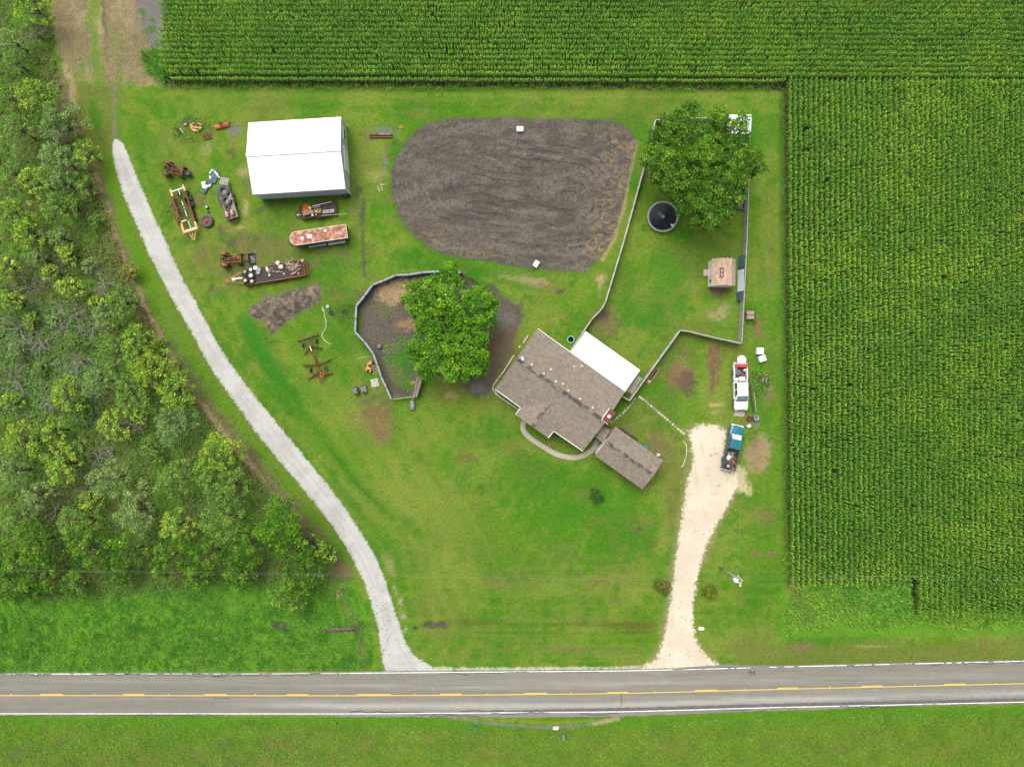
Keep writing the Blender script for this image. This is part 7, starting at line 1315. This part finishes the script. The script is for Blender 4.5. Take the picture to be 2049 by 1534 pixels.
stone_row([c1(*q) for q in ((265, 422), (225, 480), (185, 545), (140, 605), (105, 650))], 22, (.2, .2, .16), 'whitewashed edging stone in the row along the left end of the house', 'edging stones left of the house', WST)
stone_row([c1(*q) for q in ((105, 650), (100, 685), (125, 720), (170, 755), (235, 800), (298, 838))], 23, (.2, .2, .16), 'whitewashed edging stone in the row below the lower left eave of the house', 'edging stones below the house', WST)
stone_row([c1(*q) for q in ((372, 275), (345, 310), (330, 330))], 7, (.22, .17, .14), 'edging stone of the short broken row at the upper left end of the house', 'edging stones at the upper end', WST)
stone_row([c1(*q) for q in ((312, 352), (300, 365))], 2, (.22, .18, .14), 'lone edging stone midway along the left end of the house', 'lone edging stones', WST)
stone_row([c1(*q) for q in ((1218, 738), (1270, 775), (1335, 830), (1400, 885), (1490, 960), (1575, 1035))], 17, (.42, .38, .06), 'flat stepping stone of the long path running down to the limestone driveway', 'stepping stones to the driveway', LST, nm='stepping_stone', cat='stepping stone', alt=TST)
stone_row([c1(*q) for q in ((1195, 750), (1160, 805), (1110, 855), (1060, 900), (1000, 945))], 10, (.36, .32, .06), 'flat stepping stone of the short path leading to the chimney', 'stepping stones to the chimney', LST, nm='stepping_stone', cat='stepping stone', alt=TST)
stone_row([c1(*q) for q in ((1560, 1080), (1585, 1110), (1588, 1150), (1580, 1210), (1560, 1270), (1545, 1282))], 12, (.3, .12, .1), 'thin pale edging stone in the curved row beside the limestone driveway', 'edging stones by the driveway', WST)
# things behind the garage
for i, (q, lb) in enumerate((((1095, 1000), 'upper left black barrel behind the garage'), ((1130, 1025), 'second black barrel behind the garage'), ((1165, 1048), 'third black barrel behind the garage'), ((1192, 1068), 'lowest black barrel behind the garage'))):
    r = thing('black_barrel', lb, 'barrel', *c1(*q), .6, 0, 'black barrels behind the garage'); mb = MB(); mb.lathe([(.27, 0), (.29, .3), (.29, .6), (.27, .9), (.22, .92), (.01, .9)], (0, 0, 0), 'Z', 14); mb.build('drum', BLACK, r, True); mb = MB(); [mb.lathe([(.29, z - .02), (.31, z), (.29, z + .02)], (0, 0, 0), 'Z', 14) for z in (.3, .6)]; mb.build('hoops', DARK, r)
lidbox('green_bin', 'dark green bin against the upper wall of the garage', *c1(1272, 1122), .95, .5, .8, math.radians(-35), mat('bin_green', (.02, .12, .09), (.03, .16, .12)))
t = PX('garden_chair', 'small pale chair at the right upper wall of the garage', 'chair', *c1(1370, 1187), .5); mb = MB(); mb.box((0, 0, .42), (.4, .4, .05)); mb.build('seat', OFFW, t.r); mb = MB(); mb.box((.2, 0, .68), (.04, .4, .5)); mb.build('backrest', OFFW, t.r)
for sx in (-1, 1):
    for sy in (-1, 1): mb = MB(); mb.box((sx * .17, sy * .17, .2), (.04, .04, .4)); mb.build('leg', OFFW, t.r)
# ------------------------------------------------------------ pickups
def pickup(name, label, px, py, rot, L, Wd, paint, lower, crew, ladderribs=False, bumper=WHITE, shade=None):
    r = thing(name, label, 'pickup', px, py, .95, rot, 'pickups by the driveway'); h = L / 2; w = Wd / 2
    xh0, xh1 = h - .12, h - 1.45     # nose, cowl
    cabf, cabr = xh1 + .25, xh1 - (2.75 if crew else 2.1)
    # hood and front wings
    sec = [(h - .02, .80, .62, .88), (h - .12, .93, .5, 1.0), (h - .5, .98, .45, 1.08), (xh1, 1.0, .45, 1.16), (cabf - .3, 1.0, .45, 1.17)]
    def loft(sec, mb):
        prof = lambda x, k, zb, zt: [(x, -w * k, zb), (x, -w * k, zt - .22), (x, -w * k * .96, zt - .07), (x, -w * k * .72, zt), (x, 0, zt + .035), (x, w * k * .72, zt), (x, w * k * .96, zt - .07), (x, w * k, zt - .22), (x, w * k, zb)]
        vs = []; [vs.extend(prof(*s)) for s in sec]; n = 9; m = len(sec); fs = [(i * n + j, i * n + j + 1, (i + 1) * n + j + 1, (i + 1) * n + j) for i in range(m - 1) for j in range(n - 1)] + [(i * n + n - 1, i * n, (i + 1) * n, (i + 1) * n + n - 1) for i in range(m - 1)]
        return mb.add(vs, fs + [tuple(range(n)), tuple(range(m * n - 1, (m - 1) * n - 1, -1))])
    mb = MB(); loft(sec, mb); o = mb.build('hood', paint, r)
    mb = MB(); mb.box((xh1 - .55 - .1, 0, 1.185), (.02, .01, .01)); 
    mb = MB(); loft([(cabf - .3, .995, .45, 1.15), (cabr, .995, .45, 1.15)], mb); mb.build('cab_body', paint if lower is None else lower, r)
    # greenhouse
    zb, zt = 1.14, 1.86; x0, x1, x2, x3 = cabf, cabf - .85, cabr + .22, cabr + .02; bw, tw = w * .93, w * .76
    B_ = [(x0, -bw, zb), (x0, bw, zb), (x3, bw, zb), (x3, -bw, zb)]; T_ = [(x1, -tw, zt), (x1, tw, zt), (x2, tw, zt), (x2, -tw, zt)]
    mb = MB(); mb.add(B_ + T_, [(3, 2, 1, 0), (4, 5, 6, 7), (0, 1, 5, 4), (1, 2, 6, 5), (2, 3, 7, 6), (3, 0, 4, 7)]); cab = mb.build('cab_roof', paint, r, bevel=.05)
    if ladderribs:
        mb = MB(); [mb.box(((x1 + x2) / 2 - .05, k * .2, zt + .012), ((x1 - x2) * .78, .04, .03)) for k in range(-3, 4)]; mb.build('roof_ribs', paint, cab)
    def glass(nm, a, b, c, d, u0, u1, v0, v1, m_=GLASS):
        a, b, c, d = map(Vector, (a, b, c, d)); f = lambda u, v: (a.lerp(b, u)).lerp(d.lerp(c, u), v); nn = (b - a).cross(d - a).normalized(); ctr = Vector(((x0 + x3) / 2, 0, 1.5)); 
        if nn.dot(f(.5, .5) - ctr) < 0: nn = -nn
        q = [f(u0, v0), f(u1, v0), f(u1, v1), f(u0, v1)]; mb = MB(); mb.add([p + nn * .018 for p in q] + [p - nn * .01 for p in q], [(0, 1, 2, 3), (7, 6, 5, 4), (0, 4, 5, 1), (1, 5, 6, 2), (2, 6, 7, 3), (3, 7, 4, 0)]); return mb.build(nm, m_, cab)
    ws = glass('windshield', B_[0], B_[1], T_[1], T_[0], .07, .93, .08, .95)
    if shade is not None: glass('sun_shade', B_[0], B_[1], T_[1], T_[0], .1, .9, .12, .9, shade).location = (.012, 0, .015)
    else: glass('painted_reflection', B_[0], B_[1], T_[1], T_[0], .12, .88, .3, .85, mat('painted_sky_reflection', (.25, .36, .38), (.12, .2, .22), 2, .1)).location = (.01, 0, .012)  # else branch: pale panel painting a reflection onto the windshield
    glass('rear_window', B_[2], B_[3], T_[3], T_[2], .12, .88, .15, .85)
    for s, (a, b, c, d) in ((1, (B_[1], B_[2], T_[2], T_[1])), (-1, (B_[0], B_[3], T_[3], T_[0]))):
        glass('side_window', a, b, c, d, .2, .52, .12, .88); glass('side_window', a, b, c, d, .58, .92, .12, .88)
        mb = MB(); mb.box((cabf - .25, s * (w + .13), 1.2), (.14, .24, .2)); mb.build('mirror', BLACK, r, bevel=.02)
    # bed
    bl = cabr - .06; br_ = -h + .12; mb = MB()
    mb.box(((bl + br_) / 2, 0, .68), (bl - br_, Wd * .8, .06)); mb.build('bed_floor', DARK, r)
    mb = MB(); [mb.box(((bl + br_) / 2, s * (w - .09), .86), (bl - br_, .16, .62)) for s in (-1, 1)]; mb.box((bl - .04, 0, .93), (.08, Wd - .36, .48)); mb.build('bed_side', paint if lower is None else lower, r, bevel=.02)
    mb = MB(); mb.box((br_ - .035, 0, .88), (.07, Wd - .12, .58)); mb.build('tailgate', paint if lower is None else lower, r, bevel=.02)
    mb = MB(); mb.box((br_ - .17, 0, .55), (.18, Wd * .92, .18)); mb.build('rear_bumper', bumper, r, bevel=.03); mb = MB(); mb.box((h + .06, 0, .58), (.16, Wd * .9, .22)); mb.build('front_bumper', bumper, r, bevel=.03)
    mb = MB(); mb.box((h - .0, 0, .82), (.06, Wd * .5, .18)); mb.build('grille', DARK, r)
    for s in (-1, 1):
        mb = MB(); mb.box((h - .03, s * w * .72, .84), (.07, .26, .16)); mb.build('headlight', WHITE, r); mb = MB(); mb.box((br_ - .05, s * (w - .1), .92), (.06, .12, .28)); mb.build('tail_light', RED, r)
        for x in (h - 1.0, -h + 1.35): wheel(r, (x, s * (w - .06), .38), .38, .26, rim=LGREY)
    return r, bl, br_
rT = ang(1457.5, 940, 1477.5, 852)
tk, bl, br_ = pickup('pickup_truck', 'teal pickup with a loaded bed parked at the head of the limestone driveway', 1466.8, 896, rT, 6.55, 2.0, TEAL, TEALD, False, True, shade=mat('patterned_shade', (.75, .78, .76), (.2, .32, .32), 9, .6, 0, 0, .56, .6))
wk, bl2, br2 = pickup('pickup_truck', 'white pickup with a loaded bed parked above the teal one', 1482.3, 773, math.radians(-88.5), 6.8, 2.05, CARW, None, True, False, bumper=LGREY)
c2 = crop(1400, 670, 5.11)
mb = MB(); [mb.cyl((0, 0, 0), (0, 0, 0), .01)] ; 
for k in range(5):
    p = W(*c2(402 + k * 19.5, 607), 1.9); mb = MB(); mb.blob((0, 0, 0), (.06, .05, .03), 8, 4); o = mb.build('roof_lamp', ORANGE); o.parent = wk; o.location = Matrix.Rotation(math.radians(88.5), 3, 'Z') @ (p - Vector(wk.location)); 
def put(mb, nm, m_, q, z, rz, lb, cat, bev=0): o = mb.build(nm, m_, bevel=bev); o.location = W(*c2(*q), z); o.rotation_euler = (0, 0, rz); return tag(o, lb, cat)
def bx(s, t=1): g = MB(); g.box((0, 0, s[2] / 2), s, taper=t); return g
bz = .72
put(bx((1.75, .52, .5), .96), 'tool_box', RED, (420, 313), .95, -.02, 'red tool chest across the tail of the white pickup bed', 'tool box', .03)
g = MB(); g.blob((0, 0, .2), (.62, .42, .22), 14, 6, .5, .06); put(g, 'grey_cover', mat('charcoal_sheet', (.09, .09, .1), (.13, .13, .14), 3, .7), (375, 385), bz, .05, 'charcoal sheet bunched in the white pickup bed', 'cover')
put(bx((.95, .6, .3), .95), 'crate', OFFW, (428, 445), .85, .02, 'off-white crate behind the cab of the white pickup', 'crate', .02); put(bx((.4, .3, .36)), 'white_carton', WHITE, (372, 450), .8, .3, 'small white carton left of the off-white crate', 'carton')
put(bx((.5, .35, .4), .8), 'blue_cooler', mat('pale_blue', (.4, .58, .65), (.3, .48, .55)), (455, 358), .8, .6, 'pale blue cooler in the white pickup bed', 'cooler', .03); put(bx((.5, .3, .3)), 'metal_case', GREY, (475, 405), .8, .1, 'grey metal case at the right side of the white pickup bed', 'case', .02); put(bx((.3, .3, .4)), 'paper_bag', OFFW, (475, 378), .8, .4, 'white bag above the grey case in the white pickup bed', 'bag')
g = MB(); g.lathe([(.14, -.05), (.2, 0), (.14, .05), (.1, 0), (.14, -.05)], (0, 0, .05), 'Z', 14); put(g, 'white_ring', OFFW, (368, 343), 1.0, 0, 'white hoop at the tail corner of the white pickup bed', 'hoop')
put(bx((.25, .5, .3)), 'black_case', BLACK, (485, 450), .8, 0, 'black case beside the off-white crate', 'case'); put(bx((.3, .2, .35)), 'red_can', RED, (432, 410), .75, .3, 'small red can in the middle of the white pickup bed', 'can')
g = MB(); g.lathe([(.01, .02), (.3, .03), (.66, .1), (.68, .12), (.6, .13), (.3, .06), (.01, .05)], (0, 0, 0), 'Z', 10); o = g.build('round_panel', WHITE); o.location = W(*c2(427, 255), .7); tag(o, 'round white dish-like panel behind the tail of the white pickup', 'dish')
g = MB(); bar(g, (-.2, -.1, .14), (.3, .2, .2), .05); d_ = g.build('arm', LGREY, o)
g = bx((1.5, 1.15, .1)); put(g, 'concrete_slab', CONC, (405, 790), 0, -.06, 'grey slab on the ground at the nose of the white pickup', 'slab'); g = MB(); bar(g, (-.65, .05, .06), (.65, -.12, .06), .09, .06); bar(g, (-.2, .1, .06), (.65, .2, .06), .07, .05); put(g, 'pale_boards', OFFW, (392, 823), 0, 0, 'two thin pale boards beyond the nose of the white pickup', 'boards')
g = MB(); g.lathe([(.3, 0), (.35, .2), (.35, .5), (.32, .82), (.27, .84), (.25, .78), (.01, .76)], (0, 0, 0), 'Z', 16); r = thing('steel_drum', 'dark blue drum with a white rim right of the ash ring between the pickups', 'drum', *c2(575, 845), .6); g.build('drum', mat('slate_drum', (.07, .1, .15), (.1, .13, .18), 3, .5), r, True); g = MB(); g.lathe([(.33, .78), (.37, .84), (.33, .88), (.29, .84), (.33, .78)], (0, 0, 0), 'Z', 16); g.build('rim', OFFW, r)
g = MB(); g.lathe([(.36, 0), (.4, .15), (.36, .3), (.3, .3), (.32, .12), (.01, .04)], (0, 0, 0), 'Z', 14); r = thing('fire_ring', 'rusty fire ring between the two pickups', 'fire ring', *c2(509, 858), .2); g.build('ring', RUSTD, r, True); g = MB(); g.blob((0, 0, .08), (.26, .26, .08)); g.build('ash', mat('red_ash', (.16, .05, .03)), r)
for a, b, w_, m_, lb in (((512, 505), (552, 800), .14, DKWOOD, 'left dark rail lying beside the white pickup'), ((545, 520), (578, 780), .12, WOOD, 'right grey rail lying beside the white pickup'), ((550, 420), (640, 440), .1, WOOD, 'grey bar under the weeds beside the white pickup'), ((618, 405), (698, 408), .08, TAN, 'thin tan bar above the rusty scrap beside the white pickup')):
    g = MB(); bar(g, W(*c2(*a), .15), W(*c2(*b), .12), w_, .12); o = g.build('rail', m_); tag(o, lb, 'rail')
t = PX('scrap_rack', 'rusty brown scrap rack with pale bars in the weeds right of the white pickup', 'scrap', *c2(655, 455), .4); [(lambda g, k: (bar(g, (-.85, -.3 + k * .2, .3 + .05 * k), (.85, -.36 + k * .2, .32), .12, .08), g.build('channel', RUSTD if k % 2 else RUST, t.r)))(MB(), k) for k in range(4)]; g = MB(); bar(g, (-.2, -.4, .5), (-.1, .3, .5), .05); bar(g, (.3, -.4, .5), (.35, .3, .5), .05); g.build('cross_bars', OFFW, t.r)
# load of the teal pickup
lz = .75
r = thing('spare_wheel', 'black spare wheel with a pale hub lying in the teal pickup bed', 'wheel', *c2(292, 1338), 1.0, 0, base=.9); wheel(r, (0, 0, 0), .4, .26, 'Z', 'tyre', LGREY)
g = MB(); g.blob((0, 0, .2), (.3, .42, .2), 10, 5, .6, .12); put(g, 'grey_sack', mat('pale_sack', (.5, .5, .5), (.4, .4, .42)), (292, 1250), lz, -.4, 'pale sack at the front left of the teal pickup bed', 'sack')
g = MB(); [bar(g, a, b, .08) for a, b in (((-.35, .7, .2), (.3, -.9, .25)), ((-.1, .8, .3), (.45, .1, .2)), ((-.5, .1, .2), (.4, -.4, .3)), ((.05, -.2, .3), (.35, -1.1, .2)))]; put(g, 'orange_tools', ORANGE, (345, 1290), lz, .1, 'tangle of orange handled tools in the teal pickup bed', 'tools')
g = MB(); [bar(g, (random.uniform(-.5, .5), random.uniform(-.5, .5), .15), (random.uniform(-.5, .5), random.uniform(-.6, .5), .3), .07) for _ in range(6)]; put(g, 'scrap_wood', TAN, (315, 1225), lz, 0, 'loose tan sticks at the cab end of the teal pickup bed', 'sticks')
put(bx((.45, .35, .25)), 'black_tool_bag', BLACK, (352, 1225), lz, .5, 'black bag against the cab in the teal pickup bed', 'bag', .03)
put(bx((.35, .3, .25)), 'orange_case', ORANGE, (340, 1370), lz, .5, 'orange case in the tail corner of the teal pickup bed', 'case', .03)
# ------------------------------------------------------------ roadside: pole, wires, marker stones, person
base = W(1440, 1135, 0); top = W(1484.5, 1160.5, 9.2); r = bpy.data.objects.new('utility_pole', None); link(r); r.location = base; tag(r, 'grey wooden utility pole with a white transformer beside the limestone driveway', 'utility pole'); tp = top - base; ax = tp.normalized()
mb = MB(); mb.tube([Vector((0, 0, 0)), tp * .5, tp], [.17, .14, .11], 10); mb.build('pole', mat('pole_wood', (.36, .35, .31), (.26, .25, .22), 5, .85), r, True); mb = MB(); mb.cyl(tp, tp + Vector((0, 0, .05)), .13); mb.lathe([(.1, 0), (.15, .03), (.1, .06)], tuple(tp + Vector((0, 0, .03))), 'Z', 12); mb.build('pole_cap', LGREY, r)
tr = W(1471.3, 1159.5, 8.2) - base; mb = MB(); mb.lathe([(.2, -.5), (.3, -.45), (.3, .4), (.26, .48), (.05, .5)], tuple(tr), 'Z', 16); mb.build('transformer', WHITE, r, True); mb = MB(); mb.cyl(tr + Vector((.1, -.1, .45)), tr + Vector((.35, -.25, .75)), .06); mb.cyl(tr + Vector((.25, -.1, .0)), tp * .89, .06); mb.build('bushing', WHITE, r)
mb = MB(); q1 = W(1481.5, 1171, 8.8) - base; mb.tube([tp - Vector((0, 0, .15)), q1], .05, 6); mb.blob(tuple(q1), (.13, .16, .16), 8, 5); mb.build('insulator_arm', WHITE, r); q2 = W(1476.5, 1152, 9) - base; mb = MB(); mb.tube([tp * .97, q2 + Vector((.2, -.1, 0)), q2], .045, 6); mb.blob(tuple(q2), (.1, .14, .1), 8, 5); mb.build('upper_arm', mat('tan_insulator', (.55, .48, .38)), r)
WIRE = mat('wire', (.3, .32, .3), (.26, .28, .26), 2, .5)
def wire(nm, lb, pts, rr=.02): mb = MB(); mb.tube(pts, rr, 5); o = mb.build(nm, WIRE, None, True); return tag(o, lb, 'wire')
def span(y0, y1, y2, zz):
    out = []
    for x, y in ((-700, y0 - 4), (-300, y0 - 1), (0, y0), (300, y0 + (y1 - y0) * .3), (900, y0 + (y1 - y0) * .75), (1180, y1), (1476, y1 + .5), (1800, y1), (2049, y2), (2600, y2 - 3)): out.append(W(x, y, zz - 1.2 * math.sin(max(0, min(1, (x + 700) / 2176)) * math.pi) if x < 1476 else zz - .3))
    return out
wire('power_line', 'upper thin power wire crossing the whole width above the road', span(1139, 1153, 1154.5, 9.1), .0055); wire('power_line', 'lower thin power wire crossing the width just below the upper one', span(1141, 1158, 1161, 8.3), .0055)
wire('service_wire', 'thin wire running from the pole up to the small white box by the pickups', [W(1477, 1150, 8.8), W(1481, 1050, 6.2), W(1486, 918, 3.2), W(1498, 858, .6)], .009)
wire('service_wire', 'thin slanting wire passing over the white pickup from the garage', [W(1247, 855, 3.0), W(1388, 806, 3.4), W(1437, 789.5, 3.6), W(1496, 770, 3.8), W(1700, 700, 4.2), W(2200, 530, 5)], .009)
mb = MB(); mb.blob((0, 0, .15), (.5, .28, .2), 9, 5, .6, .15); o = mb.build('marker_stone', STONE); o.location = W(1112, 1455); tag(o, 'pale rounded stone on the grass just below the road', 'stone'); 
mb = MB(); mb.blob((0, 0, .18), (.45, .27, .2), 9, 5, .5, .15); o = mb.build('marker_stone', STONE); o.location = W(1402.5, 1256); tag(o, 'pale stone block on the grass right of the lower limestone driveway', 'stone')
t = PX('mailbox', 'small weathered blue mailbox on a post below the road', 'mailbox', 1127.5, 1472, .9); mb = MB(); mb.box((0, -.05, .55), (.09, .09, 1.1)); mb.build('post', WOOD, t.r); mb = MB(); pr = [(-.11, 0), (.11, 0), (.11, .14), (.06, .22), (-.06, .22), (-.11, .14)]; mb.add([(x, -.28, 1.1 + z) for x, z in pr] + [(x, .28, 1.1 + z) for x, z in pr], [(0, 1, 2, 3, 4, 5), (11, 10, 9, 8, 7, 6)] + [(i, (i + 1) % 6, 6 + (i + 1) % 6, 6 + i) for i in range(6)]); mb.build('box', mat('slate_blue', (.2, .33, .42), (.15, .25, .32)), t.r)
mb = MB(); a, b = W(653, 1260, .2), W(708, 1257, .2); mb.tube([a, a.lerp(b, .4) + Vector((0, .05, .04)), a.lerp(b, .75), b], [.24, .27, .24, .3], 9); mb.tube([b, b + Vector((.5, .35, .15))], [.14, .05], 6); mb.tube([b, b + Vector((.8, -.1, .0))], [.16, .06], 6); o = mb.build('fallen_log', mat('brown_log', (.13, .095, .075), (.08, .06, .05), 4, .9, 0, .4), None, True); tag(o, 'thick brown fallen log on the verge left of the gravel track mouth', 'log')
mb = MB(); [mb.tube([W(542 + k * 7, 1243 + k * 5, .12), W(556 + k * 7, 1247 + k * 5, .15)], [.12, .08], 6) for k in range(1)]; mb.tube([W(548, 1250, .1), W(570, 1259, .12), W(580, 1262, .1)], [.1, .16, .08], 6); o = mb.build('fallen_log', DKWOOD, None, True); tag(o, 'broken dark rotten log further left on the verge', 'log')
g = MB(); [g.lathe([(.18, y0), (.22, y0), (.22, y0 + .4), (.18, y0 + .4), (.18, y0)], (0, 0, .08), 'X', 14) for y0 in (0,)]; o = g.build('culvert_pipe', DKWOOD); o.location = W(828, 1255); tag(o, 'end of a small concrete culvert at the ditch right of the gravel track', 'culvert')
# person: standing on the road edge, hands held forward round a small remote control
def person():
    pz = W(1500, 1335.5, 0); r = bpy.data.objects.new('person', None); link(r); r.location = (pz.x, pz.y, .02); r.rotation_euler = (0, 0, math.radians(-75)); tag(r, 'person in navy and white shirt, dark cap and pale shorts on the upper road edge', 'person')
    V, E_, Rd = [], [], []
    def v(p, rad, par=None):
        V.append(p); Rd.append(rad)
        if par is not None: E_.append((par, len(V) - 1))
        return len(V) - 1
    pel = v((0, 0, .95), (.15, .12)); ab = v((0, 0, 1.12), (.145, .11), pel); ch = v((0, 0, 1.33), (.17, .12), ab); nk = v((0, 0, 1.47), (.075, .07), ch); nk2 = v((.01, 0, 1.54), (.055, .055), nk); hd = v((.02, 0, 1.62), (.085, .08), nk2); hd2 = v((.02, 0, 1.72), (.075, .07), hd)
    for s in (-1, 1):
        hp = v((0, s * .1, .9), (.1, .1), pel); kn = v((.03, s * .14, .5), (.06, .06), hp); an = v((0, s * .17, .1), (.04, .04), kn); v((.14, s * .19, .04), (.045, .03), an)
        sh = v((0, s * .19, 1.4), (.06, .06), ch); el = v((.0, s * .32, 1.14), (.045, .045), sh); wr = v((.24, s * .17, 1.14), (.028, .03), el); pm = v((.31, s * .13, 1.15), (.033, .02), wr)
        for k, (dy, l_) in enumerate(((-.028, .06), (-.01, .075), (.01, .07), (.028, .055))): f = v((.345, s * .13 + dy, 1.15), (.009, .009), pm); f2 = v((.345 + l_ * .6, s * (.12) + dy * .9, 1.14), (.0085, .0085), f); v((.345 + l_ * .75, s * .10 + dy * .8, 1.115), (.008, .008), f2)
        th = v((.32, s * .09, 1.175), (.01, .01), pm); v((.36, s * .075, 1.18), (.009, .009), th)
    me = bpy.data.meshes.new('body'); me.from_pydata(V, E_, []); o = bpy.data.objects.new('body', me); link(o, r); me.materials.append(SKIN); sk = o.modifiers.new('sk', 'SKIN'); sk.use_smooth_shade = True
    for i, sv in enumerate(me.skin_vertices[0].data): sv.radius = Rd[i] if isinstance(Rd[i], tuple) else (Rd[i], Rd[i]); sv.use_root = (i == 0)
    sb = o.modifiers.new('ss', 'SUBSURF'); sb.levels = 1; sb.render_levels = 2
    def lath(nm, m_, sl, n=16, par=r): # clothing shells that follow the body
        mb = MB(); vs = []; [vs.extend([(cx + rx * math.cos(2 * math.pi * i / n), cy + ry * math.sin(2 * math.pi * i / n), z) for i in range(n)]) for cx, cy, z, rx, ry in sl]; m = len(sl); mb.add(vs, [(k * n + i, k * n + (i + 1) % n, (k + 1) * n + (i + 1) % n, (k + 1) * n + i) for k in range(m - 1) for i in range(n)]); return mb.build(nm, m_, par, True)
    lath('shirt', NAVY, [(0, 0, .93, .165, .2), (0, 0, 1.1, .155, .185), (0, 0, 1.3, .15, .215), (0, 0, 1.42, .12, .2), (0, 0, 1.475, .08, .1)])
    lath('shirt_panel', OFFW, [(-.01, .0, 1.2, .162, .212), (-.01, 0, 1.36, .16, .222), (-.01, 0, 1.40, .135, .212)])
    for s in (-1, 1): mb = MB(); mb.tube([(0, s * .17, 1.41), (0, s * .25, 1.3), (0, s * .29, 1.2)], [.085, .075, .068], 10); mb.build('sleeve', NAVY, r, True)
    lath('shorts', mat('khaki', (.5, .46, .4), (.42, .38, .33), 5), [(0, 0, .78, .17, .23), (0, 0, .9, .165, .2), (0, 0, .97, .16, .19)])
    for s in (-1, 1): mb = MB(); mb.tube([(0, s * .1, .86), (.02, s * .12, .62)], [.12, .105], 10); mb.build('shorts_leg', mat('khaki', (.5, .46, .4)), r, True)
    for s in (-1, 1): mb = MB(); mb.blob((.07, s * .18, .05), (.15, .06, .06), 10, 5, .8, 0); mb.build('shoe', WHITE, r, True)
    mb = MB(); mb.blob((.0, 0, 1.76), (.115, .1, .075), 12, 6, 1, 0); mb.box((.13, 0, 1.735), (.12, .15, .015)); mb.build('cap', BLACK, r, True); mb = MB(); mb.blob((-.01, 0, 1.69), (.105, .093, .075), 12, 6, 1, 0); mb.build('hair', mat('dark_hair', (.04, .025, .018)), r, True)
    mb = MB(); mb.blob((.115, 0, 1.655), (.022, .014, .02), 8, 4, 1, 0); mb.build('nose', SKIN, r, True)
    for s in (-1, 1): mb = MB(); mb.blob((.1, s * .035, 1.685), (.012, .015, .01), 8, 4, 1, 0); mb.build('eye', BLACK, r, True); mb = MB(); mb.blob((.02, s * .095, 1.67), (.02, .014, .03), 8, 4, 1, 0); mb.build('ear', SKIN, r, True)
    mb = MB(); mb.box((.1, 0, 1.615), (.012, .045, .01)); mb.build('mouth', mat('lips', (.35, .13, .11)), r)
    mb = MB(); mb.box((.37, 0, 1.13), (.1, .17, .045)); o2 = mb.build('remote_control', OFFW, None, bevel=.01); o2.location = r.location; o2.rotation_euler = r.rotation_euler; tag(o2, 'small pale remote control held by the person at the road edge', 'remote control')
person()
